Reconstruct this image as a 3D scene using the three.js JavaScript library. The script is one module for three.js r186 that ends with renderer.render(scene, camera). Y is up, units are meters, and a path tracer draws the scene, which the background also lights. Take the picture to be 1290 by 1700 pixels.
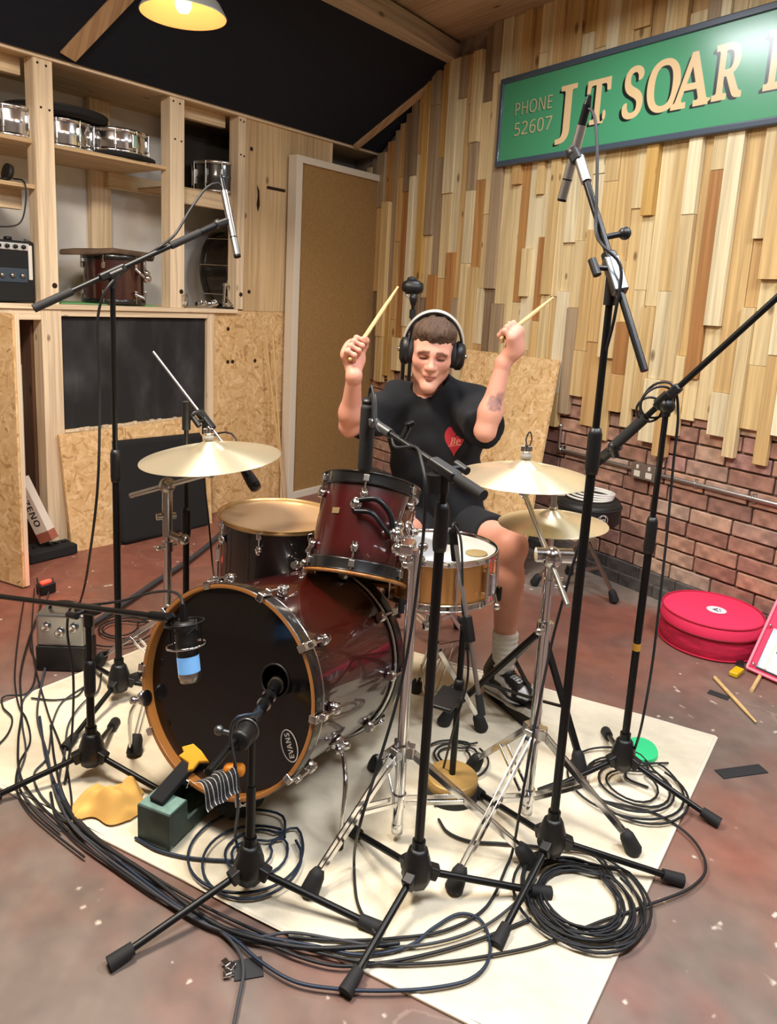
import * as THREE from 'three';
import { RoundedBoxGeometry } from 'three/addons/geometries/RoundedBoxGeometry.js';
import { mergeGeometries, mergeVertices } from 'three/addons/utils/BufferGeometryUtils.js';
import { MarchingCubes } from 'three/addons/objects/MarchingCubes.js';
import { RectAreaLightUniformsLib } from 'three/addons/lights/RectAreaLightUniformsLib.js';

// ---------------------------------------------------------------- camera, light, exposure
const scene = new THREE.Scene();
scene.background = new THREE.Color(0x05070b);
const camera = new THREE.PerspectiveCamera(69.464, 1290 / 1700, 0.05, 40);
{
  const m = new THREE.Matrix4().makeBasis(
    new THREE.Vector3(...[0.81,0.053,0.585]), new THREE.Vector3(...[0.068,0.981,-0.184]), new THREE.Vector3(...[-0.583,0.188,0.79]));
  camera.quaternion.setFromRotationMatrix(m);
  camera.position.set(0, 1.45, 0);
  camera.setViewOffset(1290, 1700, 0, 120, 1290, 1700);      // a shifted lens: the photograph is a crop
  camera.updateMatrixWorld(true);
}
const renderer = new THREE.WebGLRenderer({ antialias: true });
renderer.toneMapping = THREE.LinearToneMapping;
renderer.toneMappingExposure = 1.2;
renderer.shadowMap.enabled = true;
RectAreaLightUniformsLib.init();

// lamps: the shaded warm pendant in view, and unseen LED panels, the last three added as fill
const LIGHT = {
  pendantWarm: { color: 0xffb068, bulb: 10, power: 0.1 },
  panels: [
    { at: [2.36, 2.93, -2.36], w: 0.42, h: 0.42, color: 0xf6faff, power: 27 },
    { at: [0.95, 2.95, -0.35], w: 0.6, h: 0.6, color: 0xf4f8ff, power: 36 },  // added fill, brightens the front of the rug
    { at: [0.3, 2.93, -2.0], w: 0.6, h: 0.6, color: 0xfff1df, power: 78 },  // added warm fill, lights the shelving in place of the pendant
    { at: [2.3, 2.95, -0.2], w: 0.6, h: 0.6, color: 0xf4f8ff, power: 46 },  // added fill, brightens the floor and rug on the right
  ],
};

// ---------------------------------------------------------------- helpers
let seed = 7;
const rnd = () => { seed = (seed * 1664525 + 1013904223) >>> 0; return seed / 4294967296; };
const rr = (a, b) => a + (b - a) * rnd();
const V = (x, y, z) => new THREE.Vector3(x, y, z);
const A = (a) => (Array.isArray(a) ? V(a[0], a[1], a[2]) : a.clone());
const lerp = (a, b, t) => A(a).lerp(A(b), t);
const org = new Map();
const used = {};
function numbered(n) { used[n] = (used[n] || 0) + 1; return used[n] === 1 ? n : n + '_' + String(used[n] - 1).padStart(3, '0'); }
function clean(g) {
  let h = g.index ? g.toNonIndexed() : g;
  if (h === g) h = g.clone();
  for (const k of Object.keys(h.attributes)) if (!['position', 'normal', 'uv', 'color'].includes(k)) h.deleteAttribute(k);
  if (!h.attributes.normal) h.computeVertexNormals();
  if (!h.attributes.uv) h.setAttribute('uv', new THREE.BufferAttribute(new Float32Array(h.attributes.position.count * 2), 2));
  h.morphAttributes = {};
  return h;
}
const flat = (gs) => (Array.isArray(gs) ? gs : [gs]).flat(Infinity);
function merged(gs) { const l = flat(gs).map(clean); return l.length === 1 ? l[0] : mergeGeometries(l); }
function tag(o, label, category, group) { o.userData.label = label; o.userData.category = category; if (group) o.userData.group = group; return o; }
function thing(name, label, category, pos = [0, 0, 0], rot = 0, group) {
  const o = new THREE.Group(); o.name = numbered(name); scene.add(o);
  o.position.set(...pos); o.rotation.y = rot; tag(o, label, category, group);
  org.set(o, V(...pos)); return o;
}
// part: geometry given in world coordinates (things without a turn); lpart: in the thing's own coordinates
function part(parent, name, gs, m, label) {
  const o = org.get(parent) || V(0, 0, 0);
  const g = merged(gs); g.translate(-o.x, -o.y, -o.z);
  const k = new THREE.Mesh(g, m); k.name = numbered(name); parent.add(k); org.set(k, o);
  if (label) k.userData.label = label;
  return k;
}
function lpart(parent, name, gs, m, label) {
  const k = new THREE.Mesh(merged(gs), m); k.name = numbered(name); parent.add(k);
  if (label) k.userData.label = label;
  return k;
}
function solo(name, gs, m, label, category, group) {            // a thing that is one mesh
  const g = merged(gs); g.computeBoundingBox(); const b = g.boundingBox, c = V((b.min.x + b.max.x) / 2, b.min.y, (b.min.z + b.max.z) / 2);
  g.translate(-c.x, -c.y, -c.z);
  const k = new THREE.Mesh(g, m); k.name = numbered(name); k.position.copy(c); scene.add(k); org.set(k, c);
  return tag(k, label, category, group);
}
function struct(name, gs, m, parent) {
  const k = new THREE.Mesh(merged(gs), m); k.name = parent ? numbered(name) : name; (parent || scene).add(k);
  if (!parent) { used[name] = 1; k.userData.kind = 'structure'; } return k;
}
function dup(root, pos, rot, label) {
  const r = root.clone(); r.name = numbered(root.name.replace(/_\d{3}$/, '')); scene.add(r); r.position.set(...pos); r.rotation.y = rot;
  r.userData = { ...root.userData }; if (label) r.userData.label = label; return r;
}
const UPY = V(0, 1, 0);
function orient(g, pos, dir) { g.applyQuaternion(new THREE.Quaternion().setFromUnitVectors(UPY, A(dir).normalize())); const p = A(pos); g.translate(p.x, p.y, p.z); return g; }
function rod(a, b, r, r2 = r, seg = 14, open = false) {
  a = A(a); b = A(b); const d = b.clone().sub(a); const L = d.length();
  const g = new THREE.CylinderGeometry(r2, r, L, seg, 1, open); g.translate(0, L / 2, 0); return orient(g, a, d);
}
function lathe(pts, seg = 32, pos, dir) { const g = new THREE.LatheGeometry(pts.map((p) => new THREE.Vector2(p[0], p[1])), seg); return pos ? orient(g, pos, dir || UPY) : g; }
function tube(pts, r, seg, rad = 7, closed = false) {
  const c = new THREE.CatmullRomCurve3(pts.map(A), closed, 'centripetal');
  return new THREE.TubeGeometry(c, seg || Math.max(12, pts.length * 7), r, rad, closed);
}
function capped(pts, r, seg, rad = 8) { return [tube(pts, r, seg, rad), ball(pts[0], r), ball(pts[pts.length - 1], r)]; }
function ball(p, r, w = 10, h = 8) { const g = new THREE.SphereGeometry(r, w, h); const q = A(p); g.translate(q.x, q.y, q.z); return g; }
function torus(R, r, pos, dir, seg = 48, rad = 10, arc = Math.PI * 2) { const g = new THREE.TorusGeometry(R, r, rad, seg, arc); g.rotateX(Math.PI / 2); return orient(g, pos, dir); }
function rbox(w, h, d, r = 0.004, s = 2) { return new RoundedBoxGeometry(w, h, d, s, Math.min(r, w / 2.01, h / 2.01, d / 2.01)); }
function boxAt(w, h, d, p, ry = 0, r = 0.004) { const g = rbox(w, h, d, r); if (ry) g.rotateY(ry); const q = A(p); g.translate(q.x, q.y, q.z); return g; }
function plain(w, h, d, p, ry = 0) { const g = new THREE.BoxGeometry(w, h, d); if (ry) g.rotateY(ry); const q = A(p); g.translate(q.x, q.y, q.z); return g; }
// a bar of rectangular section from a to b; `side` gives the direction of its width
function bar(a, b, w, t, side, r = 0.003) {
  a = A(a); b = A(b); const y = b.clone().sub(a); const L = y.length(); y.normalize();
  let x = A(side); x.sub(y.clone().multiplyScalar(x.dot(y))).normalize(); const z = x.clone().cross(y);
  const g = r ? rbox(w, L, t, r) : new THREE.BoxGeometry(w, L, t);
  g.applyMatrix4(new THREE.Matrix4().makeBasis(x, y, z)); const m = a.clone().add(b).multiplyScalar(0.5); g.translate(m.x, m.y, m.z); return g;
}
function frameOf(y, side) { y = A(y).normalize(); let x = A(side); x.sub(y.clone().multiplyScalar(x.dot(y))).normalize(); return new THREE.Matrix4().makeBasis(x, y, x.clone().cross(y)); }
function put(g, m4, p) { g.applyMatrix4(m4); const q = A(p); g.translate(q.x, q.y, q.z); return g; }
function extr(pts, depth, bevel = 0, holes) {
  const s = new THREE.Shape(pts.map((p) => new THREE.Vector2(p[0], p[1])));
  if (holes) for (const h of holes) s.holes.push(new THREE.Path(h.map((p) => new THREE.Vector2(p[0], p[1]))));
  return new THREE.ExtrudeGeometry(s, { depth, bevelEnabled: bevel > 0, bevelSize: bevel, bevelThickness: bevel, bevelSegments: 2, curveSegments: 24 });
}
// texture coordinates in metres by facing; the second axis runs along the longest side (the grain)
function uvm(g, grain = true, off = true) {
  g = clean(g); g.computeBoundingBox(); const s = g.boundingBox.getSize(V(0, 0, 0)).toArray();
  const long = s.indexOf(Math.max(...s)); const p = g.attributes.position, nn = g.attributes.normal, uv = new Float32Array(p.count * 2);
  const ou = off ? rnd() * 3 : 0, ov = off ? rnd() * 3 : 0;
  for (let i = 0; i < p.count; i += 3) {
    const e = [0, 1, 2].map((k) => Math.abs(nn.getComponent(i, k) + nn.getComponent(i + 1, k) + nn.getComponent(i + 2, k)));
    const ax = e.indexOf(Math.max(...e)); let [a, b] = [0, 1, 2].filter((k) => k !== ax);
    if (grain && a === long) [a, b] = [b, a]; else if (!grain && b !== 1 && a === 1) [a, b] = [b, a];
    for (let k = 0; k < 3; k++) { uv[(i + k) * 2] = p.getComponent(i + k, a) + ou; uv[(i + k) * 2 + 1] = p.getComponent(i + k, b) + ov; }
  }
  g.setAttribute('uv', new THREE.BufferAttribute(uv, 2)); return g;
}

// ---------------------------------------------------------------- procedural materials
const hash = (x, y, s) => { let h = (x * 374761393 + y * 668265263 + s * 974711) | 0; h = Math.imul(h ^ (h >>> 13), 1274126177); return ((h ^ (h >>> 16)) >>> 0) / 4294967296; };
function vn(x, y, px, py, s) {                                     // value noise with period px, py
  const xi = Math.floor(x), yi = Math.floor(y), fx = x - xi, fy = y - yi, u = fx * fx * (3 - 2 * fx), v = fy * fy * (3 - 2 * fy);
  const h = (a, b) => hash(((a % px) + px) % px, ((b % py) + py) % py, s);
  return (h(xi, yi) * (1 - u) + h(xi + 1, yi) * u) * (1 - v) + (h(xi, yi + 1) * (1 - u) + h(xi + 1, yi + 1) * u) * v;
}
function fbm(x, y, px, py, s, o = 4) { let a = 0, w = 0.5, t = 0; for (let k = 0; k < o; k++) { a += w * vn(x, y, px, py, s + k); t += w; x *= 2; y *= 2; px *= 2; py *= 2; w *= 0.5; } return a / t; }
function dtex(w, h, fn, size, srgb = true) {
  const d = new Uint8Array(w * h * 4);
  for (let j = 0; j < h; j++) for (let i = 0; i < w; i++) { const c = fn(i / w, j / h, i, j), k = (j * w + i) * 4; d[k] = c[0] * 255; d[k + 1] = c[1] * 255; d[k + 2] = c[2] * 255; d[k + 3] = 255; }
  return fin(new THREE.DataTexture(d, w, h), size, srgb);
}
function fin(t, size, srgb = true) {
  t.magFilter = THREE.LinearFilter; t.minFilter = THREE.LinearMipmapLinearFilter; t.generateMipmaps = true; t.wrapS = t.wrapT = THREE.RepeatWrapping;
  if (size) t.repeat.set(1 / size[0], 1 / size[1]); if (srgb) t.colorSpace = THREE.SRGBColorSpace; t.needsUpdate = true; return t;
}
const cl = (x) => Math.min(1, Math.max(0, x));
const mixc = (a, b, t) => [0, 1, 2].map((k) => cl(a[k] + (b[k] - a[k]) * t));
const std = (o) => new THREE.MeshStandardMaterial(o);
const phy = (o) => new THREE.MeshPhysicalMaterial(o);
function canvasTex(w, h, draw, srgb = true) { const c = document.createElement('canvas'); c.width = w; c.height = h; draw(c.getContext('2d'), w, h); return fin(new THREE.CanvasTexture(c), null, srgb); }

const woodTex = dtex(512, 1024, (u, v) => {
  const wob = fbm(u * 3, v * 2, 3, 2, 3, 3), g = fbm(u * 40 + wob * 5, v * 3, 40, 3, 11, 4), f = fbm(u * 160, v * 10, 160, 10, 21, 2), b = fbm(u * 5, v * 1, 5, 1, 31, 3);
  let t = 0.93 + (g - 0.5) * 0.26 + (f - 0.5) * 0.1 + (b - 0.5) * 0.2;
  for (const [ku, kv, kr] of [[0.2, 0.3, 0.018], [0.62, 0.72, 0.022], [0.85, 0.15, 0.014]]) { const d = Math.hypot((u - ku), (v - kv) * 1.6) / kr; if (d < 1.6) t *= 0.62 + 0.38 * Math.min(1, d * d / 2.5); }
  return [cl(t), cl(t * 0.99 - (1 - t) * 0.08), cl(t * 0.975 - (1 - t) * 0.14)];
}, [0.5, 1.6]);
const woodM = (hex, rough = 0.6) => std({ color: hex, map: woodTex, bumpMap: woodTex, bumpScale: 0.0006, roughness: rough });
const osbTex = canvasTex(1024, 1024, (c, w, h) => {
  c.fillStyle = '#d8bc8e'; c.fillRect(0, 0, w, h); let s = 5; const r = () => (s = (s * 16807) % 2147483647) / 2147483647;
  const col = ['#e6cda2', '#dcc092', '#cfb080', '#c09d6c', '#ecd6ae', '#d4b485', '#dfc498', '#ae8a5c'];
  for (let k = 0; k < 3400; k++) {
    const x = r() * w, y = r() * h, a = r() * Math.PI, L = 14 + r() * 60, W = 4 + r() * 15; c.fillStyle = col[(r() * 7.2 + (r() < 0.05 ? 1 : 0)) | 0]; c.globalAlpha = 0.55 + r() * 0.4;
    for (const dx of [0, -w, w]) for (const dy of [0, -h, h]) { if (x + dx < -80 || x + dx > w + 80 || y + dy < -80 || y + dy > h + 80) continue; c.save(); c.translate(x + dx, y + dy); c.rotate(a); c.fillRect(-L / 2, -W / 2, L, W); c.restore(); }
  } c.globalAlpha = 1;
}); osbTex.repeat.set(1 / 1.1, 1 / 1.1);
const M = {};
M.osb = std({ map: osbTex, bumpMap: osbTex, bumpScale: 0.0006, roughness: 0.62, color: 0xfff4e6 });
M.pine = woodM(0xeed8b4); M.pineEdge = woodM(0xf2dfc0, 0.55); M.ply = woodM(0xd9bd92); M.plyPale = woodM(0xd8bd98); M.brownBoard = std({ color: 0xa8834f, roughness: 0.8, map: dtex(256, 256, (u, v) => { const t = 0.92 + (fbm(u * 60, v * 60, 60, 60, 5, 3) - 0.5) * 0.2; return [t, t, t]; }, [0.4, 0.4]) });
M.ceilWood = woodM(0xbfa68b); M.batten = woodM(0xc7a680);
M.whiteWood = std({ color: 0xdcd3c2, roughness: 0.6 });
const plaster = dtex(256, 256, (u, v) => { const t = 0.93 + (fbm(u * 6, v * 6, 6, 6, 9, 5) - 0.5) * 0.16; return [t, t, t]; }, [1, 1]);
M.whiteWall = std({ color: 0xf0eee8, map: plaster, roughness: 0.9 });
M.navy = std({ color: 0x141d31, roughness: 0.95, map: dtex(128, 128, (u, v) => { const t = 0.8 + (fbm(u * 50, v * 50, 50, 50, 4, 2) - 0.5) * 0.4; return [t, t, t]; }, [0.2, 0.2]) });
M.black = std({ color: 0x141414, roughness: 0.6 }); M.blackMatt = std({ color: 0x17181a, roughness: 0.9 }); M.rubber = std({ color: 0x1b1b1c, roughness: 0.75 });
M.standBlack = std({ color: 0x101112, roughness: 0.38, metalness: 0.35 }); M.plastic = std({ color: 0x121213, roughness: 0.45 });
M.greyMetal = std({ color: 0x6d7071, roughness: 0.35, metalness: 0.9 }); M.darkMetal = std({ color: 0x2a2b2d, roughness: 0.35, metalness: 0.8 });
M.chrome = std({ color: 0xd9dadc, roughness: 0.14, metalness: 1 }); M.chromeDull = std({ color: 0xb5b3ae, roughness: 0.3, metalness: 1 }); M.steel = std({ color: 0xc2c2c0, roughness: 0.34, metalness: 1 });
M.cable = std({ color: 0x15171b, roughness: 0.55 }); M.cableBlue = std({ color: 0x1d2c3f, roughness: 0.5 }); M.cableGrey = std({ color: 0x3b3d42, roughness: 0.6 });
M.stick = woodM(0xe6c489, 0.5);
const stickTex = null;
M.hole = std({ color: 0x2b1c10, roughness: 1 });
const cymRough = dtex(256, 256, (u, v) => { const t = 0.5 + (fbm(u * 2, v * 90, 2, 90, 8, 3) - 0.5) * 0.5; return [t, t, t]; }, null, false);
M.cymbal = phy({ color: 0xfbf0cf, roughness: 0.38, metalness: 0.8, anisotropy: 0.8, anisotropyRotation: Math.PI / 2, bumpMap: cymRough, bumpScale: 0.0004 });
const burst = dtex(512, 256, (u, v) => { const e = Math.min(v, 1 - v) * 2, t = cl(e * 2.2), n = (fbm(u * 90, v * 3, 90, 3, 17, 3) - 0.5) * 0.16; return mixc([0.13, 0.03, 0.03], [0.38, 0.06, 0.06], cl(t + n)); });
M.shell = phy({ map: burst, color: 0xa87a72, roughness: 0.32, clearcoat: 1, clearcoatRoughness: 0.05 });
M.shellBlack = phy({ color: 0x120b0a, roughness: 0.35, clearcoat: 1, clearcoatRoughness: 0.06 });
M.hoopBlack = phy({ color: 0x0a0a0b, roughness: 0.35, clearcoat: 0.6, clearcoatRoughness: 0.08 });
M.hoopWood = phy({ color: 0xb5793c, map: woodTex, roughness: 0.4, clearcoat: 0.6, clearcoatRoughness: 0.15 });
M.headBlack = phy({ color: 0x040508, roughness: 0.2, clearcoat: 0.35, clearcoatRoughness: 0.06 });

// ---------------------------------------------------------------- the setting
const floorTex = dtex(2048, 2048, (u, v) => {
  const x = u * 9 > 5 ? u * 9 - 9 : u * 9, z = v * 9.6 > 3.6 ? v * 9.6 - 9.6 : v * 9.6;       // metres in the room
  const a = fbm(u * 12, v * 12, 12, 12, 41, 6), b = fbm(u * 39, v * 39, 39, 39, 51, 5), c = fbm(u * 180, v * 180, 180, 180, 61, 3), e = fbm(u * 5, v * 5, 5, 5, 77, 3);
  const greyMix = cl(0.55 + (e - 0.5) * 0.9 + (z + 2.6) * 0.45 - (x - 1) * 0.22);                            // greyer toward the front and left
  let k = mixc([0.56, 0.355, 0.295], [0.495, 0.437, 0.40], cl((a - 0.5) * 2.5 + greyMix + (b - 0.5) * 1.3));
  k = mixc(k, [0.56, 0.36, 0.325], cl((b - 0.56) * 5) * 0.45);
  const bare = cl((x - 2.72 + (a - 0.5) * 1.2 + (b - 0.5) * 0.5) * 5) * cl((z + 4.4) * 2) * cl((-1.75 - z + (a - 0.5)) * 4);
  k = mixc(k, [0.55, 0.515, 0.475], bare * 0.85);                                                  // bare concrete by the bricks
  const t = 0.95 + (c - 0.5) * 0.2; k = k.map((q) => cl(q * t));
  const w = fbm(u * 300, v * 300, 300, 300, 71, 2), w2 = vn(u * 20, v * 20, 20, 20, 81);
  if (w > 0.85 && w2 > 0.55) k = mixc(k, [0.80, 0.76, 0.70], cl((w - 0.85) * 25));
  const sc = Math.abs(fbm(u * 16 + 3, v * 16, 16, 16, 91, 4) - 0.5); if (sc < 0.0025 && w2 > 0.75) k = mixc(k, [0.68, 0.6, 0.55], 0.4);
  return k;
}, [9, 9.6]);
const floorRough = dtex(512, 512, (u, v) => { const t = 0.46 + (fbm(u * 12, v * 12, 12, 12, 5, 5) - 0.5) * 0.3; return [t, t, t]; }, [3, 3], false);
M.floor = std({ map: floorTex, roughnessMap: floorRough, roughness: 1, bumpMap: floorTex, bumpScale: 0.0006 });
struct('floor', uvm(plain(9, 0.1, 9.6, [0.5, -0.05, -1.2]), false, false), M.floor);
const WX = 3.33, TH = 0.273, cB = Math.cos(TH), sB = Math.sin(TH);
const BP = (u, y, w) => [u * cB + w * sB, y, -u * sB + w * cB];
const brickTex = dtex(256, 256, (u, v) => { const t = 0.9 + (fbm(u * 12, v * 12, 12, 12, 3, 5) - 0.5) * 0.5; return [cl(t), cl(t), cl(t)]; }, [0.5, 0.5]);
M.mortar = std({ color: 0xa08c7a, map: brickTex, bumpMap: brickTex, bumpScale: 0.002, roughness: 0.95 });
M.oldBrick = std({ color: 0x8a5a48, map: brickTex, roughness: 0.95 });
const wallR = struct('wall_right', uvm(plain(0.2, 3.4, 8.6, [WX + 0.1, 1.6, -1.5]), false), M.mortar);
struct('wall_left', uvm(plain(0.2, 3.4, 9.2, [-3.1, 1.6, -1.2]), false), std({ color: 0xb9a896, map: brickTex, roughness: 0.95 }));
struct('wall_front', uvm(plain(7, 3.4, 0.2, [0.2, 1.6, 2.9]), false), std({ color: 0xb9a896, map: brickTex, roughness: 0.95 }));
{ const g = uvm(plain(9, 3.4, 0.15, [1, 1.6, -4.42]), false); g.rotateY(TH); struct('wall_back', g, M.whiteWall); }
struct('ceiling', uvm(plain(6.6, 0.12, 8.6, [0.25, 3.16, -1.3]), false), M.ceilWood);
// sloped navy lining behind the beam, its battens and the boxed beam
struct('ceiling_slope', uvm(bar(BP(0.7, 2.515, -3.73), BP(0.7, 3.035, -2.93), 7.6, 0.02, [cB, 0, -sB], 0), false), M.navy);
{ const g = uvm(rbox(7.2, 0.11, 0.34, 0.006)); g.translate(0.9, 3.03, -2.86); g.rotateY(TH + 0.06); g.translate(-0.02, 0, 0.04); struct('trim_1', g, std({ color: 0xc9b8a4, map: woodTex, roughness: 0.6 })); }
struct('trim_2', uvm(bar([0.961,2.532,-4.111], [1.363,3.047,-3.392], 0.085, 0.045, [1, 0, 0])), M.batten);
struct('trim_3', uvm(bar([3.047,2.513,-4.725], [3.341,2.951,-4.101], 0.06, 0.045, [1, 0, 0])), M.batten);

// bricks, each its own piece
{
  const tones = [0xb38873, 0xbd917b, 0xa97d6a, 0xc59a80, 0xae8370, 0xb68a7d, 0x9f7868, 0xcda98f, 0xba9784].map((c) => std({ color: c, map: brickTex, bumpMap: brickTex, bumpScale: 0.003, roughness: 0.92 }));
  const pale = std({ color: 0xc9ab96, map: brickTex, roughness: 0.92 });
  const grey = [0x5b5450, 0x625b56, 0x554f4c].map((c) => std({ color: c, map: brickTex, bumpMap: brickTex, bumpScale: 0.003, roughness: 0.85 }));
  const geo = (L, h, d) => [0, 1, 2].map(() => uvm(rbox(d, h, L, 0.005, 1), false));
  const S = geo(0.21, 0.069, 0.03), H = geo(0.102, 0.069, 0.03), Q = geo(0.15, 0.069, 0.03);
  const place = (g, y, z, m, x) => { const k = new THREE.Mesh(g, m); k.name = numbered('brick'); k.position.set(x, y, z); wallR.add(k); };
  for (let r = 0; r < 13; r++) {
    const y = 0.12 + 0.0395 + r * 0.079; let z = -4.85 - (r % 2) * 0.106 - rr(0, 0.02);
    while (z < -1.18) {
      const t = rnd(), [g, L] = t < 0.74 ? [S, 0.21] : t < 0.93 ? [H, 0.102] : [Q, 0.15];
      place(g[(rnd() * 3) | 0], y + rr(-0.0015, 0.0015), z + L / 2, rnd() < 0.035 ? pale : tones[(rnd() * 9) | 0], WX - 0.009 + rr(-0.002, 0.003)); z += L + 0.0095;
    }
  }
  for (let r = 0; r < 2; r++) for (let z = -4.85 - r * 0.1; z < -1.18; z += 0.2135)
    place(S[(rnd() * 3) | 0], 0.029 + r * 0.0605, z + 0.102, grey[(rnd() * 3) | 0], WX - 0.038 + r * 0.014);
  struct('trim_4', uvm(plain(0.03, 0.118, 4.1, [WX - 0.015, 0.059, -2.95]), false), M.mortar);
}
// timber cladding: every plank a piece of the wall
{
  const tones = [0xe8d3a2, 0xdfc28a, 0xebddb6, 0xcfa970, 0xdbba80, 0xc29258, 0xeee3c2, 0xd4b079, 0xb5824c, 0xe1cb9b].map((c) => woodM(c, 0.62));
  const greyTone = [0xa08c72, 0xae997c, 0x907b62].map((c) => woodM(c, 0.7)), yellow = woodM(0xd0a860, 0.6);
  const cols = [[-2.896,-2.815,0.77],[-2.815,-2.741,0.854],[-2.741,-2.664,0.966],[-2.664,-2.571,0.81],[-2.571,-2.473,0.751],[-2.473,-2.4,0.92],[-2.4,-2.332,0.845],[-2.332,-2.259,0.95],[-2.259,-2.168,0.798],[-2.168,-2.098,0.738],[-2.098,-2.05,0.856],[-2.05,-1.98,0.941],[-1.98,-1.899,0.956],[-1.899,-1.806,0.894],[-1.806,-1.748,0.806],[-1.748,-1.663,0.949],[-1.663,-1.6,0.8],[-1.6,-1.53,0.943]];
  for (let z = cols[0][0]; z > -4.84;) { const w = rr(0.045, 0.1); cols.push([z - w, z, rr(0.78, 1.02)]); z -= w; }
  for (let z = cols[17][1]; z < -0.95;) { const w = rr(0.06, 0.1); cols.push([z, z + w, rr(0.72, 0.95)]); z += w; }
  const top = (z) => (z > -3.72 ? 3.1 : z > -4.1 ? 2.975 : 2.975 - (-4.1 - z) * 0.74);
  for (const [z0, z1, yb] of cols) {
    let y = yb; const w = Math.max(0.02, z1 - z0), zc = (z0 + z1) / 2, yt = top(z0); let first = true;
    while (y < yt - 0.02) {
      let L = first ? rr(0.18, 0.75) : rr(0.25, 1.25); if (yt - y - L < 0.18) L = yt - y; first = false;
      const d = rr(0.012, 0.022) + (rnd() < 0.45 ? rr(0.008, 0.03) : 0), far = zc < -3.4, t = rnd();
      const m = t < 0.02 ? yellow : t < (far ? 0.45 : 0.1) ? greyTone[(rnd() * 3) | 0] : tones[Math.min(9, (rnd() * rnd() * 12) | 0)];  // greyer tones come more often toward the far corner
      const k = new THREE.Mesh(uvm(rbox(d, L - 0.0015, w - 0.0015, 0.0015, 1)), m); k.name = numbered('plank'); k.position.set(WX - 0.028 - d / 2, y + L / 2, zc); wallR.add(k);
      y += L;
    }
  }
  const bb = []; for (let y = 1.15; y < 2.9; y += 0.55) bb.push(plain(0.03, 0.05, 3.3, [WX - 0.014, y, -2.55]));
  struct('rail', bb, M.pine, wallR);
}

// ---------------------------------------------------------------- the painted sign
{
  const z0 = -3.445, z1 = -1.05, yt = 2.738, yb = 2.274, x = 3.245;
  const t = thing('shop_sign', 'long green painted sign with gold shaded lettering fixed high on the planks', 'sign', [x + 0.02, yb, (z0 + z1) / 2]);
  const tex = canvasTex(2048, 416, (c, w, h) => {
    c.fillStyle = '#4c9c70'; c.fillRect(0, 0, w, h);
    const put1 = (s, b, font, dx, col, sh) => {
      c.font = font; const m = c.measureText(s), bw = (b[1] - b[0]) * w, bh = (b[3] - b[2]) * h, fs = 200, cap = fs * 0.729;
      c.save(); c.translate(b[0] * w, b[3] * h); c.scale(bw / m.width, bh / cap);
      const kx = m.width / bw, ky = cap / bh;
      if (sh) { c.fillStyle = '#14201c'; for (let k = sh; k >= 0; k -= 1) c.fillText(s, -k * kx, k * 0.8 * ky); }
      c.fillStyle = col; c.fillText(s, 0, 0); if (dx) { c.strokeStyle = col; c.lineWidth = dx; c.strokeText(s, 0, 0); }
      c.restore();
    };
    const big = '200px serif', sm = '200px sans-serif', gold = '#e8c795';
    put1('PHONE', [0.045,0.17,0.293,0.448], sm, 0, '#bfb98c', 3); put1('52607', [0.048,0.174,0.531,0.687], sm, 0, '#c6bf90', 3);
    put1('J', [0.191,0.241,0.238,0.71], big, 9, gold, 17); put1('T', [0.269,0.333,0.256,0.715], big, 9, gold, 17); put1('.', [0.313,0.328,0.249,0.679], big, 8, gold, 14);
    put1('S', [0.364,0.42,0.223,0.724], big, 9, gold, 17); put1('O', [0.421,0.505,0.228,0.716], big, 9, gold, 17); put1('A', [0.487,0.567,0.224,0.724], big, 9, gold, 17);
    put1('R', [0.57,0.628,0.223,0.714], big, 9, gold, 17); put1('L', [0.669,0.723,0.207,0.707], big, 9, gold, 17);
  });
  const g = new THREE.PlaneGeometry(z1 - z0, yt - yb); g.rotateY(-Math.PI / 2); g.translate(x, (yt + yb) / 2, (z0 + z1) / 2);
  part(t, 'board', plain(0.018, yt - yb - 0.004, z1 - z0 - 0.004, [x + 0.0102, (yt + yb) / 2, (z0 + z1) / 2]), std({ color: 0x2b3a33, roughness: 0.6 }));
  part(t, 'painted_face', g, phy({ map: tex, roughness: 0.34, clearcoat: 0.7, clearcoatRoughness: 0.22 }));
  const fm = phy({ color: 0x46525f, roughness: 0.4, clearcoat: 0.3 });
  for (const y of [yt, yb]) part(t, 'frame_rail', rbox(0.035, 0.032, z1 - z0 + 0.03, 0.006).translate(x + 0.006, y, (z0 + z1) / 2), fm);
  for (const z of [z0, z1]) part(t, 'frame_rail', rbox(0.034, yt - yb + 0.03, 0.026, 0.006).translate(x + 0.006, (yt + yb) / 2, z), fm);
}
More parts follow.
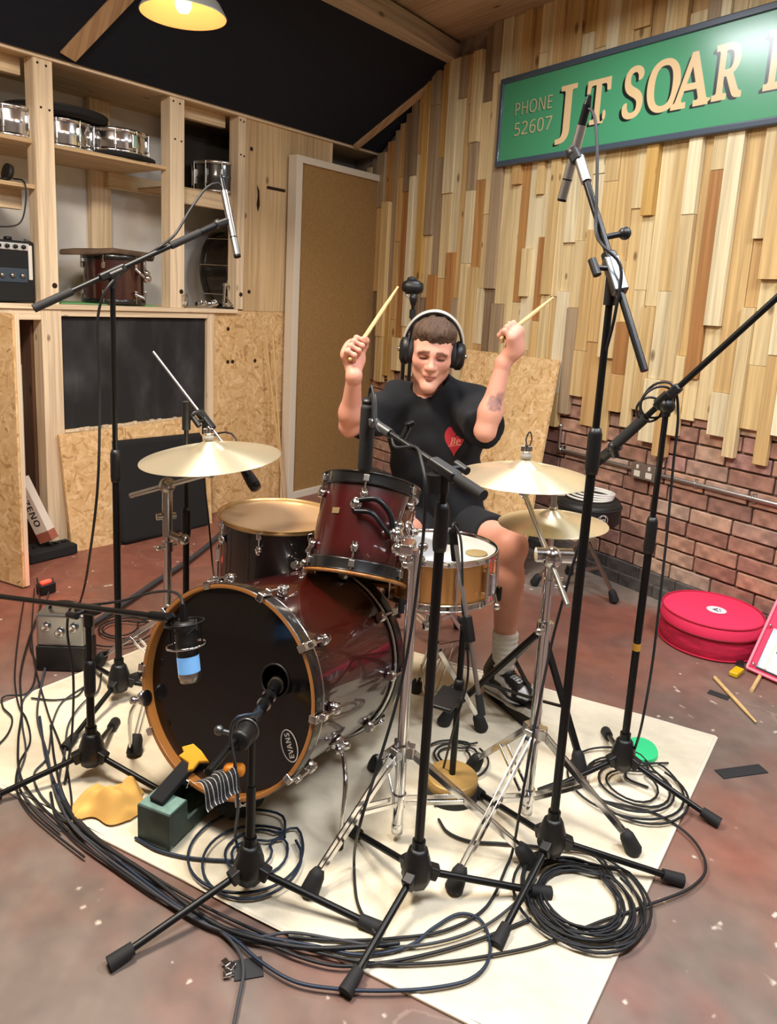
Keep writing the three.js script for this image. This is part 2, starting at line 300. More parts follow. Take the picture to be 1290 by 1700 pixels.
// conduit, socket
{
  const xc = WX - 0.035, y = 0.639, zS = -2.21;
  const t = thing('conduit', 'galvanised steel conduit clipped along the bare brick', 'pipe', [xc, y - 0.01, -2.2]);
  const zl = -2.8;
  part(t, 'pipe', rod([xc, y, zl], [xc, y, -1.0], 0.0115), M.steel);
  part(t, 'riser', [rod([xc, y - 0.012, zl], [xc, y + 0.14, zl], 0.0105), ball([xc, y + 0.14, zl], 0.013)], M.steel);
  for (const z of [zl + 0.02, -1.93, -1.64, -1.44, -1.2]) part(t, 'saddle', [torus(0.0125, 0.004, [xc, y, z], [0, 0, 1], 20, 6), boxAt(0.024, 0.05, 0.016, [xc + 0.018, y, z], 0, 0.002)], M.chromeDull);
  const s = thing('wall_socket', 'metal clad double socket box on the conduit', 'socket', [xc, y - 0.05, zS]);
  part(s, 'box', boxAt(0.045, 0.085, 0.145, [xc + 0.002, y, zS], 0, 0.006), M.chromeDull);
  part(s, 'face_plate', boxAt(0.006, 0.08, 0.14, [xc - 0.023, y, zS], 0, 0.002), M.steel);
  for (const dz of [-0.035, 0.035]) { part(s, 'rocker_switch', boxAt(0.008, 0.02, 0.012, [xc - 0.027, y + 0.022, zS + dz], 0, 0.002), M.whiteWood); part(s, 'outlet', boxAt(0.003, 0.03, 0.035, [xc - 0.0265, y - 0.014, zS + dz], 0, 0.001), M.whiteWood); }
}
// ---------------------------------------------------------------- lamps
{
  const c = V(...[1.153,2.493,-3.068]);
  const t = thing('pendant_lamp', 'metal dome pendant lamp glowing warm above the shelves', 'lamp', [c.x, c.y, c.z]);
  const enamel = std({ color: 0xf0d2b4, roughness: 0.4 }), outer = std({ color: 0x8e9698, roughness: 0.4, metalness: 0.6 });
  part(t, 'shade', lathe([[0.166, 0], [0.168, 0.004], [0.14, 0.05], [0.085, 0.1], [0.04, 0.135], [0.036, 0.19], [0, 0.195]], 48).translate(c.x, c.y, c.z), outer);
  part(t, 'shade_lining', lathe([[0.165, 0.001], [0.137, 0.048], [0.082, 0.097], [0.036, 0.13], [0, 0.132]], 48).translate(c.x, c.y, c.z), enamel);
  part(t, 'cord', rod([c.x, c.y + 0.19, c.z], [c.x, 3.1, c.z], 0.004), M.black);
  part(t, 'bulb', lathe([[0, -0.005], [0.022, 0.002], [0.033, 0.025], [0.03, 0.05], [0.016, 0.08], [0.014, 0.12]], 24).translate(c.x, c.y + 0.012, c.z), std({ color: 0xffd9a0, emissive: 0xffb45c, emissiveIntensity: LIGHT.pendantWarm.bulb }));
  const l = new THREE.PointLight(LIGHT.pendantWarm.color, LIGHT.pendantWarm.power, 0, 2); l.position.set(c.x, c.y - 0.012, c.z); l.castShadow = true; l.shadow.radius = 1.6; scene.add(l);
}
LIGHT.panels.forEach((p, i) => {
  const t = thing('unseen_panel', ['flat square LED panel hung near the planked wall', 'unseen fill panel added over the front of the rug', 'unseen warm fill panel added before the shelving', 'unseen fill panel added over the bare floor'][i], 'light', [p.at[0], p.at[1] - 0.01, p.at[2]], 0, null);
  part(t, 'hanger', rod([p.at[0], p.at[1], p.at[2]], [p.at[0], 3.1, p.at[2]], 0.005), M.steel); part(t, 'frame', plain(p.w + 0.04, 0.012, p.h + 0.04, [p.at[0], p.at[1] + 0.008, p.at[2]]), M.whiteWood);
  part(t, 'diffuser', plain(p.w, 0.006, p.h, [p.at[0], p.at[1], p.at[2]]), std({ color: 0xffffff, emissive: p.color, emissiveIntensity: 2.2 }));
  const l = new THREE.RectAreaLight(p.color, p.power, p.w, p.h); l.position.set(p.at[0], p.at[1] - 0.006, p.at[2]); l.lookAt(p.at[0], 0, p.at[2]); scene.add(l);
});
// ---------------------------------------------------------------- rug
{
  const tex = dtex(1024, 1024, (u, v) => { const a = fbm(u * 5, v * 5, 5, 5, 13, 5), b = fbm(u * 40, v * 50, 40, 50, 23, 3), c = hash((u * 1024) | 0, (v * 1024) | 0, 3); const t = 0.95 + (a - 0.5) * 0.2 + (b - 0.5) * 0.07 + (c - 0.5) * 0.05; return [cl(0.93 * t), cl(0.885 * t), cl(0.785 * t - (1 - t) * 0.1)]; }, [1.7, 1.7]);
  const C = [[1.427,0,-2.953],[2.362,0,-1.179],[1.023,0,-0.708],[0.072,0,-2.539]].map(A), top = [], n = 40, pos = [], uv = [], idx = [];
  const pt = (s, t) => { const p = C[0].clone().multiplyScalar((1 - s) * (1 - t)).add(C[1].clone().multiplyScalar(s * (1 - t))).add(C[2].clone().multiplyScalar(s * t)).add(C[3].clone().multiplyScalar((1 - s) * t));
    p.x += 0.012 * Math.sin(s * 9 + t * 2) * (1 - 2 * t) * (t < 0.02 || t > 0.98 ? 1 : 0); p.y = 0.006 + 0.0025 * (vn(s * 7, t * 6, 50, 50, 5) - 0.5); return p; };
  for (let j = 0; j <= n; j++) for (let i = 0; i <= n; i++) { const p = pt(i / n, j / n); pos.push(p.x, p.y, p.z); uv.push(i / n * 2.4, j / n * 2.2); }
  for (let j = 0; j < n; j++) for (let i = 0; i < n; i++) { const a = j * (n + 1) + i, b = a + 1, d = a + n + 1, e = d + 1; idx.push(a, d, b, b, d, e); }
  const g = new THREE.BufferGeometry(); g.setAttribute('position', new THREE.Float32BufferAttribute(pos, 3)); g.setAttribute('uv', new THREE.Float32BufferAttribute(uv, 2)); g.setIndex(idx); g.computeVertexNormals();
  const t = thing('rug', 'large beige rug lying under the whole drum kit', 'rug', [C[0].x, 0, C[0].z]);
  part(t, 'pile', g, std({ map: tex, bumpMap: tex, bumpScale: 0.0015, roughness: 0.97 }));
  const edge = []; for (let k = 0; k < 4; k++) { const a = C[k], b = C[(k + 1) % 4]; edge.push(bar([a.x, 0.004, a.z], [b.x, 0.004, b.z], 0.012, 0.008, [b.z - a.z, 0, a.x - b.x])); }
  part(t, 'bound_edge', edge, std({ color: 0xe6dcc6, roughness: 0.9 }));
}

// ---------------------------------------------------------------- the shelving along the back wall (u along it, w out of it)
// uw: a box given by its extent in u, y and w, turned with the wall
const uw = (u0, u1, y0, y1, w0, w1, r = 0.003, grain = true) => { const g = uvm(r ? rbox(u1 - u0, y1 - y0, w1 - w0, r, 1) : new THREE.BoxGeometry(u1 - u0, y1 - y0, w1 - w0), grain); g.rotateY(TH); const p = BP((u0 + u1) / 2, (y0 + y1) / 2, (w0 + w1) / 2); g.translate(...p); return g; };
const dirB = (a, b, c) => [a * cB + c * sB, b, -a * sB + c * cB];
{
  const t = thing('shelving_unit', 'tall built in pine shelving with a long counter across the back', 'shelf', BP(2.2, 0, -4));
  const P = M.pine, W = -3.75, B = -4.33;
  for (const [u0, u1] of [[0.55, 0.64], [1.888, 1.983], [2.66, 2.757], [3.155, 3.212]]) {
    const post = part(t, 'post', uw(u0, u1, 1.325, 2.5, W - 0.09, W), M.pineEdge);
    if (u0 > 1) { part(post, 'bolt_hole', [1.42].map((y) => lathe([[0, 0], [0.014, 0], [0.014, 0.002], [0, 0.002]], 14, BP(u1 - 0.022, y, W - 0.001), dirB(0, 0, 1))), M.hole);
      part(post, 'screw', [[0.02, 2.47], [0.06, 2.465], [0.03, 2.27], [0.07, 2.265]].map(([d, y]) => lathe([[0, 0], [0.006, 0], [0.006, 0.0015], [0, 0.002]], 10, BP(u0 + d * (u1 - u0) / 0.09, y, W - 0.0005), dirB(0, 0, 1))), M.hole); }
  }
  part(t, 'top_board', uw(0.4, 4.72, 2.5, 2.52, B, W - 0.02, 0), M.ply);
  part(t, 'front_lip', uw(0.4, 4.72, 2.492, 2.545, W - 0.02, W + 0.012), M.pineEdge);
  part(t, 'counter', uw(0.4, 3.16, 1.3, 1.325, W - 0.1, W + 0.012), M.pineEdge); part(t, 'counter_board', uw(0.4, 3.9, 1.302, 1.325, B, W - 0.1), M.pineEdge);
  part(t, 'shelf', uw(0.55, 2.66, 2.1, 2.12, B, W - 0.035), M.ply);
  part(t, 'shelf', uw(0.55, 1.888, 1.885, 1.905, B, W - 0.02), M.ply);
  part(t, 'shelf', uw(2.757, 3.6, 2.02, 2.035, B, W - 0.1), M.ply);
  part(t, 'shelf_rail', uw(2.757, 3.155, 1.935, 2.02, W - 0.11, W - 0.07), M.pine);
  part(t, 'shelf_rail', uw(0.55, 1.888, 1.79, 1.885, W - 0.2, W - 0.16), M.pine);
  part(t, 'shelf_rail', uw(2.56, 3.3, 2.01, 2.1, B + 0.07, B + 0.11), M.pine);
  part(t, 'upright', uw(2.47, 2.6, 1.325, 2.5, B + 0.02, B + 0.07), M.pine);
  part(t, 'upright', uw(1.6, 1.7, 1.325, 2.5, B + 0.02, B + 0.07), M.pine);
  part(t, 'top_rail', uw(2.76, 3.15, 2.43, 2.5, W - 0.16, W - 0.12), M.pine); part(t, 'top_rail', uw(0.64, 1.885, 2.42, 2.5, W - 0.16, W - 0.12), M.pine);
  part(t, 'back_panel', uw(0.4, 3.9, 1.32, 2.5, B - 0.02, B + 0.015, 0), M.whiteWall, 'white painted back panel');
  part(t, 'dark_panel', uw(2.98, 3.6, 1.97, 2.46, B + 0.17, B + 0.19, 0), std({ color: 0x3a3531, roughness: 0.9 }), 'dark grey board');
  // below the counter
  part(t, 'stud', uw(1.886, 1.992, 0, 1.3, W - 0.09, W), M.pineEdge); part(t, 'stud', uw(2.932, 2.985, 0.5, 1.3, W - 0.09, W - 0.003), M.pineEdge);
  part(t, 'stud', uw(1.6, 1.742, 0, 1.3, W - 0.09, W), M.pineEdge);
  part(t, 'header', uw(1.742, 1.886, 1.245, 1.3, W - 0.09, W - 0.002), M.pineEdge); part(t, 'header', uw(1.992, 2.932, 1.265, 1.3, W - 0.09, W - 0.002), M.pineEdge);
  const chalk = dtex(512, 512, (u, v) => { const a = fbm(u * 7, v * 3, 7, 3, 5, 5), b = fbm(u * 26, v * 4, 26, 4, 15, 4); const t2 = 0.12 + cl((a - 0.42) * 0.3) + cl((b - 0.55) * 0.16); return [t2 * 0.98, t2, t2 * 1.04]; });
  const cb = uw(1.99, 2.934, 0.66, 1.267, W - 0.05, W - 0.03, 0); { const p = cb.attributes.position, q = cb.attributes.uv; for (let i = 0; i < p.count; i++) q.setXY(i, (p.getX(i) - 0.9) / 1.1, p.getY(i) / 0.7); }
  part(t, 'chalkboard', cb, std({ map: chalk, roughness: 0.85 }), 'smudged black chalkboard');
  part(t, 'lower_panel', uw(1.99, 3.0, 0, 0.66, W - 0.04, W - 0.015, 0, false), M.osb, 'strand board below the chalkboard');
  part(t, 'torn_edge', (() => { const o = []; for (let k = 0; k < 34; k++) { const u = 2.0 + k * 0.0275; o.push(uw(u, u + rr(0.02, 0.035), 0.645, 0.655 + rr(0.004, 0.014), W - 0.02, W - 0.01, 0)); } return o; })(), M.pineEdge);
  part(t, 'alcove_side', [uw(1.87, 1.886, 0, 1.29, B, W - 0.09, 0), uw(1.2, 1.886, 0, 1.29, B - 0.02, B, 0)], std({ color: 0x5b3d27, map: woodTex, roughness: 0.85 }), 'dark stained board inside the alcove');
  // plywood and strand board cladding to the right of the shelves
  part(t, 'upper_panel', uw(3.212, 3.99, 1.318, 2.492, W - 0.03, W - 0.008, 0), M.ply, 'flush plywood panel');
  part(t, 'wall_panel', uw(2.985, 4.72, 0, 1.318, W - 0.035, W - 0.012, 0, false), M.osb, 'strand board wall panel');
  part(t, 'panel_edge', uw(3.985, 4.0, 2.3, 2.49, W - 0.03, W - 0.002, 0), M.pineEdge);
  part(t, 'recess_back', uw(4.0, 4.7, 2.2, 2.5, B + 0.25, B + 0.27, 0), std({ color: 0x96918a, roughness: 0.8 }), 'grey board in the gap over the panel');
  part(t, 'recess_post', uw(4.6, 4.66, 2.2, 2.5, W - 0.12, W - 0.03), M.pine);
  part(t, 'cut_out', [uw(3.4, 3.56, 2.1, 2.118, W - 0.008, W - 0.004, 0), extr([[0, 0], [0.018, -0.03], [0.025, -0.12], [0.01, -0.16], [0, -0.12], [0.008, -0.06]], 0.004).rotateY(TH).translate(...BP(3.315, 2.11, W - 0.008))], M.hole, 'dark sawn slot');
  for (const [u, y] of [[3.265, 2.32], [3.265, 1.44], [3.1, 1.2], [3.1, 0.99], [3.14, 0.99], [3.33, 0.99]]) part(t, 'bolt_hole', lathe([[0, 0], [0.013, 0], [0.013, 0.002], [0, 0.002]], 12, BP(u, y, y > 1.318 ? W - 0.009 : W - 0.013), dirB(0, 0, 1)), M.hole);
}
{ // the big framed board standing in the corner
  const t = thing('acoustic_panel', 'tall brown board in a white timber frame standing in the corner', 'panel', BP(4.1, 0, -3.68));
  const w0 = -3.735, w1 = -3.655;
  part(t, 'board', uw(3.61, 4.67, 0.04, 2.3, w0 + 0.005, w1 - 0.02, 0, false), M.brownBoard);
  for (const [a, b, c, d] of [[3.565, 3.62, 0, 2.335], [4.65, 4.7, 0, 2.335]]) part(t, 'frame_member', uw(a, b, c, d, w0, w1), M.whiteWood);
  for (const [c, d] of [[2.29, 2.335], [0, 0.05]]) part(t, 'frame_member', uw(3.62, 4.65, c, d, w0, w1), M.whiteWood);
}
solo('board', [bar(BP(4.72, 0, -3.45), BP(4.66, 1.52, -3.63), 0.2, 0.018, dirB(1, 0, 0))], M.whiteWood, 'pale painted board leaning behind the drummer by the tall brown panel', 'board');
[[441, 560, 468, 760], [453, 556, 466, 745]].forEach(([a, b, c, d], i) => { const q = [[[2.253,1.148,-4.493], [2.35,0.21,-4.396]], [[2.315,1.164,-4.51], [2.356,0.269,-4.418]]][i]; const e = lerp(q[0], q[1], (q[0][1]) / (q[0][1] - q[1][1])); e.y = 0.004;
  solo('dowel', rod(q[0], e, 0.006), M.stick, i ? 'thin pale dowel leaning closest to the tall brown panel' : 'thin pale dowel leaning on the strand board, farther from the brown panel', 'dowel'); });
// leaning sheets under the chalkboard
function sheet(q, th) { // a slab with the front face at the four given corners (TL, TR, BR, BL)
  const P = q.map(A), n = P[1].clone().sub(P[0]).cross(P[3].clone().sub(P[0])).normalize().multiplyScalar(th), pos = [], f = P, b = P.map((p) => p.clone().add(n));
  const quad = (a, c, d, e) => { for (const v of [a, d, c, a, e, d]) pos.push(v.x, v.y, v.z); };
  quad(f[0], f[1], f[2], f[3]); quad(b[1], b[0], b[3], b[2]); quad(b[0], b[1], f[1], f[0]); quad(f[3], f[2], b[2], b[3]); quad(b[0], f[0], f[3], b[3]); quad(f[1], b[1], b[2], f[2]);
  const g = new THREE.BufferGeometry(); g.setAttribute('position', new THREE.Float32BufferAttribute(pos, 3)); g.computeVertexNormals(); return uvm(g, false);
}
solo('board', sheet([[0.866,0.648,-4.1], [1.802,0.663,-4.362], [1.778,0,-4.232], [0.911,0,-4.067]], 0.018), M.osb, 'loose strand board leaning under the chalkboard behind the black case', 'board');
{
  const q = [[1.168,0.579,-4.127], [1.719,0.574,-4.281], [1.752,0,-4.189], [1.177,0,-4.03]].map(A);
  const ux = q[2].clone().sub(q[3]), uy = q[0].clone().sub(q[3]); const W = ux.length(), H = uy.length();
  const t = thing('equipment_case', 'black padded case leaning on the strand board behind the left crash cymbal', 'case', q[3].toArray());
  const m = frameOf(uy, ux); const c = q[3].clone().add(ux.multiplyScalar(0.5)).add(uy.multiplyScalar(0.5));
  const n = V(0, 0, 1).applyMatrix4(m).multiplyScalar(0.045);
  part(t, 'body', put(rbox(W, H, 0.09, 0.03, 4), m, c.clone().sub(n)), M.blackMatt);
  part(t, 'zip', put(torus(1, 0.003, [0, 0, 0], [0, 0, 1], 4, 4).scale(0.001, 0.001, 0.001), m, c), M.black);
  part(t, 'edge_trim', put(rbox(W + 0.006, H + 0.006, 0.012, 0.005, 3), m, c.clone().sub(n)), M.rubber);
}
// the open cupboard door of strand board at the picture's near edge
{
  const p1 = A([0.611,0,-3.664]), p0 = A([0.52,0,-3.833]); const d = p0.clone().sub(p1).setY(0).normalize(), far = p1.clone().add(d.clone().multiplyScalar(0.55)), yT = 1.293;
  const n = V(-d.z, 0, d.x);
  const t = thing('cupboard_door', 'open strand board cupboard door beside the dark alcove', 'door', [p1.x, 0, p1.z]);
  const g = sheet([[far.x, yT, far.z], [p1.x, yT, p1.z], [p1.x, 0.01, p1.z], [far.x, 0.01, far.z]], -0.02);
  part(t, 'leaf', g, M.osb); part(t, 'raw_edge', bar([p1.x, 0.012, p1.z], [p1.x, yT, p1.z], 0.014, 0.022, [d.x, 0, d.z], 0.001), M.pineEdge, 'pale sawn edge');
}
// things inside the alcove
{
  const t = thing('foam_roll', 'white rolled foam sheet standing in the dark alcove', 'foam roll', BP(1.916, 0, -4.02));
  part(t, 'roll', (() => { const o = []; for (let k = 0; k < 3; k++) o.push(lathe([[0.06 + 0.012 * k, 0], [0.064 + 0.012 * k, 1.02 - 0.02 * k], [0.055 + 0.012 * k, 1.02 - 0.02 * k]], 28)); return o.map((g) => { g.rotateZ(0.06); g.translate(...BP(1.916 + 0.02, 0.02, -4.02)); return g; }); })(), std({ color: 0xcdd3d6, roughness: 0.7 }));
  part(t, 'tie', capped([[0.677,1.168,-4.291], [0.704,1.143,-4.288], [0.722,1.08,-4.293], [0.714,0.954,-4.291]], 0.006), std({ color: 0xdadada, roughness: 0.5 }));
}
{
  const tex = canvasTex(512, 128, (c, w, h) => { c.fillStyle = '#d9d0c4'; c.fillRect(0, 0, w, h); c.fillStyle = '#9c5a48'; c.fillRect(w - 74, 0, 74, h); c.font = 'bold 84px sans-serif'; c.fillStyle = '#2b2530'; c.fillText('OLZENO', 60, 96); });
  const t = thing('carton', 'slim white carton with dark lettering leaning in the alcove', 'box', [0.805,0,-4.311]);
  const a = A([0.673,0.421,-4.134]), b = A([0.79,0.098,-4.042]); const y = b.clone().sub(a), m = frameOf(y, [0.2, 1, 0.4]);
  const g = new THREE.BoxGeometry(0.085, y.length(), 0.05); { const u = g.attributes.uv, p = g.attributes.position; for (let i = 0; i < p.count; i++) u.setXY(i, p.getY(i) / y.length() + 0.5, p.getX(i) / 0.085 + 0.5); }
  part(t, 'box', put(g, m, lerp(a, b, 0.5)), std({ map: tex, roughness: 0.6 }));
  part(t, 'end_flap', put(new THREE.BoxGeometry(0.088, 0.004, 0.053), m, b), std({ color: 0x8d6a58, roughness: 0.7 }));
}
{
  const p = [0.783,0,-4.08]; const t = thing('stage_box', 'low black cable stage box on the floor by the alcove', 'stage box', p);
  part(t, 'body', boxAt(0.26, 0.055, 0.17, [p[0], 0.03, p[2]], TH, 0.01), M.blackMatt);
  for (let k = 0; k < 6; k++) part(t, 'socket', lathe([[0, 0], [0.012, 0], [0.012, 0.008], [0.008, 0.01], [0, 0.01]], 14, [p[0] - 0.1 + k * 0.038, 0.055, p[2] + 0.03 - k * 0.01], [0, 1, 0]), M.darkMetal);
}

// ---------------------------------------------------------------- what stands on the shelves
function shelfSnare(label, u, y, w, r, h, m, lug, group, opt = {}) {
  const t = thing('snare_drum', label, 'drum', BP(u, y, w), TH, group);
  lpart(t, 'shell', lathe([[r - 0.006, 0.012], [r - 0.002, 0.02], [r, h / 2 - 0.012], [r + 0.003, h / 2], [r, h / 2 + 0.012], [r - 0.002, h - 0.02], [r - 0.006, h - 0.012]], 48), m);
  lpart(t, 'hoop', lathe([[r - 0.004, h - 0.02], [r + 0.009, h - 0.02], [r + 0.009, h], [r - 0.002, h + 0.003], [r - 0.006, h - 0.004]], 48), lug); lpart(t, 'hoop', lathe([[r - 0.004, 0.02], [r + 0.009, 0.02], [r + 0.009, 0], [r - 0.002, -0.001], [r - 0.004, 0.006]], 48), lug);
  lpart(t, 'drum_head', lathe([[0, h - 0.008], [r - 0.006, h - 0.008], [r - 0.006, h - 0.012], [0, h - 0.012]], 40), M.headBlack);
  for (let k = 0; k < 10; k++) { const a = k * Math.PI / 5 + 0.2, c = Math.cos(a), s = Math.sin(a); lpart(t, 'lug', [bar([c * (r + 0.006), h * 0.25, s * (r + 0.006)], [c * (r + 0.006), h * 0.75, s * (r + 0.006)], 0.014, 0.02, [-s, 0, c], 0.005), rod([c * (r + 0.012), 0.01, s * (r + 0.012)], [c * (r + 0.012), h - 0.004, s * (r + 0.012)], 0.003, 0.003, 8)], lug); }
  if (opt.strainer) lpart(t, 'strainer', boxAt(0.03, h * 0.6, 0.03, [0, h / 2, r + 0.012], 0, 0.005), lug);
  return t;
}
shelfSnare('chrome snare drum under a black pad, behind the shelf post', 2.144, 2.122, -4.02, 0.178, 0.15, M.chrome, M.chrome, null);
{ const t = thing('practice_pad', 'round black practice pad lying on the chrome snare by the post', 'pad', BP(2.133, 2.276, -4.02), TH); lpart(t, 'rubber', lathe([[0, 0], [0.25, 0], [0.262, 0.012], [0.262, 0.032], [0.25, 0.04], [0, 0.043]], 48), M.blackMatt); lpart(t, 'rim', torus(0.258, 0.007, [0, 0.036, 0], [0, 1, 0]), M.rubber); }
{ const t = thing('practice_pad', 'thin black pad under the shallow chrome snare on the top shelf', 'pad', BP(2.459, 2.121, -3.97), TH); lpart(t, 'rubber', lathe([[0, 0], [0.2, 0], [0.21, 0.008], [0.21, 0.022], [0.19, 0.026], [0, 0.026]], 48), M.blackMatt); lpart(t, 'rim', torus(0.206, 0.005, [0, 0.02, 0], [0, 1, 0]), M.rubber); }
shelfSnare('shallow chrome snare drum on a thin black pad on the top shelf', 2.445, 2.148, -3.97, 0.178, 0.125, M.chrome, M.chrome, null, { strainer: 1 });
shelfSnare('small black drum standing alone on the high narrow shelf', 3.172, 2.036, -3.97, 0.15, 0.19, M.shellBlack, M.chromeDull, null);
{ // dark tom under a brown leather lid
  const m = phy({ color: 0x3a1512, roughness: 0.3, clearcoat: 1 });
  const t = thing('tom_drum', 'dark red tom with chrome fittings standing on green felt', 'drum', BP(2.438, 1.334, -3.98), TH);
  const r = 0.165, h = 0.27; lpart(t, 'shell', lathe([[r - 0.004, 0.012], [r, 0.012], [r, h - 0.012], [r - 0.004, h - 0.012]], 48), m);
  for (const y of [0.012, h - 0.012]) lpart(t, 'hoop', lathe([[r - 0.004, y - 0.013], [r + 0.009, y - 0.013], [r + 0.009, y + 0.013], [r - 0.004, y + 0.013]], 48), M.hoopBlack);
  lpart(t, 'drum_head', lathe([[0, h - 0.008], [r, h - 0.008], [r, h - 0.012], [0, h - 0.012]], 36), M.headBlack);
  for (let k = 0; k < 6; k++) { const a = k * Math.PI / 3 + 0.35, c = Math.cos(a), s = Math.sin(a); for (const y of [0.06, h - 0.06]) lpart(t, 'lug', [boxAt(0.02, 0.034, 0.02, [c * (r + 0.009), y, s * (r + 0.009)], -a, 0.006), rod([c * (r + 0.014), y, s * (r + 0.014)], [c * (r + 0.014), y < h / 2 ? 0.004 : h - 0.004, s * (r + 0.014)], 0.003)], M.chrome); }
  lpart(t, 'mount_bracket', [tube([[0.02, 0.2, r + 0.02], [0.05, 0.17, r + 0.035], [0.085, 0.15, r + 0.03], [0.12, 0.185, r + 0.0]], 0.009), ball([0.085, 0.15, r + 0.035], 0.026), ball([0.085, 0.18, r + 0.03], 0.018), rod([0.02, 0.06, r + 0.015], [0.06, 0.04, r + 0.04], 0.008)], M.chrome);
}
{ const g = extr([[-0.3, 0], [-0.17, 0.1], [0.02, 0.13], [0.26, 0.09], [0.28, 0.02], [0.2, -0.11], [-0.08, -0.14], [-0.24, -0.08]], 0.014, 0.008); g.rotateX(-Math.PI / 2); { const p = g.attributes.position; for (let i = 0; i < p.count; i++) { const x = p.getX(i), z = p.getZ(i); p.setY(i, p.getY(i) + 0.022 * Math.sin(x * 9 + 1) * Math.abs(z * 3) - 0.35 * Math.max(0, Math.hypot(x, z) - 0.16) ** 1.4); } g.computeVertexNormals(); } g.rotateY(TH); g.translate(...BP(2.425, 1.616, -3.98));
  solo('leather_hide', g, std({ color: 0x6d5844, roughness: 0.8, map: brickTex }), 'stiff brown leather hide laid over the dark red tom', 'hide'); }
solo('felt_mat', uw(2.05, 2.64, 1.326, 1.332, -4.2, -3.86, 0.002, false), std({ color: 0x6aa56c, roughness: 0.95 }), 'green felt mat under the dark red tom', 'mat');
solo('board', sheet([BP(2.01, 1.66, -4.15), BP(2.14, 1.62, -4.15), BP(2.14, 1.34, -4.1), BP(2.02, 1.34, -4.1)], 0.012), std({ color: 0x6e6a60, roughness: 0.7 }), 'small grey green board behind the tom on felt', 'board');
{ // bass drum on its side on the counter
  const t = thing('bass_drum', 'small black bass drum stored on the counter in the narrow bay', 'drum', BP(3.424, 1.326, -4.1), TH - 1.2);
  const r = 0.25; const rot = (g) => { g.rotateZ(Math.PI / 2); g.translate(0, r + 0.005, 0); return g; };
  lpart(t, 'shell', rot(lathe([[r - 0.012, -0.1], [r - 0.008, -0.1], [r - 0.008, 0.1], [r - 0.012, 0.1]], 56)), M.shellBlack);
  for (const y of [-0.1, 0.1]) lpart(t, 'hoop', rot(lathe([[r - 0.012, y - 0.02], [r, y - 0.02], [r, y + 0.02], [r - 0.012, y + 0.02], [r - 0.012, y - 0.02]], 56)), M.hoopBlack);
  lpart(t, 'drum_head', rot(lathe([[0, 0.085], [r - 0.01, 0.085], [r - 0.01, 0.08], [0, 0.08]], 48)), M.headBlack); lpart(t, 'drum_head', rot(lathe([[0, -0.08], [r - 0.01, -0.08], [r - 0.01, -0.085], [0, -0.085]], 48)), M.headBlack);
  for (let k = 0; k < 8; k++) { const a = k * Math.PI / 4 + 0.1, c = Math.cos(a) * (r + 0.006), s = Math.sin(a) * (r + 0.006); if (s < -r + 0.05) continue; lpart(t, 'tension_rod', rod([-0.11, r + s, c], [0.11, r + s, c], 0.004, 0.004, 8), M.chrome); }
  lpart(t, 'rim_stripe', rot(torus(r - 0.012, 0.004, [0, -0.122, 0], [0, 1, 0], 60, 6)), M.chrome);
}
{ const t = thing('hardware_pile', 'heap of chrome drum clamps by the stored black bass drum', 'clamps', BP(2.988, 1.326, -3.87), TH);
  for (const [x, z, a] of [[-0.04, 0, 0.3], [0.03, 0.02, 1.2], [0.1, -0.01, 2.1], [0.16, 0.02, 0.7], [0.0, -0.06, 1.7]]) lpart(t, 'clamp', [rod([x, 0.012, z], [x + 0.09 * Math.cos(a), 0.03, z + 0.05 * Math.sin(a)], 0.009), boxAt(0.035, 0.035, 0.03, [x, 0.02, z], a, 0.008), torus(0.016, 0.005, [x + 0.05 * Math.cos(a), 0.035, z + 0.03 * Math.sin(a)], [Math.cos(a), 0.4, Math.sin(a)], 20, 8)], M.chrome); }
{ const t = thing('drum_pedal', 'chrome pedal parts standing in front of the stored bass drum', 'pedal', BP(3.166, 1.326, -3.83), TH);
  lpart(t, 'base_plate', boxAt(0.16, 0.012, 0.1, [0, 0.006, 0], 0.3), M.black); lpart(t, 'post', [rod([-0.05, 0.01, 0], [-0.04, 0.16, 0], 0.008), rod([0.05, 0.01, 0], [0.05, 0.16, 0], 0.008), rod([-0.05, 0.15, 0], [0.06, 0.15, 0], 0.01)], M.chrome); lpart(t, 'cam', [torus(0.026, 0.009, [0.0, 0.15, 0], [1, 0, 0], 24, 8)], M.chromeDull); lpart(t, 'footboard', bar([0, 0.02, 0.05], [0.02, 0.09, -0.04], 0.06, 0.008, [1, 0, 0]), M.chromeDull); }
{ const t = thing('glass_jar', 'clear glass candle jar on the counter lip by the third post', 'jar', BP(2.76, 1.326, -3.77), TH);
  lpart(t, 'glass', lathe([[0, 0.002], [0.027, 0.002], [0.031, 0.01], [0.031, 0.07], [0.027, 0.08], [0.027, 0.086], [0.0245, 0.086], [0.0245, 0.08], [0.028, 0.068], [0.028, 0.012], [0, 0.008]], 28), phy({ color: 0xffffff, roughness: 0.05, transmission: 1, thickness: 0.003, ior: 1.45 })); lpart(t, 'wax', lathe([[0, 0.009], [0.0265, 0.01], [0.0265, 0.035], [0, 0.037]], 24), std({ color: 0xe9e0d2, roughness: 0.6 })); }
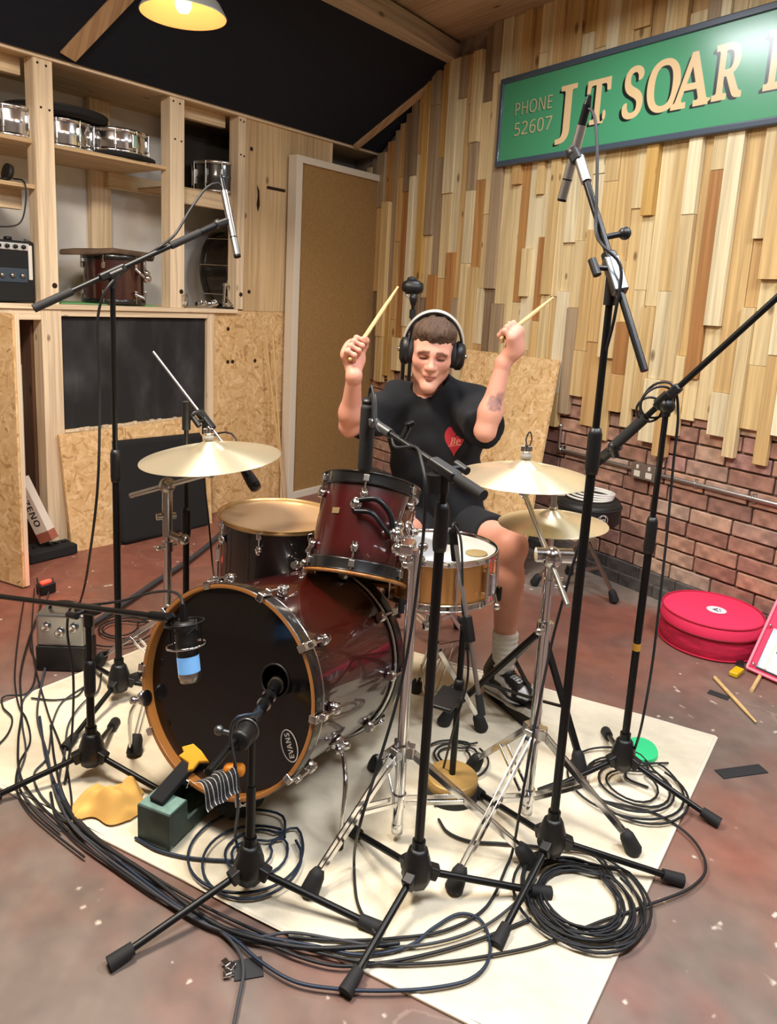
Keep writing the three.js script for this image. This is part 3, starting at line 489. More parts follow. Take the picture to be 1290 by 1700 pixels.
{ // amplifier
  const t = thing('guitar_amplifier', 'black amplifier head with knobs and a white handle strap on the counter', 'amplifier', BP(1.894 - 0.225, 1.326, -3.92), TH);
  lpart(t, 'cabinet', rbox(0.44, 0.3, 0.24, 0.012, 3).translate(0, 0.155, 0), M.blackMatt);
  lpart(t, 'panel', boxAt(0.38, 0.035, 0.012, [0, 0.275, 0.118], 0, 0.003), std({ color: 0xcfd2d2, roughness: 0.4, metalness: 0.6 }));
  for (let k = 0; k < 9; k++) lpart(t, 'knob', lathe([[0, 0], [0.011, 0], [0.009, 0.014], [0, 0.015]], 16, [-0.16 + k * 0.04, 0.275, 0.124], [0, 0, 1]), M.plastic);
  lpart(t, 'grille', boxAt(0.36, 0.07, 0.01, [0, 0.135, 0.119], 0, 0.004), std({ color: 0x31404f, roughness: 0.5 }));
  for (let k = 0; k < 7; k++) lpart(t, 'dial', lathe([[0, 0], [0.012, 0], [0.01, 0.012], [0, 0.013]], 16, [-0.15 + k * 0.05, 0.135, 0.124], [0, 0, 1]), M.chromeDull);
  lpart(t, 'side_strip', boxAt(0.02, 0.17, 0.008, [0.195, 0.2, 0.121], 0, 0.004), std({ color: 0xdad8d2, roughness: 0.5 }));
  lpart(t, 'top_knob', [lathe([[0, 0], [0.02, 0], [0.018, 0.018], [0, 0.02]], 18, [0.06, 0.305, 0.05], [0, 1, 0]), lathe([[0, 0], [0.02, 0], [0.018, 0.018], [0, 0.02]], 18, [0.12, 0.305, 0.05], [0, 1, 0])], M.plastic);
}
{ const t = thing('headphones', 'black headphones lying on the low shelf with their lead hanging', 'headphones', BP(1.74, 1.906, -3.85), TH);
  lpart(t, 'headband', torus(0.075, 0.008, [0, 0.08, 0], [0, 0.25, 1], 30, 8, Math.PI * 1.2), M.plastic); for (const s of [-1, 1]) lpart(t, 'ear_cup', lathe([[0, 0], [0.035, 0.002], [0.042, 0.015], [0.04, 0.03], [0, 0.034]], 24, [0.07 * s, 0.045, 0], [-s, 0.2, 0]), M.black);
  lpart(t, 'lead', capped([[0.07, 0.02, 0.02], [0.08, 0.0, 0.11], [0.075, -0.1, 0.125], [0.04, -0.2, 0.12], [-0.1, -0.22, 0.1], [-0.22, -0.2, 0.1]], 0.004), M.cable); }
shelfSnare('chrome snare drum farthest along the top shelf, seen beside the post', 1.868, 2.122, -4.0, 0.178, 0.15, M.chrome, M.chrome, null);

// ---------------------------------------------------------------- the drum kit
const quatTo = (dir, side) => new THREE.Quaternion().setFromRotationMatrix(frameOf(dir, side));
// lathe ring with given inner and outer radius between two heights
const ring = (ri, ro, y0, y1, seg = 56) => lathe([[ri, y0], [ro, y0], [ro, y1], [ri, y1], [ri, y0]], seg);
function knob(p, dir, s = 1) { return lathe([[0, -0.004], [0.009, -0.004], [0.013, 0.004], [0.012, 0.014], [0.007, 0.02], [0, 0.021]].map(([a, b]) => [a * s, b * s]), 14, p, dir); }
{ // bass drum: local y runs from the front head to the drummer's head, x is up
  const cF = V(.746, .396, -1.692), q = V(.869, -.191, -.456).normalize(), R = 0.285, L = 0.546;
  const t = thing('bass_drum', 'large dark red bass drum with black front head and microphone port', 'drum', cF.toArray());
  t.quaternion.copy(quatTo(q, [0, 1, 0]));
  const at = (a, r, y) => [r * Math.cos(a), y, r * Math.sin(a)];
  const sh = lathe([[0.268, 0.05], [0.272, 0.05], [0.272, L - 0.05], [0.268, L - 0.05], [0.268, 0.05]], 96); { const u = sh.attributes.uv, p = sh.attributes.position; for (let i = 0; i < u.count; i++) u.setXY(i, Math.atan2(p.getX(i), p.getZ(i)) / 6.2832 * 2, p.getY(i) / L); }
  lpart(t, 'shell', sh, phy({ map: burst, roughness: 0.3, clearcoat: 1, clearcoatRoughness: 0.04, color: 0x8f6a68 }));
  for (const [y0, y1, f] of [[0, 0.042, 1], [L - 0.042, L, 0]]) {
    const h = lpart(t, 'hoop', [lathe([[0.284, y0 + 0.001], [0.2865, y0 + 0.003], [0.2865, y1 - 0.003], [0.284, y1]], 96)], M.hoopBlack, 'black outer face of the hoop');
    const wd = lathe(f ? [[0.284, y1], [0.2725, y1], [0.2725, y0 + 0.003], [0.2745, y0], [0.284, y0 + 0.001]] : [[0.284, y1], [0.2745, y1], [0.2725, y0], [0.284, y0 + 0.001]], 96); { const u = wd.attributes.uv; for (let i = 0; i < u.count; i++) u.setXY(i, u.getY(i) * 0.05, u.getX(i) * 1.7); }
    lpart(h, 'hoop_lining', wd, f ? M.hoopWood : M.hoopBlack, 'natural wood inside of the hoop');
    lpart(t, 'flesh_hoop', torus(0.2775, 0.0055, [0, f ? 0.05 : L - 0.05, 0], [0, 1, 0], 96, 8), M.chrome);
  }
  // front head with its port
  const px = .06, pz = -.138, s = new THREE.Shape(); s.absarc(0, 0, 0.274, 0, Math.PI * 2); const ho = new THREE.Path(); ho.absarc(px, pz, 0.042, 0, Math.PI * 2); s.holes.push(ho);
  const hg = new THREE.ExtrudeGeometry(s, { depth: 0.0015, bevelEnabled: false, curveSegments: 64 }); hg.rotateX(Math.PI / 2); hg.translate(0, 0.032, 0);
  lpart(t, 'front_head', hg, M.headBlack); lpart(t, 'port_ring', torus(0.043, 0.003, [px, 0.029, pz], [0, 1, 0], 48, 10), M.plastic);
  lpart(t, 'batter_head', lathe([[0, L - 0.034], [0.272, L - 0.034], [0.272, L - 0.032], [0, L - 0.032]], 64), M.headBlack);
  const logo = canvasTex(256, 160, (c, w, h) => { c.fillStyle = '#0a0b0d'; c.fillRect(0, 0, w, h); c.strokeStyle = '#c9c6c0'; c.lineWidth = 10; c.beginPath(); c.ellipse(w / 2, h / 2, w / 2 - 10, h / 2 - 10, 0, 0, 7); c.stroke(); c.fillStyle = '#c9c6c0'; c.font = 'bold 62px sans-serif'; c.textAlign = 'center'; c.fillText('EVANS', w / 2, h / 2 + 22); });
  const lg = new THREE.CircleGeometry(1, 40); lg.scale(0.044, 0.027, 1); { const p = lg.attributes.position, u = lg.attributes.uv; for (let i = 0; i < p.count; i++) u.setXY(i, p.getX(i) / 0.088 + 0.5, p.getY(i) / 0.054 + 0.5); } lg.rotateZ(0.0); lg.applyMatrix4(new THREE.Matrix4().makeBasis(V(0.9, 0, 0.43).normalize(), V(-0.43, 0, 0.9).normalize(), V(0, -1, 0))); lg.translate(-0.092, 0.0296, -0.207);
  lpart(t, 'head_logo', lg, std({ map: logo, roughness: 0.4 }), 'white oval maker mark');
  for (let k = 0; k < 10; k++) {
    const a = (20 - 36 * k) * Math.PI / 180;
    for (const f of [1, 0]) {
      const Y = (y) => (f ? y : L - y), out = f ? 1 : -1;
      const c = lpart(t, 'claw', [bar(at(a, 0.292, Y(-0.004)), at(a, 0.292, Y(0.035)), 0.022, 0.006, at(a + Math.PI / 2, 1, 0)), bar(at(a, 0.272, Y(-0.005)), at(a, 0.295, Y(-0.005)), 0.02, 0.005, at(a + Math.PI / 2, 1, 0)), boxAtR(a, 0.297, Y(0.03))], M.chrome);
      lpart(c, 'tension_rod', rod(at(a, 0.298, Y(0.02)), at(a, 0.294, Y(0.1)), 0.0042, 0.0042, 8), M.chrome);
      lpart(t, 'lug', [knobAt(at(a, 0.272, Y(0.098)), at(a, 1, 0)), rod(at(a, 0.291, Y(0.085)), at(a, 0.291, Y(0.115)), 0.0115, 0.0115, 12)], M.chrome);
    }
  }
  function boxAtR(a, r, y) { const g = rbox(0.014, 0.02, 0.018, 0.004); g.rotateY(-a); g.translate(r * Math.cos(a), y, r * Math.sin(a)); return g; }
  function knobAt(p, d) { return lathe([[0, 0], [0.013, 0], [0.016, 0.009], [0.016, 0.021], [0.011, 0.031], [0, 0.033]], 18, p, d); }
  t.updateMatrixWorld(true); const inv = t.matrixWorld.clone().invert(); const toL = (p) => A(p).applyMatrix4(inv);
  const spur = (p, foot, bend) => { const d = V(p.x, 0, p.z).normalize(), s2 = lpart(t, 'spur_bracket', [lathe([[0, 0], [0.022, 0], [0.022, 0.01], [0.014, 0.026], [0, 0.03]], 20, [d.x * 0.27, p.y, d.z * 0.27], d.toArray()), ball([d.x * 0.3, p.y + 0.022, d.z * 0.3], 0.014), ball([d.x * 0.3, p.y - 0.02, d.z * 0.3], 0.012)], M.chrome);
    lpart(s2, 'spur_leg', capped([V(d.x * 0.3, p.y, d.z * 0.3), toL(bend), toL(foot)], 0.0065), M.chrome); lpart(s2, 'spur_tip', lathe([[0, 0], [0.011, 0], [0.012, 0.03], [0, 0.034]], 14, toL(foot), toL(bend).sub(toL(foot))), M.rubber); };
  spur(toL([1.034, .22, -1.578]), [0.965,0.008,-1.429], [0.996,0.172,-1.459]);
  spur(toL([.60, .3, -1.93]), [0.63, 0.008, -2.12], [0.6, 0.2, -2.02]);
  lpart(t, 'mount_plate', [put(rbox(0.05, 0.012, 0.07, 0.004), frameOf([1, 0, 0.1], [0, 0, 1]), [0.274, 0.43, 0.02]), knobAt([0.275, 0.415, 0.045], [1, 0, 0.3]), knobAt([0.275, 0.45, -0.01], [1, 0, 0.1])], M.chrome);
}
// a shallow-hooped drum standing along local y; used for the toms and the snare
function kitDrum(name, label, pos, dir, r, h, o) {
  const t = thing(name, label, 'drum', pos); t.quaternion.copy(quatTo(dir, o.side || [1, 0, 0.6]));
  const rs = r - 0.01, at = (a, rad, y) => [rad * Math.cos(a), y, rad * Math.sin(a)];
  const sh = lathe([[rs - 0.007, 0.02], [rs, 0.02], [rs, h - 0.02], [rs - 0.007, h - 0.02], [rs - 0.007, 0.02]], 72); { const u = sh.attributes.uv, p = sh.attributes.position; for (let i = 0; i < u.count; i++) u.setXY(i, Math.atan2(p.getX(i), p.getZ(i)) / 6.2832 * 2, p.getY(i) / h); }
  lpart(t, 'shell', sh, o.shell);
  for (const [y0, y1, top] of [[0, o.hoopH, 0], [h - o.hoopH, h, 1]]) lpart(t, top ? 'batter_hoop' : 'lower_hoop', lathe(top ? [[rs + 0.001, y0], [r - 0.003, y0], [r - 0.001, y0 + 0.004], [r - 0.002, y1 - 0.003], [r + 0.003, y1 - 0.002], [r + 0.002, y1 + 0.001], [r - 0.006, y1], [r - 0.0065, y1 - 0.012], [rs + 0.001, y0 + 0.004]] : [[rs + 0.001, y1], [r - 0.003, y1], [r - 0.001, y1 - 0.004], [r - 0.002, y0 + 0.003], [r + 0.003, y0 + 0.002], [r + 0.002, y0], [r - 0.006, y0], [rs + 0.001, y0 + 0.012]], 72), o.hoop);
  lpart(t, 'drum_head', lathe([[0, h - 0.008], [r - 0.012, h - 0.009], [r - 0.007, h - 0.012], [r - 0.007, h - 0.014], [0, h - 0.012]], 64), o.head);
  lpart(t, 'lower_head', lathe([[0, 0.01], [r - 0.007, 0.01], [r - 0.007, 0.008], [0, 0.008]], 64), o.head2 || o.head);
  for (let k = 0; k < o.n; k++) {
    const a = o.a0 + k * 2 * Math.PI / o.n;
    if (o.tube) { lpart(t, 'lug', [rod(at(a, rs + 0.012, h * 0.2), at(a, rs + 0.012, h * 0.8), 0.006), ...[0.25, 0.75].map((v) => rod(at(a, rs - 0.002, h * v), at(a, rs + 0.012, h * v), 0.0045, 0.0045, 8))], M.chrome); lpart(t, 'tension_rod', rod(at(a, rs + 0.012, 0.004), at(a, rs + 0.012, h - 0.002), 0.003, 0.003, 8), M.chrome); continue; }
    for (const top of [1, 0]) {
      const y = top ? h - 0.068 : 0.068, lug = lpart(t, 'lug', [lathe([[0, 0], [0.0125, 0], [0.0135, 0.01], [0.009, 0.02], [0, 0.021]], 16, at(a, rs, y), at(a, 1, 0)), rod(at(a, rs + 0.012, y - 0.014), at(a, rs + 0.012, y + 0.016), 0.0085, 0.0085, 12)], M.chrome);
      lpart(lug, 'tension_rod', rod(at(a, rs + 0.012, y), at(a, rs + 0.011, top ? h - 0.002 : 0.002), 0.003, 0.003, 8), M.chrome);
      lpart(lug, 'rod_ear', put(rbox(0.018, 0.022, 0.012, 0.003), new THREE.Matrix4().makeRotationY(-a + Math.PI / 2), at(a, r + 0.002, top ? h - 0.02 : 0.02)), o.ear || M.chromeDull);
    }
  }
  t.userData.at = undefined; return t;
}
M.clearHead = phy({ color: 0xd9b48a, roughness: 0.25, transmission: 0.35, thickness: 0, clearcoat: 0.3 });
M.whiteHead = std({ color: 0xe9edee, roughness: 0.55 });
M.copper = std({ color: 0xf2bd78, roughness: 0.28, metalness: 0.9 });
const tomB = V(...[1.213,0.605,-1.776]), tomQ = V(...[0.354,0.888,-0.293]), tomL = 0.295;
{
  const t = kitDrum('rack_tom', 'dark red sunburst rack tom with black hoops above the bass drum', tomB.toArray(), tomQ.toArray(), 0.159, tomL, { shell: M.shell, hoop: M.hoopBlack, head: M.clearHead, head2: std({ color: 0xd8a878, roughness: 0.3 }), hoopH: 0.036, n: 6, a0: 0.6, side: [0.81, 0, 0.585] });
  lpart(t, 'bearing_rim', lathe([[0.146, -0.011], [0.158, -0.012], [0.1605, -0.006], [0.159, 0.0005], [0.146, 0.0005], [0.146, -0.011]], 64), M.hoopWood, 'tan lower rim');
  lpart(t, 'badge', (() => { const g = rbox(0.026, 0.018, 0.003, 0.001); g.translate(0, tomL * 0.58, 0.151); g.rotateY(-0.62); return g; })(), std({ color: 0xcdb284, roughness: 0.35, metalness: 0.8 }), 'small brass badge');
  const mt = lpart(t, 'mount_bracket', [tube([[-0.02, tomL * 0.7, 0.164], [0.03, tomL * 0.72, 0.178], [0.075, tomL * 0.6, 0.168], [0.09, tomL * 0.45, 0.158]], 0.0085), tube([[-0.03, tomL * 0.58, 0.164], [0.02, tomL * 0.58, 0.176], [0.06, tomL * 0.47, 0.168], [0.09, tomL * 0.38, 0.158]], 0.0075)], M.darkMetal, 'dark curved suspension bracket');
  lpart(mt, 'wing_bolt', [ball([0.1, tomL * 0.42, 0.15], 0.024, 14, 10), ball([0.105, tomL * 0.52, 0.14], 0.017, 12, 8), rod([0.1, tomL * 0.5, 0.15], [0.115, tomL * 0.82, 0.15], 0.0055), torus(0.024, 0.005, [0.14, tomL * 0.52, 0.11], [1, 0.3, 0.5], 24, 8), ball([0.155, tomL * 0.5, 0.1], 0.014)], M.chrome, 'chrome clamp');
  lpart(mt, 'bracket_boss', lathe([[0, 0], [0.018, 0], [0.019, 0.014], [0.012, 0.022], [0, 0.024]], 18, [-0.028, tomL * 0.66, 0.145], [-0.2, 0, 1]), M.chrome);
}
{
  const c = [1.182,0.683,-2.235], h = 0.29;
  const t = kitDrum('floor_tom', 'black floor tom with a clear amber head beyond the bass drum', [c[0], c[1] - h, c[2]], [0.03, 1, 0], 0.213, h, { shell: M.shellBlack, hoop: std({ color: 0xc9a26a, roughness: 0.3, metalness: 0.5 }), head: M.clearHead, head2: M.clearHead, hoopH: 0.016, n: 8, a0: 0.25, ear: M.chrome });
  for (const a of [1.25, 3.3, 5.4]) { const l = lpart(t, 'leg', capped([[0.216 * Math.cos(a), 0.15, 0.216 * Math.sin(a)], [0.218 * Math.cos(a), -0.22, 0.218 * Math.sin(a)], [0.25 * Math.cos(a), -c[1] + h + 0.012, 0.25 * Math.sin(a)]], 0.0055), M.chrome); lpart(l, 'leg_foot', lathe([[0, 0], [0.014, 0], [0.013, 0.035], [0, 0.04]], 14, [0.25 * Math.cos(a), -c[1] + h + 0.004, 0.25 * Math.sin(a)]), M.rubber); lpart(l, 'leg_bracket', put(rbox(0.026, 0.05, 0.022, 0.005), new THREE.Matrix4().makeRotationY(-a), [0.212 * Math.cos(a), 0.12, 0.212 * Math.sin(a)]), M.chrome); }
}
const snC = V(1.515, .671, -1.733), snH = 0.158;
{
  const t = kitDrum('snare_drum', 'copper shelled snare drum with a white head in front of the knee', [snC.x, snC.y - snH, snC.z], [0.01, 1, -0.04], 0.186, snH, { shell: M.copper, hoop: M.chrome, head: M.whiteHead, hoopH: 0.02, n: 10, a0: 0.1, tube: 1, side: [0.81, 0, 0.585] });
  lpart(t, 'strainer', [boxAt(0.03, 0.075, 0.022, [0.15, 0.07, 0.115], -0.66, 0.004), rod([0.165, 0.04, 0.125], [0.17, 0.01, 0.14], 0.006), ball([0.172, 0.008, 0.14], 0.012)], M.chrome);
  lpart(t, 'muffle_patch', lathe([[0, 0], [0.035, 0], [0.035, 0.004], [0, 0.005]], 20, [0.11, snH - 0.0078, 0.06]), std({ color: 0xb9a77c, roughness: 0.5 }));
}
function cymbal(name, label, c, nrm, r, bell, group, up = 1) {
  const t = thing(name, label, 'cymbal', c, 0, group); t.quaternion.copy(quatTo(nrm, [0.81, 0, 0.585]));
  const bh = 0.022 * bell / 0.055, pr = []; const hgt = 0.012 + r * 0.09;
  for (let k = 0; k <= 6; k++) { const a = k / 6; pr.push([0.006 + (bell - 0.006) * a, hgt + bh * Math.cos(a * Math.PI / 2) * 1.0 - 0.002]); }
  for (let k = 1; k <= 12; k++) { const a = k / 12; pr.push([bell + (r - bell) * a, hgt * (1 - Math.pow(a, 1.5)) - 0.002 * a]); }
  const all = pr.concat(pr.slice().reverse().map(([x, y]) => [x, y - 0.0014])).map(([x, y]) => [x, y * up]); all.push(all[0]);
  const g = lathe(up > 0 ? all : all.reverse(), 96);
  lpart(t, 'bow', g, M.cymbal); return [t, bh + hgt];
}
function felts(t, bh, wing = true) {
  lpart(t, 'felt', lathe([[0.004, bh], [0.016, bh], [0.016, bh + 0.014], [0.004, bh + 0.014]], 20), std({ color: 0x8f8a82, roughness: 0.95 }));
  if (wing) lpart(t, 'wing_nut', [lathe([[0, bh + 0.014], [0.009, bh + 0.014], [0.008, bh + 0.03], [0.004, bh + 0.045], [0, bh + 0.046]], 16), put(rbox(0.034, 0.018, 0.005, 0.002), new THREE.Matrix4(), [0, bh + 0.03, 0])], M.chrome);
}
{
  let [t, b] = cymbal('crash_cymbal', 'wide golden crash cymbal tilted in front of the chalkboard', [.94, .905, -2.252], [-.084, .996, -.02], 0.229, 0.062); felts(t, b);
  [t, b] = cymbal('crash_cymbal', 'golden crash cymbal beside the drummer, held on the braced chrome stand', [1.615, .947, -1.492], [-.009, 1, -.012], 0.203, 0.058); felts(t, b); lpart(t, 'strap_loop', tube([[0.004, b + 0.03, 0], [-0.004, b + 0.06, 0.004], [0.006, b + 0.082, 0], [0.014, b + 0.06, -0.004], [0.006, b + 0.032, 0]], 0.0022, 30, 6), M.rubber, 'small black loop');
  [t, b] = cymbal('hi_hat_cymbal', 'upper hi-hat cymbal above the left knee', [1.833, .754, -1.551], [-.015, .998, -.05], 0.178, 0.05, null); lpart(t, 'clutch', [lathe([[0.004, b], [0.014, b], [0.014, b + 0.012], [0.01, b + 0.014], [0.01, b + 0.06], [0.004, b + 0.062]], 18), rod([0.008, b + 0.05, 0], [0.035, b + 0.05, 0], 0.006)], M.chromeDull);
  cymbal('hi_hat_cymbal', 'lower hi-hat cymbal turned up under the other', [1.833, .749, -1.551], [-.015, .998, -.05], 0.178, 0.05, null, -1);
}
// ---------------------------------------------------------------- chrome stands
function rubberFoot(p, dir, s = 1) { return lathe([[0, -0.004], [0.02, -0.004], [0.024, 0.004], [0.02, 0.045], [0.013, 0.06], [0, 0.06]].map(([a, b]) => [a * s, b * s]), 16, p, dir); }
function doubleLeg(t, hubTop, hubLow, foot, m, name = 'leg') {
  const F0 = A(foot), f = F0.clone(); f.y = 0.03; const hi = A(hubTop), lo = A(hubLow); const d = V(f.x - hi.x, 0, f.z - hi.z).normalize(), sd = V(-d.z, 0, d.x), a = hi.clone().add(d.clone().multiplyScalar(0.022)), e = f.clone().sub(a).normalize();
  const gs = []; for (const s of [-1, 1]) gs.push(bar(a.clone().add(sd.clone().multiplyScalar(0.009 * s)), f.clone().add(sd.clone().multiplyScalar(0.006 * s)), 0.004, 0.016, sd, 0.001));
  const l = part(t, name, gs, m);
  const br = lo.clone().add(d.clone().multiplyScalar(0.02)), mid = a.clone().lerp(f, 0.45); part(l, 'brace', [-1, 1].map((s) => bar(br.clone().add(sd.clone().multiplyScalar(0.013 * s)), mid.clone().add(sd.clone().multiplyScalar(0.013 * s)), 0.0035, 0.012, sd, 0.001)), m);
  const fd = a.clone().sub(f).normalize(); part(l, 'rubber_foot', rubberFoot([F0.x, 0.012, F0.z], fd.clone().lerp(UPY, 0.35)), M.rubber); return l;
}
function chromeStand(name, label, c, feet, topY, o) {
  const t = thing(name, label, 'stand', [c[0], 0, c[1]]); const P = (y) => [c[0], y, c[1]], m = M.chrome;
  part(t, 'base_tube', [rod(P(0.04), P(o.h1), 0.0145), lathe([[0, 0.03], [0.016, 0.03], [0.017, 0.05], [0.0145, 0.06]], 20, P(0))], m);
  part(t, 'hub', [rod(P(o.hub - 0.025), P(o.hub + 0.02), 0.021), ...feet.map((f) => { const d = V(f[0] - c[0], 0, f[1] - c[1]).normalize(); return boxAt(0.024, 0.034, 0.03, [c[0] + d.x * 0.022, o.hub, c[1] + d.z * 0.022], -Math.atan2(d.z, d.x), 0.004); })], m);
  part(t, 'lower_collar', rod(P(o.low - 0.018), P(o.low + 0.018), 0.019), m);
  for (const f of feet) doubleLeg(t, P(o.hub), P(o.low), [f[0], 0, f[1]], m);
  part(t, 'clamp', [rod(P(o.h1 - 0.02), P(o.h1 + 0.015), 0.0195), rod([c[0] - 0.035, o.h1, c[1] + 0.012], [c[0] + 0.03, o.h1, c[1]], 0.007), ball([c[0] - 0.038, o.h1, c[1] + 0.012], 0.01)], m);
  part(t, 'upper_tube', rod(P(o.h1), P(topY), 0.0115), m);
  return t;
}
{ // braced stand of the right crash
  const c = [1.475, -1.24], top = [1.475,0.796,-1.24];
  const t = chromeStand('cymbal_stand', 'braced chrome boom stand carrying the crash beside the drummer', c, [[1.633,-0.989], [1.126,-1.153], [1.507,-1.499]], top[1], { h1: 0.599, hub: 0.286, low: 0.09 });
  const cc = V(1.615, .947, -1.492), T = A(top), d = cc.clone().sub(T).normalize();
  part(t, 'tilter', [ball(top, 0.03, 14, 10), rod(T.clone().add(V(-0.035, 0.006, -0.025)), T.clone().add(V(0.045, 0.006, 0.03)), 0.02), ball(T.clone().add(V(0.055, 0.006, 0.036)), 0.012), rod(T.clone().add(V(0, -0.05, 0)), T, 0.016)], M.chrome);
  part(t, 'boom_arm', rod(T.clone().sub(d.clone().multiplyScalar(0.16)), cc.clone().add(V(-0.005, -0.05, 0.01)), 0.0075), M.chromeDull);
  part(t, 'cymbal_tilter', [ball(cc.clone().add(V(-0.005, -0.05, 0.01)), 0.016), rod(cc.clone().add(V(-0.004, -0.05, 0.008)), cc.clone().add(V(0, 0.09, 0)), 0.0042), lathe([[0, 0], [0.017, 0], [0.017, 0.01], [0, 0.012]], 18, cc.clone().add(V(0, -0.014, 0)).toArray())], M.chrome);
  part(t, 'pole_clip', [rod([c[0], top[1] - 0.1, c[1]], [c[0], top[1] - 0.06, c[1]], 0.0155), rod([c[0] + 0.01, top[1] - 0.08, c[1]], [c[0] + 0.04, top[1] - 0.085, c[1] + 0.02], 0.005)], M.chrome);
}
{ // stand that holds the rack tom
  const c = [1.115, -1.375], B = [1.115, 0, -1.375], topY = 0.835;
  const t = chromeStand('tom_stand', 'braced chrome stand holding the rack tom, nearest the rug front', c, [[0.819,-1.337], [1.358,-1.111], [1.242,-1.661]], topY, { h1: topY - 0.03, hub: 0.276, low: 0.13 });
  const a = V(c[0], topY, c[1]), e = A(tomB).add(A(tomQ).multiplyScalar(tomL * 0.45)); const side = V(0.81, 0, 0.585), toC = V(-0.585, 0, 0.81); const h = e.clone().add(side.clone().multiplyScalar(0.1)).add(toC.clone().multiplyScalar(0.155));
  part(t, 'tom_arm', capped([a.clone().add(V(0, -0.02, 0)), a.clone().add(V(-0.02, 0.015, -0.02)), a.clone().lerp(h, 0.6).add(V(0, 0.03, 0)), h], 0.0075), M.chrome);
  part(t, 'arm_clamp', [boxAt(0.06, 0.03, 0.035, [c[0] - 0.015, topY + 0.005, c[1] - 0.01], 0.7, 0.008), ball([c[0] - 0.04, topY, c[1] - 0.02], 0.016), ball([c[0] + 0.024, topY + 0.004, c[1] + 0.004], 0.013)], M.chrome);
}
{ // stand of the left crash, seen behind the bass drum
  const T = V(...[0.848,0.782,-2.404]), c = [T.x, T.z];
  const f1 = [0.633,0,-2.104]; const a0 = Math.atan2(f1[2] - c[1], f1[0] - c[0]), R = Math.hypot(f1[0] - c[0], f1[2] - c[1]);
  const t = chromeStand('cymbal_stand', 'dull chrome boom stand holding the crash in front of the chalkboard', c, [0, 1, 2].map((k) => [c[0] + R * Math.cos(a0 + k * 2.094), c[1] + R * Math.sin(a0 + k * 2.094)]), T.y, { h1: 0.568, hub: 0.3, low: 0.1 });
  const cc = V(.94, .905, -2.252);
  part(t, 'tilter', [ball(T, 0.028, 14, 10), rod(T.clone().add(V(0, -0.09, 0)), T, 0.018), rod(T.clone().add(V(-0.035, -0.11, -0.01)), T.clone().add(V(0.03, -0.11, 0)), 0.012), rod(T.clone().add(V(0, -0.18, 0)), T.clone().add(V(0, -0.08, 0)), 0.0165), rod(T.clone().add(V(0, -0.17, 0)), T.clone().add(V(0.045, -0.19, 0.03)), 0.013), ball(T.clone().add(V(0.046, -0.19, 0.031)), 0.02)], M.chromeDull);
  const end = cc.clone().add(V(0, -0.055, 0)), d = end.clone().sub(T).normalize();
  part(t, 'boom_arm', rod(T.clone().sub(d.clone().multiplyScalar(0.17)), end, 0.0095), M.chromeDull);
  part(t, 'cymbal_tilter', [ball(end, 0.017), rod(end, cc.clone().add(V(0, 0.09, 0)), 0.0042), lathe([[0, 0], [0.017, 0], [0.017, 0.01], [0, 0.012]], 18, cc.clone().add(V(0, -0.014, 0)).toArray())], M.chromeDull);
}
{ // hi-hat stand
  const c = [1.833, -1.551], P = (y) => [c[0], y, c[1]], hubY = 0.38;
  const t = thing('hi_hat_stand', 'black legged hi-hat stand with its pedal under the left shoe', 'stand', P(0));
  part(t, 'tube', [rod(P(0.06), P(0.56), 0.0125), rod(P(0.56), P(0.7), 0.0095)], M.chrome); part(t, 'pull_rod', rod(P(0.6), P(0.85), 0.0035), M.chrome);
  part(t, 'seat_cup', lathe([[0, 0], [0.01, 0], [0.026, 0.014], [0.026, 0.018], [0, 0.02]], 20, P(0.7)), M.chromeDull);
  part(t, 'tube_clamp', [rod(P(0.54), P(0.575), 0.018), rod([c[0], 0.557, c[1]], [c[0] + 0.05, 0.557, c[1] + 0.02], 0.007)], M.chrome);
  part(t, 'hub', rod(P(hubY - 0.03), P(hubY + 0.02), 0.02), M.standBlack);
  const feet = [[1.583,0,-1.737],[1.793,0,-1.309]]; for (const f of feet.concat([[c[0] + 0.12, 0, c[1] - 0.3]])) { const a = V(c[0], hubY, c[1]), e = V(f[0], 0.035, f[2]); const l = part(t, 'leg', bar(a, e, 0.022, 0.016, [a.z - e.z, 0, e.x - a.x], 0.004), M.standBlack); part(l, 'brace', bar([c[0], 0.12, c[1]], a.clone().lerp(e, 0.6), 0.016, 0.006, [a.z - e.z, 0, e.x - a.x], 0.002), M.standBlack); part(l, 'rubber_foot', rubberFoot([f[0], 0.01, f[2]], a.clone().sub(e).normalize().lerp(UPY, 0.4)), M.rubber); }
  const h = V(1.872, 0.03, -1.812); const fr = V(c[0], 0.03, c[1]);
  part(t, 'pedal_base', [bar(h.clone().setY(0.012), [c[0], 0.014, c[1]], 0.05, 0.006, [1, 0, 0.5])], M.darkMetal);
  part(t, 'footboard', bar([h.x, 0.03, h.z], [c[0] - 0.005, 0.075, c[1] - 0.03], 0.085, 0.01, [1, 0, 0.5]), M.chromeDull); part(t, 'chain', rod([c[0], 0.085, c[1] - 0.025], [c[0], 0.2, c[1]], 0.004), M.chromeDull);
}
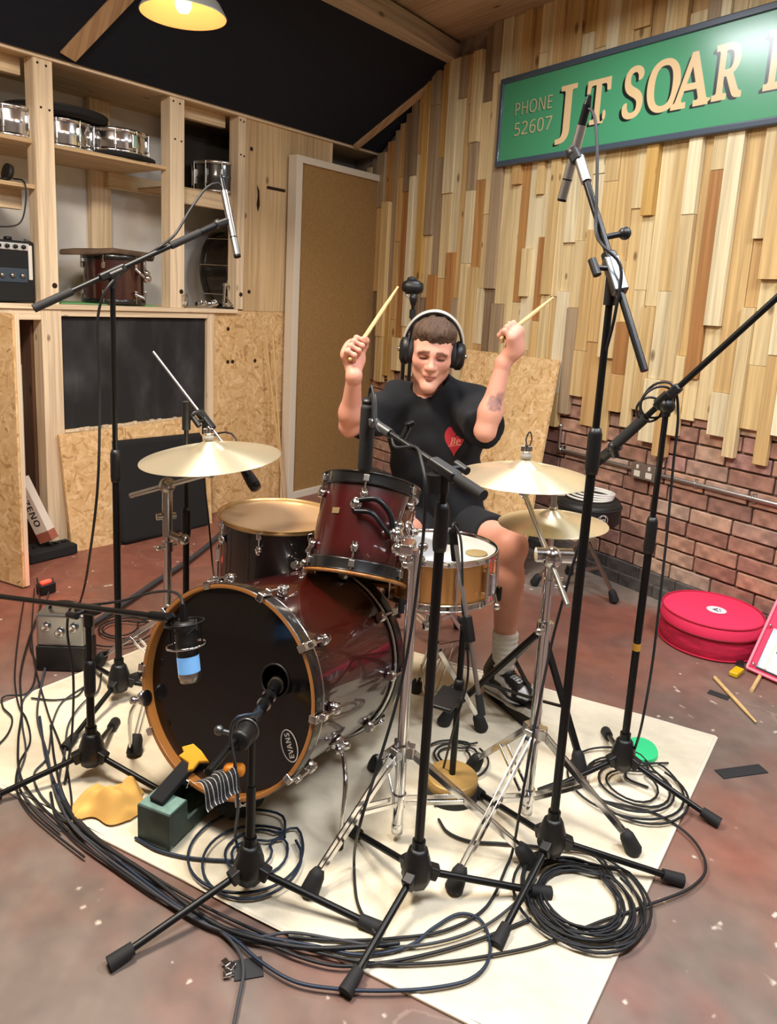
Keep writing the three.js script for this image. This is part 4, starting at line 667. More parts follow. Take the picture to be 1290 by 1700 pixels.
{ // snare stand: basket and tripod
  const c = [snC.x, snC.z - 0.005], y0 = snC.y - snH - 0.004;
  const t = thing('snare_stand', 'chrome basket stand under the copper snare drum', 'stand', [c[0], 0, c[1]]);
  part(t, 'tube', [rod([c[0], 0.1, c[1]], [c[0], y0 - 0.12, c[1]], 0.0125)], M.chrome); part(t, 'tilter', [boxAt(0.05, 0.06, 0.04, [c[0], y0 - 0.1, c[1]], 0.6, 0.008), rod([c[0] - 0.05, y0 - 0.1, c[1] + 0.02], [c[0] + 0.05, y0 - 0.1, c[1] - 0.02], 0.01), ball([c[0] - 0.055, y0 - 0.1, c[1] + 0.022], 0.016)], M.chrome);
  for (let k = 0; k < 3; k++) { const a = 0.75 + k * 2.094, x = Math.cos(a), z = Math.sin(a); const b = part(t, 'basket_arm', capped([[c[0] + x * 0.02, y0 - 0.075, c[1] + z * 0.02], [c[0] + x * 0.12, y0 - 0.03, c[1] + z * 0.12], [c[0] + x * 0.18, y0 - 0.012, c[1] + z * 0.18], [c[0] + x * 0.2, y0 + 0.03, c[1] + z * 0.2]], 0.006), M.chrome); part(b, 'grip', rod([c[0] + x * 0.2, y0 - 0.008, c[1] + z * 0.2], [c[0] + x * 0.201, y0 + 0.035, c[1] + z * 0.201], 0.01), M.rubber); }
  part(t, 'hub', rod([c[0], 0.27, c[1]], [c[0], 0.33, c[1]], 0.019), M.chrome);
  for (const f of [[1.676,0,-1.639],[1.636,0,-1.959],[2.054,0,-2.139]]) doubleLeg(t, [c[0], 0.3, c[1]], [c[0], 0.13, c[1]], f, M.chrome);
}
{ // bass drum pedal
  const b = V(1.215, 0, -1.945), d = V(.885, 0, -.465), s = V(.465, 0, .885); const at = (k, y, w = 0) => b.clone().add(d.clone().multiplyScalar(k)).add(s.clone().multiplyScalar(w)).setY(y);
  const t = thing('bass_pedal', 'chrome bass drum pedal clamped to the far hoop of the big drum', 'pedal', at(0.05, 0).toArray());
  part(t, 'base_plate', bar(at(0.02, 0.014), at(0.36, 0.014), 0.1, 0.008, s), M.black); part(t, 'footboard', bar(at(0.35, 0.03), at(0.1, 0.1), 0.085, 0.008, s), M.chromeDull);
  for (const w of [-0.055, 0.055]) part(t, 'post', bar(at(0.06, 0.01, w), at(0.06, 0.22, w), 0.02, 0.016, s), M.chrome);
  part(t, 'axle', rod(at(0.06, 0.21, -0.07), at(0.06, 0.21, 0.09), 0.007), M.chrome); part(t, 'cam', torus(0.03, 0.01, at(0.06, 0.21), s.toArray(), 28, 8), M.darkMetal); part(t, 'chain', rod(at(0.09, 0.2), at(0.11, 0.1), 0.006), M.chromeDull);
  part(t, 'beater', [rod(at(0.06, 0.21), at(0.1, 0.4), 0.004), lathe([[0, -0.02], [0.022, -0.018], [0.024, 0.012], [0, 0.02]], 18, at(0.1, 0.4).toArray(), d.toArray())], M.chrome);
  part(t, 'spring', rod(at(0.06, 0.19, 0.085), at(0.06, 0.05, 0.085), 0.009), M.steel);
}

// ---------------------------------------------------------------- microphone stands
function tripodBase(t, c, feet, hubY = 0.105) {
  part(t, 'base_hub', [lathe([[0, hubY - 0.06], [0.03, hubY - 0.058], [0.039, hubY - 0.03], [0.036, hubY - 0.005], [0.025, hubY + 0.032], [0.018, hubY + 0.04], [0, hubY + 0.04]], 9, [c[0], 0, c[1]]), ...feet.map((f) => { const d = V(f[0] - c[0], 0, f[1] - c[1]).normalize(); return bar([c[0] + d.x * 0.02, hubY - 0.022, c[1] + d.z * 0.02], [c[0] + d.x * 0.052, hubY - 0.034, c[1] + d.z * 0.052], 0.028, 0.034, [-d.z, 0, d.x], 0.005); })], M.plastic);
  part(t, 'hub_collar', rod([c[0], hubY + 0.036, c[1]], [c[0], hubY + 0.058, c[1]], 0.0165), M.darkMetal);
  for (const f of feet) {
    const d = V(f[0] - c[0], 0, f[1] - c[1]).normalize(), a = V(c[0] + d.x * 0.025, hubY - 0.028, c[1] + d.z * 0.025), e = V(f[0], 0.014, f[1]);
    const l = part(t, 'leg', rod(a, e, 0.0085), M.standBlack); const u = a.clone().sub(e).normalize();
    part(l, 'rubber_foot', [rod(e.clone().sub(u.clone().multiplyScalar(0.012)), e.clone().add(u.clone().multiplyScalar(0.042)), 0.0175, 0.014)], M.rubber);
  }
}
const col2 = (p) => [p[0], p[2]];
function poleOf(t, c, y0, top, split, clutch = true) {
  const y1 = top[1], P = (y) => [c[0] + (top[0] - c[0]) * (y - y0) / (y1 - y0), y, c[1] + (top[2] - c[1]) * (y - y0) / (y1 - y0)];
  part(t, 'lower_pole', rod(P(y0), P(split), 0.0115), M.standBlack); part(t, 'upper_pole', rod(P(split), P(y1), 0.0085), M.standBlack);
  if (clutch) part(t, 'clutch', [lathe([[0, -0.06], [0.0145, -0.06], [0.0165, -0.045], [0.0165, 0.035], [0.012, 0.05], [0, 0.05]], 16, P(split).map ? P(split) : P(split))], M.plastic);
}
function boomOf(t, butt, joint, tip, r = 0.0075, opt = {}) {
  const b = A(butt), j = A(joint), e = A(tip), d = e.clone().sub(b).normalize();
  part(t, 'boom_arm', rod(b, e, r), opt.m || M.standBlack);
  part(t, 'boom_joint', [bar(j.clone().sub(d.clone().multiplyScalar(0.045)), j.clone().add(d.clone().multiplyScalar(0.045)), 0.026, 0.03, UPY, 0.007), rod(j.clone().add(V(0, -0.05, 0)), j, 0.013)], M.plastic);
  const s = d.clone().cross(UPY).normalize().multiplyScalar(opt.flip ? -1 : 1);
  part(t, 'clamp_knob', [rod(j, j.clone().add(s.clone().multiplyScalar(0.05)), 0.006), rod(j.clone().add(s.clone().multiplyScalar(0.05)).add(d.clone().multiplyScalar(-0.02)), j.clone().add(s.clone().multiplyScalar(0.052)).add(d.clone().multiplyScalar(0.02)), 0.0095)], M.plastic);
  if (opt.grip) part(t, 'boom_grip', rod(b.clone().sub(d.clone().multiplyScalar(0.004)), b.clone().add(d.clone().multiplyScalar(opt.grip)), r + 0.0045), M.rubber);
  part(t, 'boom_end', [rod(e.clone().sub(d.clone().multiplyScalar(0.07)), e, r + 0.004), rod(e, e.clone().add(d.clone().multiplyScalar(0.02)), 0.0055)], opt.endM || M.darkMetal);
  return d;
}
// pencil microphone from tail to nose with clip and plug
function pencilMic(label, tail, nose, m, r = 0.0105) {
  const a = A(tail), b = A(nose), d = b.clone().sub(a).normalize(), t = thing('microphone', label, 'microphone', [(a.x + b.x) / 2, Math.min(a.y, b.y), (a.z + b.z) / 2]);
  part(t, 'body', [rod(a, b, r, r, 20)], m); part(t, 'grille', [rod(b, b.clone().add(d.clone().multiplyScalar(0.006)), r * 0.96), rod(a.clone().lerp(b, 0.72), a.clone().lerp(b, 0.74), r * 1.03)], M.darkMetal);
  part(t, 'plug', [rod(a.clone().sub(d.clone().multiplyScalar(0.045)), a, 0.0095, 0.0095), rod(a.clone().sub(d.clone().multiplyScalar(0.065)), a.clone().sub(d.clone().multiplyScalar(0.045)), 0.005, 0.009)], M.darkMetal);
  return t;
}
const cableG = 'microphone cables';
function cable(label, pts, m = M.cable, r = 0.0036, seg) {
  const c = new THREE.CatmullRomCurve3(pts.map(A), false, 'centripetal'), q = c.getSpacedPoints(seg || Math.max(30, pts.length * 9)); for (const p of q) p.y = Math.max(p.y, 0.0098 + r);
  return solo('cable', capped(q, r, q.length, 7), m, label, 'cable'); }

{ // A: overhead on the left, before the shelves
  const c = [0.69, -2.45], joint = V(...[0.69,1.482,-2.45]);
  const t = thing('microphone_stand', 'tall black boom stand rising before the shelves with a silver pencil microphone', 'microphone stand', [c[0], 0, c[1]]);
  tripodBase(t, c, [[0.47, -2.25], [0.94, -2.32], [0.66, -2.77]]); poleOf(t, c, 0.14, [joint.x, joint.y - 0.02, joint.z], 0.86);
    const b = [0.463,1.363,-2.457], e = [1.037,1.663,-2.44]; boomOf(t, b, [0.69,1.482,-2.45], e, 0.0085, { grip: 0.12 });
  part(t, 'sleeve', rod(lerp(b, e, 0.72), lerp(b, e, 0.9), 0.0125), M.rubber);
  part(t, 'microphone_clip', [ball(e, 0.018), bar(lerp(b, e, 0.985), A([1.073,1.678,-2.429]), 0.024, 0.03, UPY, 0.008)], M.plastic);
  pencilMic('silver pencil microphone hanging nose down before the narrow shelf bay', [1.074,1.776,-2.477], [1.078,1.563,-2.373], M.chromeDull, 0.0125);
  cable('thin cable looping from the silver pencil microphone back to its boom by the shelves', [[1.073,1.788,-2.481], [1.055,1.802,-2.485], [1.018,1.785,-2.483], [0.957,1.709,-2.472], [0.894,1.615,-2.458], [0.842,1.576,-2.436], [0.804,1.543,-2.457], [0.724,1.485,-2.451], [0.668,1.433,-2.43], [0.646,1.353,-2.452], [0.65,1.121,-2.469], [0.631,0.808,-2.443], [0.634,0.488,-2.593], [0.752,0.012,-3.287], [0.644,0.012,-3.008]], M.cable, 0.0045, 120);
}
{ // B: low stand before the bass drum with a large condenser microphone
  const c = [0.5, -2.07], top = V(...[0.5,0.536,-2.07]);
  const t = thing('microphone_stand', 'short black boom stand among the cables holding the condenser before the bass drum', 'microphone stand', [c[0], 0, c[1]]);
  tripodBase(t, c, [[0.22, -2.1], [0.665, -1.84], [0.63, -2.3]], 0.11); poleOf(t, c, 0.15, [top.x, top.y - 0.02, top.z], 0.33);
  const b = [0.281,0.511,-2.378], e = [0.6,0.643,-1.681]; boomOf(t, b, [top.x, top.y, top.z], e, 0.0075, {});
  const m = V(...[0.62,0.574,-1.612]), tp = V(...[0.617,0.652,-1.633]), bt = V(...[0.619,0.481,-1.59]), d = bt.clone().sub(tp).normalize();
  const k = thing('microphone', 'large black condenser microphone with a lit blue badge before the bass drum', 'microphone', [m.x, bt.y, m.z]);
  const at = (s, r) => lathe(r, 28, tp.clone().add(d.clone().multiplyScalar(s)).toArray(), d.toArray());
  part(k, 'body', at(0, [[0, 0], [0.024, 0.002], [0.0265, 0.01], [0.0265, 0.12], [0, 0.12]]), M.plastic); part(k, 'badge', at(0.085, [[0.0267, 0], [0.0268, 0.002], [0.0268, 0.042], [0.0267, 0.044]]), std({ color: 0x86b4dd, roughness: 0.3, metalness: 0.3, emissive: 0x5f9fdc, emissiveIntensity: 0.55 }), 'glowing pale blue badge');
  part(k, 'grille', at(0.12, [[0.0265, 0], [0.0272, 0.012], [0.024, 0.028], [0, 0.034]]), M.chromeDull, 'bright grille end');
  const sm = thing('shock_mount', 'round elastic shock mount cradle around the condenser by the bass drum', 'shock mount', [m.x, m.y, m.z]);
  for (const s of [0.005, 0.06]) part(sm, 'hoop', [torus(0.047, 0.003, tp.clone().add(d.clone().multiplyScalar(s)).toArray(), d.toArray(), 40, 8)], s > 0.03 ? M.chrome : M.darkMetal);
  const sd = d.clone().cross(V(0.5, 0, 0.8)).normalize(), sd2 = d.clone().cross(sd); for (let q = 0; q < 4; q++) { const v = sd.clone().multiplyScalar(Math.cos(q * 1.571)).add(sd2.clone().multiplyScalar(Math.sin(q * 1.571))); part(sm, 'strut', rod(tp.clone().add(d.clone().multiplyScalar(0.005)).add(v.clone().multiplyScalar(0.047)), tp.clone().add(d.clone().multiplyScalar(0.06)).add(v.clone().multiplyScalar(0.047)), 0.0022), M.darkMetal); }
  part(sm, 'elastic', [0, 1, 2, 3].map((q) => { const v = (x, r) => sd.clone().multiplyScalar(Math.cos(x) * r).add(sd2.clone().multiplyScalar(Math.sin(x) * r)); return rod(tp.clone().add(d.clone().multiplyScalar(0.006)).add(v(q * 1.571, 0.046)), tp.clone().add(d.clone().multiplyScalar(0.03)).add(v(q * 1.571 + 0.8, 0.027)), 0.0016, 0.0016, 6); }), M.rubber);
  part(sm, 'swivel', [rod(e, tp.clone().add(V(-0.03, 0.012, -0.02)), 0.008), ball(e, 0.014), rod(tp.clone().add(V(0, 0.0, 0)), tp.clone().add(d.clone().multiplyScalar(-0.04)), 0.011, 0.007)], M.darkMetal);
  cable('cable arching from the condenser before the bass drum back over the low boom', [tp.clone().add(d.clone().multiplyScalar(-0.04)), [0.621,0.698,-1.665], [0.63,0.679,-1.756], [0.616,0.632,-1.881], [0.571,0.572,-2.002], [0.511,0.54,-2.089], [0.475,0.521,-2.148], [0.464,0.453,-2.166], [0.475,0.299,-2.159], [0.48,0.012,-2.241], [0.424,0.012,-2.069]], M.cable, 0.0038, 90);
}
{ // C: bass drum port microphone
  const c = [0.70, -1.42], B = [0.70, 0, -1.42], top = V(...[0.7,0.447,-1.42]);
  const t = thing('microphone_stand', 'low black stand with the microphone that reaches into the bass drum port', 'microphone stand', B);
  tripodBase(t, c, [[0.374, -1.40], [0.90, -1.165], [0.83, -1.70]]); poleOf(t, c, 0.14, [top.x, top.y, top.z], 0.30, false);
  const cF = V(.746, .396, -1.692), q = V(.869, -.191, -.456).normalize();
  const nose = V(...[0.845,0.434,-1.585]), j = V(...[0.674,0.443,-1.413]), b = V(...[0.55,0.453,-1.318]);
  const e = nose.clone().lerp(j, 0.55); part(t, 'boom_arm', rod(b, e, 0.0085), M.standBlack);
  part(t, 'boom_joint', [lathe([[0, -0.03], [0.02, -0.03], [0.026, -0.02], [0.026, 0.02], [0.02, 0.035], [0, 0.035]], 20, j.toArray(), e.clone().sub(b).normalize().toArray())], M.plastic); part(t, 'joint_ring', torus(0.0265, 0.0035, lerp(j, e, 0.25).toArray(), e.clone().sub(b).normalize().toArray(), 30, 8), M.greyMetal);
  part(t, 'clamp_knob', [rod(j, j.clone().add(V(-0.04, 0.01, -0.03)), 0.006), ball(j.clone().add(V(-0.045, 0.012, -0.033)), 0.012)], M.greyMetal);
  part(t, 'boom_sleeve', rod(lerp(j, e, 0.55), lerp(j, e, 1.05), 0.0125), M.greyMetal);
  const d = nose.clone().sub(e).normalize();
  const k = thing('microphone', 'stubby dark microphone poking into the bass drum port', 'microphone', [nose.x, nose.y - 0.03, nose.z]);
  part(k, 'body', [rod(e, nose, 0.013, 0.017, 20)], M.darkMetal); part(k, 'band', [rod(lerp(e, nose, 0.3), lerp(e, nose, 0.45), 0.0185), rod(lerp(e, nose, 0.6), lerp(e, nose, 0.66), 0.0188)], M.chrome); part(k, 'head_grille', rod(nose, nose.clone().add(d.clone().multiplyScalar(0.045)), 0.022, 0.02, 20), std({ color: 0x5a5348, roughness: 0.5, metalness: 0.7 }));
  cable('dark blue cable curving from the bass drum microphone down its stand', [e.clone().add(V(0.0, 0.015, 0)), [0.655,0.549,-1.327], [0.62,0.554,-1.328], [0.614,0.513,-1.348], [0.655,0.363,-1.408], [0.684,0.227,-1.456], [0.741,0.012,-1.585], [0.725,0.008,-1.501]], M.cableBlue, 0.004, 60);
}
{ // D: nearest stand, large microphone over the rack tom
  const c = [1.031, -1.185], B = [1.031, 0, -1.185];
  const t = thing('microphone_stand', 'black boom stand mid rug with the long dark microphone over the rack tom', 'microphone stand', B);
  tripodBase(t, c, [[0.762,-1.071], [1.316,-1.02], [1.026,-1.466]], 0.115);
  const top = V(...[1.031,1.075,-1.185]); poleOf(t, c, 0.15, [top.x, top.y, top.z], 0.965);
    const b = V(...[1.031,1.064,-1.063]), e = V(...[1.028,1.147,-1.454]); const j = V(...[1.03,1.09,-1.186]);
  const d = boomOf(t, b, j, e, 0.008, { grip: 0.14, endM: M.greyMetal, m: M.standBlack });
  part(t, 'neck', [rod([top.x, top.y - 0.01, top.z], j, 0.012), rod([top.x - 0.02, top.y - 0.035, top.z - 0.01], [top.x - 0.02, top.y + 0.005, top.z - 0.01], 0.019)], M.plastic);
  part(t, 'wing_knob', [rod(lerp(b, e, 0.72), lerp(b, e, 0.72).add(V(0.02, 0.035, 0.0)), 0.007), bar(lerp(b, e, 0.72).add(V(0.012, 0.035, 0.0)), lerp(b, e, 0.72).add(V(0.03, 0.043, 0.005)), 0.014, 0.02, UPY, 0.004)], M.darkMetal);
  const m0 = V(...[1.036,1.187,-1.495]), m1 = V(...[1.029,1.03,-1.488]), md = m1.clone().sub(m0).normalize();
  const k = thing('microphone', 'long dark soft cased microphone hanging over the rack tom', 'microphone', [m1.x, m1.y, m1.z]);
  part(k, 'body', lathe([[0, -0.005], [0.017, 0], [0.019, 0.01], [0.019, 0.075], [0.0175, 0.085], [0.0185, 0.095], [0.0185, 0.16], [0.013, 0.172], [0, 0.175]], 24, m0.toArray(), md.toArray()), M.rubber); part(k, 'rear_cap', lathe([[0, 0], [0.017, 0], [0.017, 0.012], [0, 0.016]], 20, m0.toArray(), md.clone().negate().toArray()), M.plastic);
  part(k, 'yoke', [tube([lerp(m0, m1, 0.05), A([1.036,1.215,-1.477]), A([1.029,1.166,-1.457]), e], 0.007, 24, 8), ball(e, 0.015)], M.greyMetal);
  cable('grey cable winding along the boom over the rack tom and down the middle stand', [lerp(m0, m1, -0.03), [1.033,1.236,-1.484], [1.025,1.21,-1.458], [1.016,1.169,-1.443], [1.017,1.135,-1.421], [1.028,1.131,-1.387], [1.012,1.111,-1.344], [1.019,1.123,-1.277], [0.991,1.106,-1.218], [0.976,1.069,-1.183], [0.991,0.956,-1.195], [1.061,0.798,-1.289], [1.035,0.656,-1.274], [1.002,0.514,-1.265], [0.948,0.363,-1.256], [0.892,0.256,-1.234], [0.959,0.012,-1.348], [0.903,0.012,-1.247], [0.886,0.02,-1.15], [0.891,0.012,-1.114]], M.cable, 0.0038, 150);
}
{ // E: tall stand on the right
  const c = [1.394, -1.08], B = [1.394, 0, -1.08];
  const t = thing('microphone_stand', 'tall black boom stand with a slim microphone raised before the sign', 'microphone stand', B);
  tripodBase(t, c, [[1.114,-0.981], [1.644,-0.863], [1.43, -1.41]], 0.115);
  const top = V(...[1.394,1.54,-1.08]); top.y -= 0.06; poleOf(t, c, 0.15, [top.x, top.y, top.z], 1.129);
    const b = V(...[1.363,1.327,-0.947]), e = V(...[1.431,1.799,-1.241]);
  const d = boomOf(t, b, [1.394,1.54,-1.08], e, 0.0085, { flip: 1, endM: M.steel }); part(t, 'block', bar(lerp(b, e, 0.34), lerp(b, e, 0.5), 0.034, 0.03, [0.6, 0, 0.5], 0.005), M.greyMetal, 'bright metal boom block');
  part(t, 'neck', rod([top.x, top.y - 0.02, top.z], [1.394,1.54,-1.08], 0.014), M.plastic); part(t, 'wing_knob', [rod(lerp(b, e, 0.6), lerp(b, e, 0.6).add(V(0.035, 0.01, 0.02)), 0.007), ball(lerp(b, e, 0.6).add(V(0.042, 0.012, 0.025)), 0.015)], M.plastic);
  part(t, 'microphone_clip', [ball(A([1.43,1.81,-1.257]), 0.019), bar([1.431,1.788,-1.239], [1.427,1.826,-1.263], 0.03, 0.03, UPY, 0.008)], M.plastic);
  pencilMic('slim steel microphone clipped high before the green sign', [1.425,1.87,-1.237], [1.432,1.709,-1.282], M.steel, 0.0115);
  cable('cable dropping from the slim microphone before the sign and down its tall stand', [[1.424,1.893,-1.231], [1.422,1.907,-1.222], [1.424,1.889,-1.204], [1.417,1.819,-1.18], [1.4,1.696,-1.151], [1.385,1.621,-1.131], [1.356,1.585,-1.081], [1.373,1.547,-1.046], [1.374,1.443,-1.046], [1.405,1.305,-1.091], [1.435,1.127,-1.116], [1.456,0.938,-1.131], [1.452,0.771,-1.158], [1.453,0.591,-1.191], [1.386,0.418,-1.161], [1.311,0.227,-1.12], [1.316,0.012,-1.146], [1.156,0.012,-1.068], [1.033,0.012,-1.071], [0.925,0.012,-1.115], [0.806,0.012,-1.184], [0.719,0.012,-1.251]], M.cable, 0.0038, 180);
}
{ // F: stand at the far right with the long boom
  const c = [1.859, -1.206], B = [1.859, 0, -1.206];
  const t = thing('microphone_stand', 'black stand nearest the bare brick with a long boom slanting out over the wall', 'microphone stand', B);
  tripodBase(t, c, [[1.94,-0.934], [2.034,-1.394], [1.604,-1.29]], 0.115);
  const top = V(...[1.859,1.218,-1.206]); top.y -= 0.045; poleOf(t, c, 0.15, [top.x, top.y, top.z], 0.816);
    const b = V(...[1.93,1.558,-0.927]), e = V(...[1.824,1.05,-1.344]), j = V(...[1.859,1.218,-1.206]);
  boomOf(t, b, j, e, 0.0085, { flip: 1 }); part(t, 'neck', [rod([top.x, top.y - 0.01, top.z], j, 0.0125), ball([top.x, top.y + 0.02, top.z], 0.024)], M.plastic); part(t, 'boom_sleeve', rod(lerp(b, e, 0.8), lerp(b, e, 0.98), 0.0155), M.rubber);
  part(t, 'tape_band', rod([1.859,0.472,-1.206], [1.859,0.449,-1.206], 0.0122), std({ color: 0xd19a3a, roughness: 0.6 }), 'ring of ochre tape');
  const k = thing('microphone', 'short black microphone hung on the low end of the long boom', 'microphone', [1.804,1.023,-1.365]);
  part(k, 'body', rod([1.847,1.056,-1.341], [1.836,1.007,-1.388], 0.016, 0.016, 20), M.plastic); part(k, 'grille', [rod([1.836,1.007,-1.388], [1.825,0.985,-1.403], 0.017, 0.014, 20)], M.darkMetal); part(k, 'clip', [ball(A(e), 0.017), rod(e, [1.836,1.02,-1.34], 0.012)], M.plastic); part(k, 'band', rod([1.84,1.039,-1.355], [1.839,1.034,-1.36], 0.0172), M.steel);
  cable('cable looped round the long boom joint and falling to the rug by the brick wall', [[1.84,1.074,-1.325], [1.876,1.138,-1.301], [1.856,1.191,-1.29], [1.863,1.244,-1.26], [1.866,1.257,-1.21], [1.878,1.234,-1.196], [1.897,1.165,-1.191], [1.897,1.043,-1.187], [1.885,0.833,-1.171], [1.861,0.622,-1.151], [1.829,0.432,-1.129], [1.787,0.281,-1.111], [1.956,0.012,-1.24], [1.883,0.012,-1.199], [1.9,0.012,-1.135]], M.cable, 0.0038, 130);
  solo('cable_loop', [torus(0.05, 0.0035, [1.852,1.199,-1.232], [0.4, 0.3, -0.8], 40, 7), torus(0.036, 0.0035, [1.849,1.175,-1.254], [0.6, 0.1, -0.7], 36, 7)], M.cable, 'small cable loops hung on the long boom joint', 'cable');
}
{ // G: round based snare microphone stand
  const g = V(...[1.371,0,-1.447]), top = V(...[1.371,0.535,-1.447]);
  const t = thing('microphone_stand', 'short stand on a round tan base beside the tom stand, for the snare microphone', 'microphone stand', [g.x, 0, g.z]);
  part(t, 'base', lathe([[0, 0], [0.082, 0], [0.084, 0.006], [0.083, 0.03], [0.078, 0.034], [0, 0.034]], 44, [g.x, 0, g.z]), M.rubber); part(t, 'base_cover', lathe([[0, 0.034], [0.077, 0.034], [0.0775, 0.06], [0.07, 0.067], [0, 0.069]], 44, [g.x, 0, g.z]), std({ color: 0xb18e52, roughness: 0.45, metalness: 0.25 }), 'tan metal top of the base');
  part(t, 'pole', rod([g.x, 0.066, g.z], [top.x, top.y, top.z], 0.0095), M.standBlack); part(t, 'collar', lathe([[0, 0], [0.014, 0], [0.016, 0.02], [0.016, 0.07], [0.012, 0.085], [0, 0.085]], 16, [1.371,0.29,-1.447]), M.plastic);
  const a = [1.372,0.764,-1.507], b = [1.353,0.327,-1.328]; part(t, 'boom_arm', rod(a, b, 0.0065), M.steel, 'bright steel boom'); part(t, 'boom_end', rod(lerp(a, b, 0.88), b, 0.011), M.rubber);
  part(t, 'boom_joint', [bar(lerp(a, b, 0.42), lerp(a, b, 0.58), 0.024, 0.026, [1, 0, 0], 0.006), rod(lerp(a, b, 0.5), [top.x, top.y, top.z], 0.012)], M.plastic);
  part(t, 'tray', boxAt(0.12, 0.012, 0.07, [1.309,0.341,-1.427], 0.5, 0.005), M.plastic);
  const k = thing('microphone', 'small clip microphone aimed at the snare head', 'microphone', a);
  part(k, 'body', [rod([1.368,0.806,-1.52], [1.382,0.715,-1.513], 0.012, 0.013)], M.darkMetal); part(k, 'grille', [rod([1.38,0.759,-1.55], [1.376,0.8,-1.538], 0.014, 0.012)], M.greyMetal); part(k, 'clip', torus(0.014, 0.004, [1.374,0.813,-1.517], [0.3, 0.2, 0.9], 24, 8), M.plastic);
  cable('short cable taped along the snare microphone boom', [[1.369,0.82,-1.509], [1.371,0.796,-1.49], [1.368,0.679,-1.464], [1.362,0.595,-1.448], [1.366,0.512,-1.426], [1.36,0.394,-1.403], [1.324,0.275,-1.401], [1.368,0.008,-1.495], [1.286,0.008,-1.419]], M.cable, 0.0035, 60);
}
{ // H: slim stand behind the left crash, floor tom microphone
  const p = V(...[0.944,0.343,-2.481]), c = [p.x, p.z], top = V(...[0.944,1.006,-2.481]);
  const t = thing('microphone_stand', 'slim black stand behind the left crash with a thin boom crossing the chalkboard', 'microphone stand', [c[0], 0, c[1]]);
  tripodBase(t, c, [[c[0] + 0.05, c[1] + 0.2], [c[0] + 0.15, c[1] - 0.13], [c[0] - 0.19, c[1] - 0.08]]); poleOf(t, c, 0.14, [top.x, top.y, top.z], 0.62);
  const b = V(...[0.899,1.211,-2.69]), e = V(...[1.107,0.809,-2.32]), j = b.clone().lerp(e, 0.56);
  boomOf(t, b, j, e, 0.005, { m: M.steel }); part(t, 'neck', [tube([[top.x, top.y - 0.02, top.z], lerp([top.x, top.y, top.z], j, 0.5).add(V(0, 0.02, 0)), j], 0.009, 16, 8), rod([top.x, top.y - 0.05, top.z], [top.x, top.y + 0.05, top.z], 0.015)], M.plastic);
  const k = thing('microphone', 'black microphone pointing down at the floor tom head', 'microphone', [1.126,0.765,-2.295]);
  part(k, 'body', lathe([[0, 0], [0.016, 0.002], [0.018, 0.02], [0.022, 0.075], [0.021, 0.09], [0, 0.095]], 20, [1.114,0.824,-2.369], [0.009,-0.06,0.096]), M.rubber); part(k, 'head_grille', lathe([[0, 0.09], [0.021, 0.09], [0.019, 0.1], [0, 0.104]], 20, [1.114,0.824,-2.369], [0.009,-0.06,0.096]), M.darkMetal);
  cable('thin cable hanging from the floor tom microphone beside the slim stand', [[1.114,0.834,-2.385], [1.117,0.928,-2.468], [1.09,0.931,-2.514], [1.06,0.898,-2.553], [1.04,0.763,-2.548], [1.045,0.607,-2.521], [1.049,0.45,-2.493], [1.301,0.012,-3.061], [1.166,0.012,-2.913]], M.cable, 0.0035, 60);
}
{ // I: stand behind the drummer
  const p = V(...[2.131,1.275,-2.752]), c = [p.x, p.z], top = V(...[2.131,1.462,-2.752]);
  const t = thing('microphone_stand', 'black stand behind the drummer with a dark microphone level with the stick tip', 'microphone stand', [c[0], 0, c[1]]);
  tripodBase(t, c, [[c[0] + 0.26, c[1] + 0.05], [c[0] - 0.16, c[1] + 0.22], [c[0] - 0.1, c[1] - 0.25]]); poleOf(t, c, 0.14, [top.x, top.y, top.z], 1.02);
  part(t, 'swivel', [lathe([[0, 0], [0.012, 0], [0.02, 0.03], [0.016, 0.05], [0, 0.05]], 14, [top.x, top.y - 0.04, top.z]), rod([top.x, top.y - 0.1, top.z], [top.x, top.y - 0.06, top.z], 0.015)], M.plastic);
  const k = thing('microphone', 'dark round bodied microphone on top of the stand behind the drummer', 'microphone', [2.147,1.482,-2.789]); const r = V(0.81, 0, 0.585);
  part(k, 'body', lathe([[0, 0], [0.02, 0.004], [0.034, 0.03], [0.034, 0.075], [0.022, 0.1], [0, 0.104]], 22, [2.11,1.507,-2.822], [0.81, -0.05, 0.585]), M.plastic); part(k, 'cap', lathe([[0, 0], [0.026, 0], [0.02, 0.02], [0, 0.026]], 20, [2.151,1.529,-2.798]), M.rubber); part(k, 'yoke', torus(0.03, 0.004, [2.147,1.484,-2.789], [-0.585, 0, 0.81], 30, 8), M.chromeDull);
}
{ // second dark stand half hidden at the drummer's shoulder
  const p = V(...[2.002,1.175,-2.633]), c = [p.x, p.z], top = V(...[2.002,1.223,-2.633]);
  const t = thing('microphone_stand', 'folded dark stand glimpsed beside the drummer at his right ear', 'microphone stand', [c[0], 0, c[1]]);
  tripodBase(t, c, [[c[0] + 0.14, c[1] + 0.16], [c[0] - 0.2, c[1] + 0.06], [c[0] + 0.02, c[1] - 0.23]]); poleOf(t, c, 0.14, [top.x, top.y, top.z], 0.9);
  part(t, 'folded_boom', rod([c[0] + 0.02, 0.6, c[1] + 0.02], [c[0] + 0.022, top.y, c[1] + 0.02], 0.008), M.standBlack); part(t, 'head_joint', [lathe([[0, -0.03], [0.02, -0.03], [0.024, 0], [0.018, 0.03], [0, 0.03]], 16, [top.x + 0.01, top.y, top.z + 0.01])], M.plastic);
}

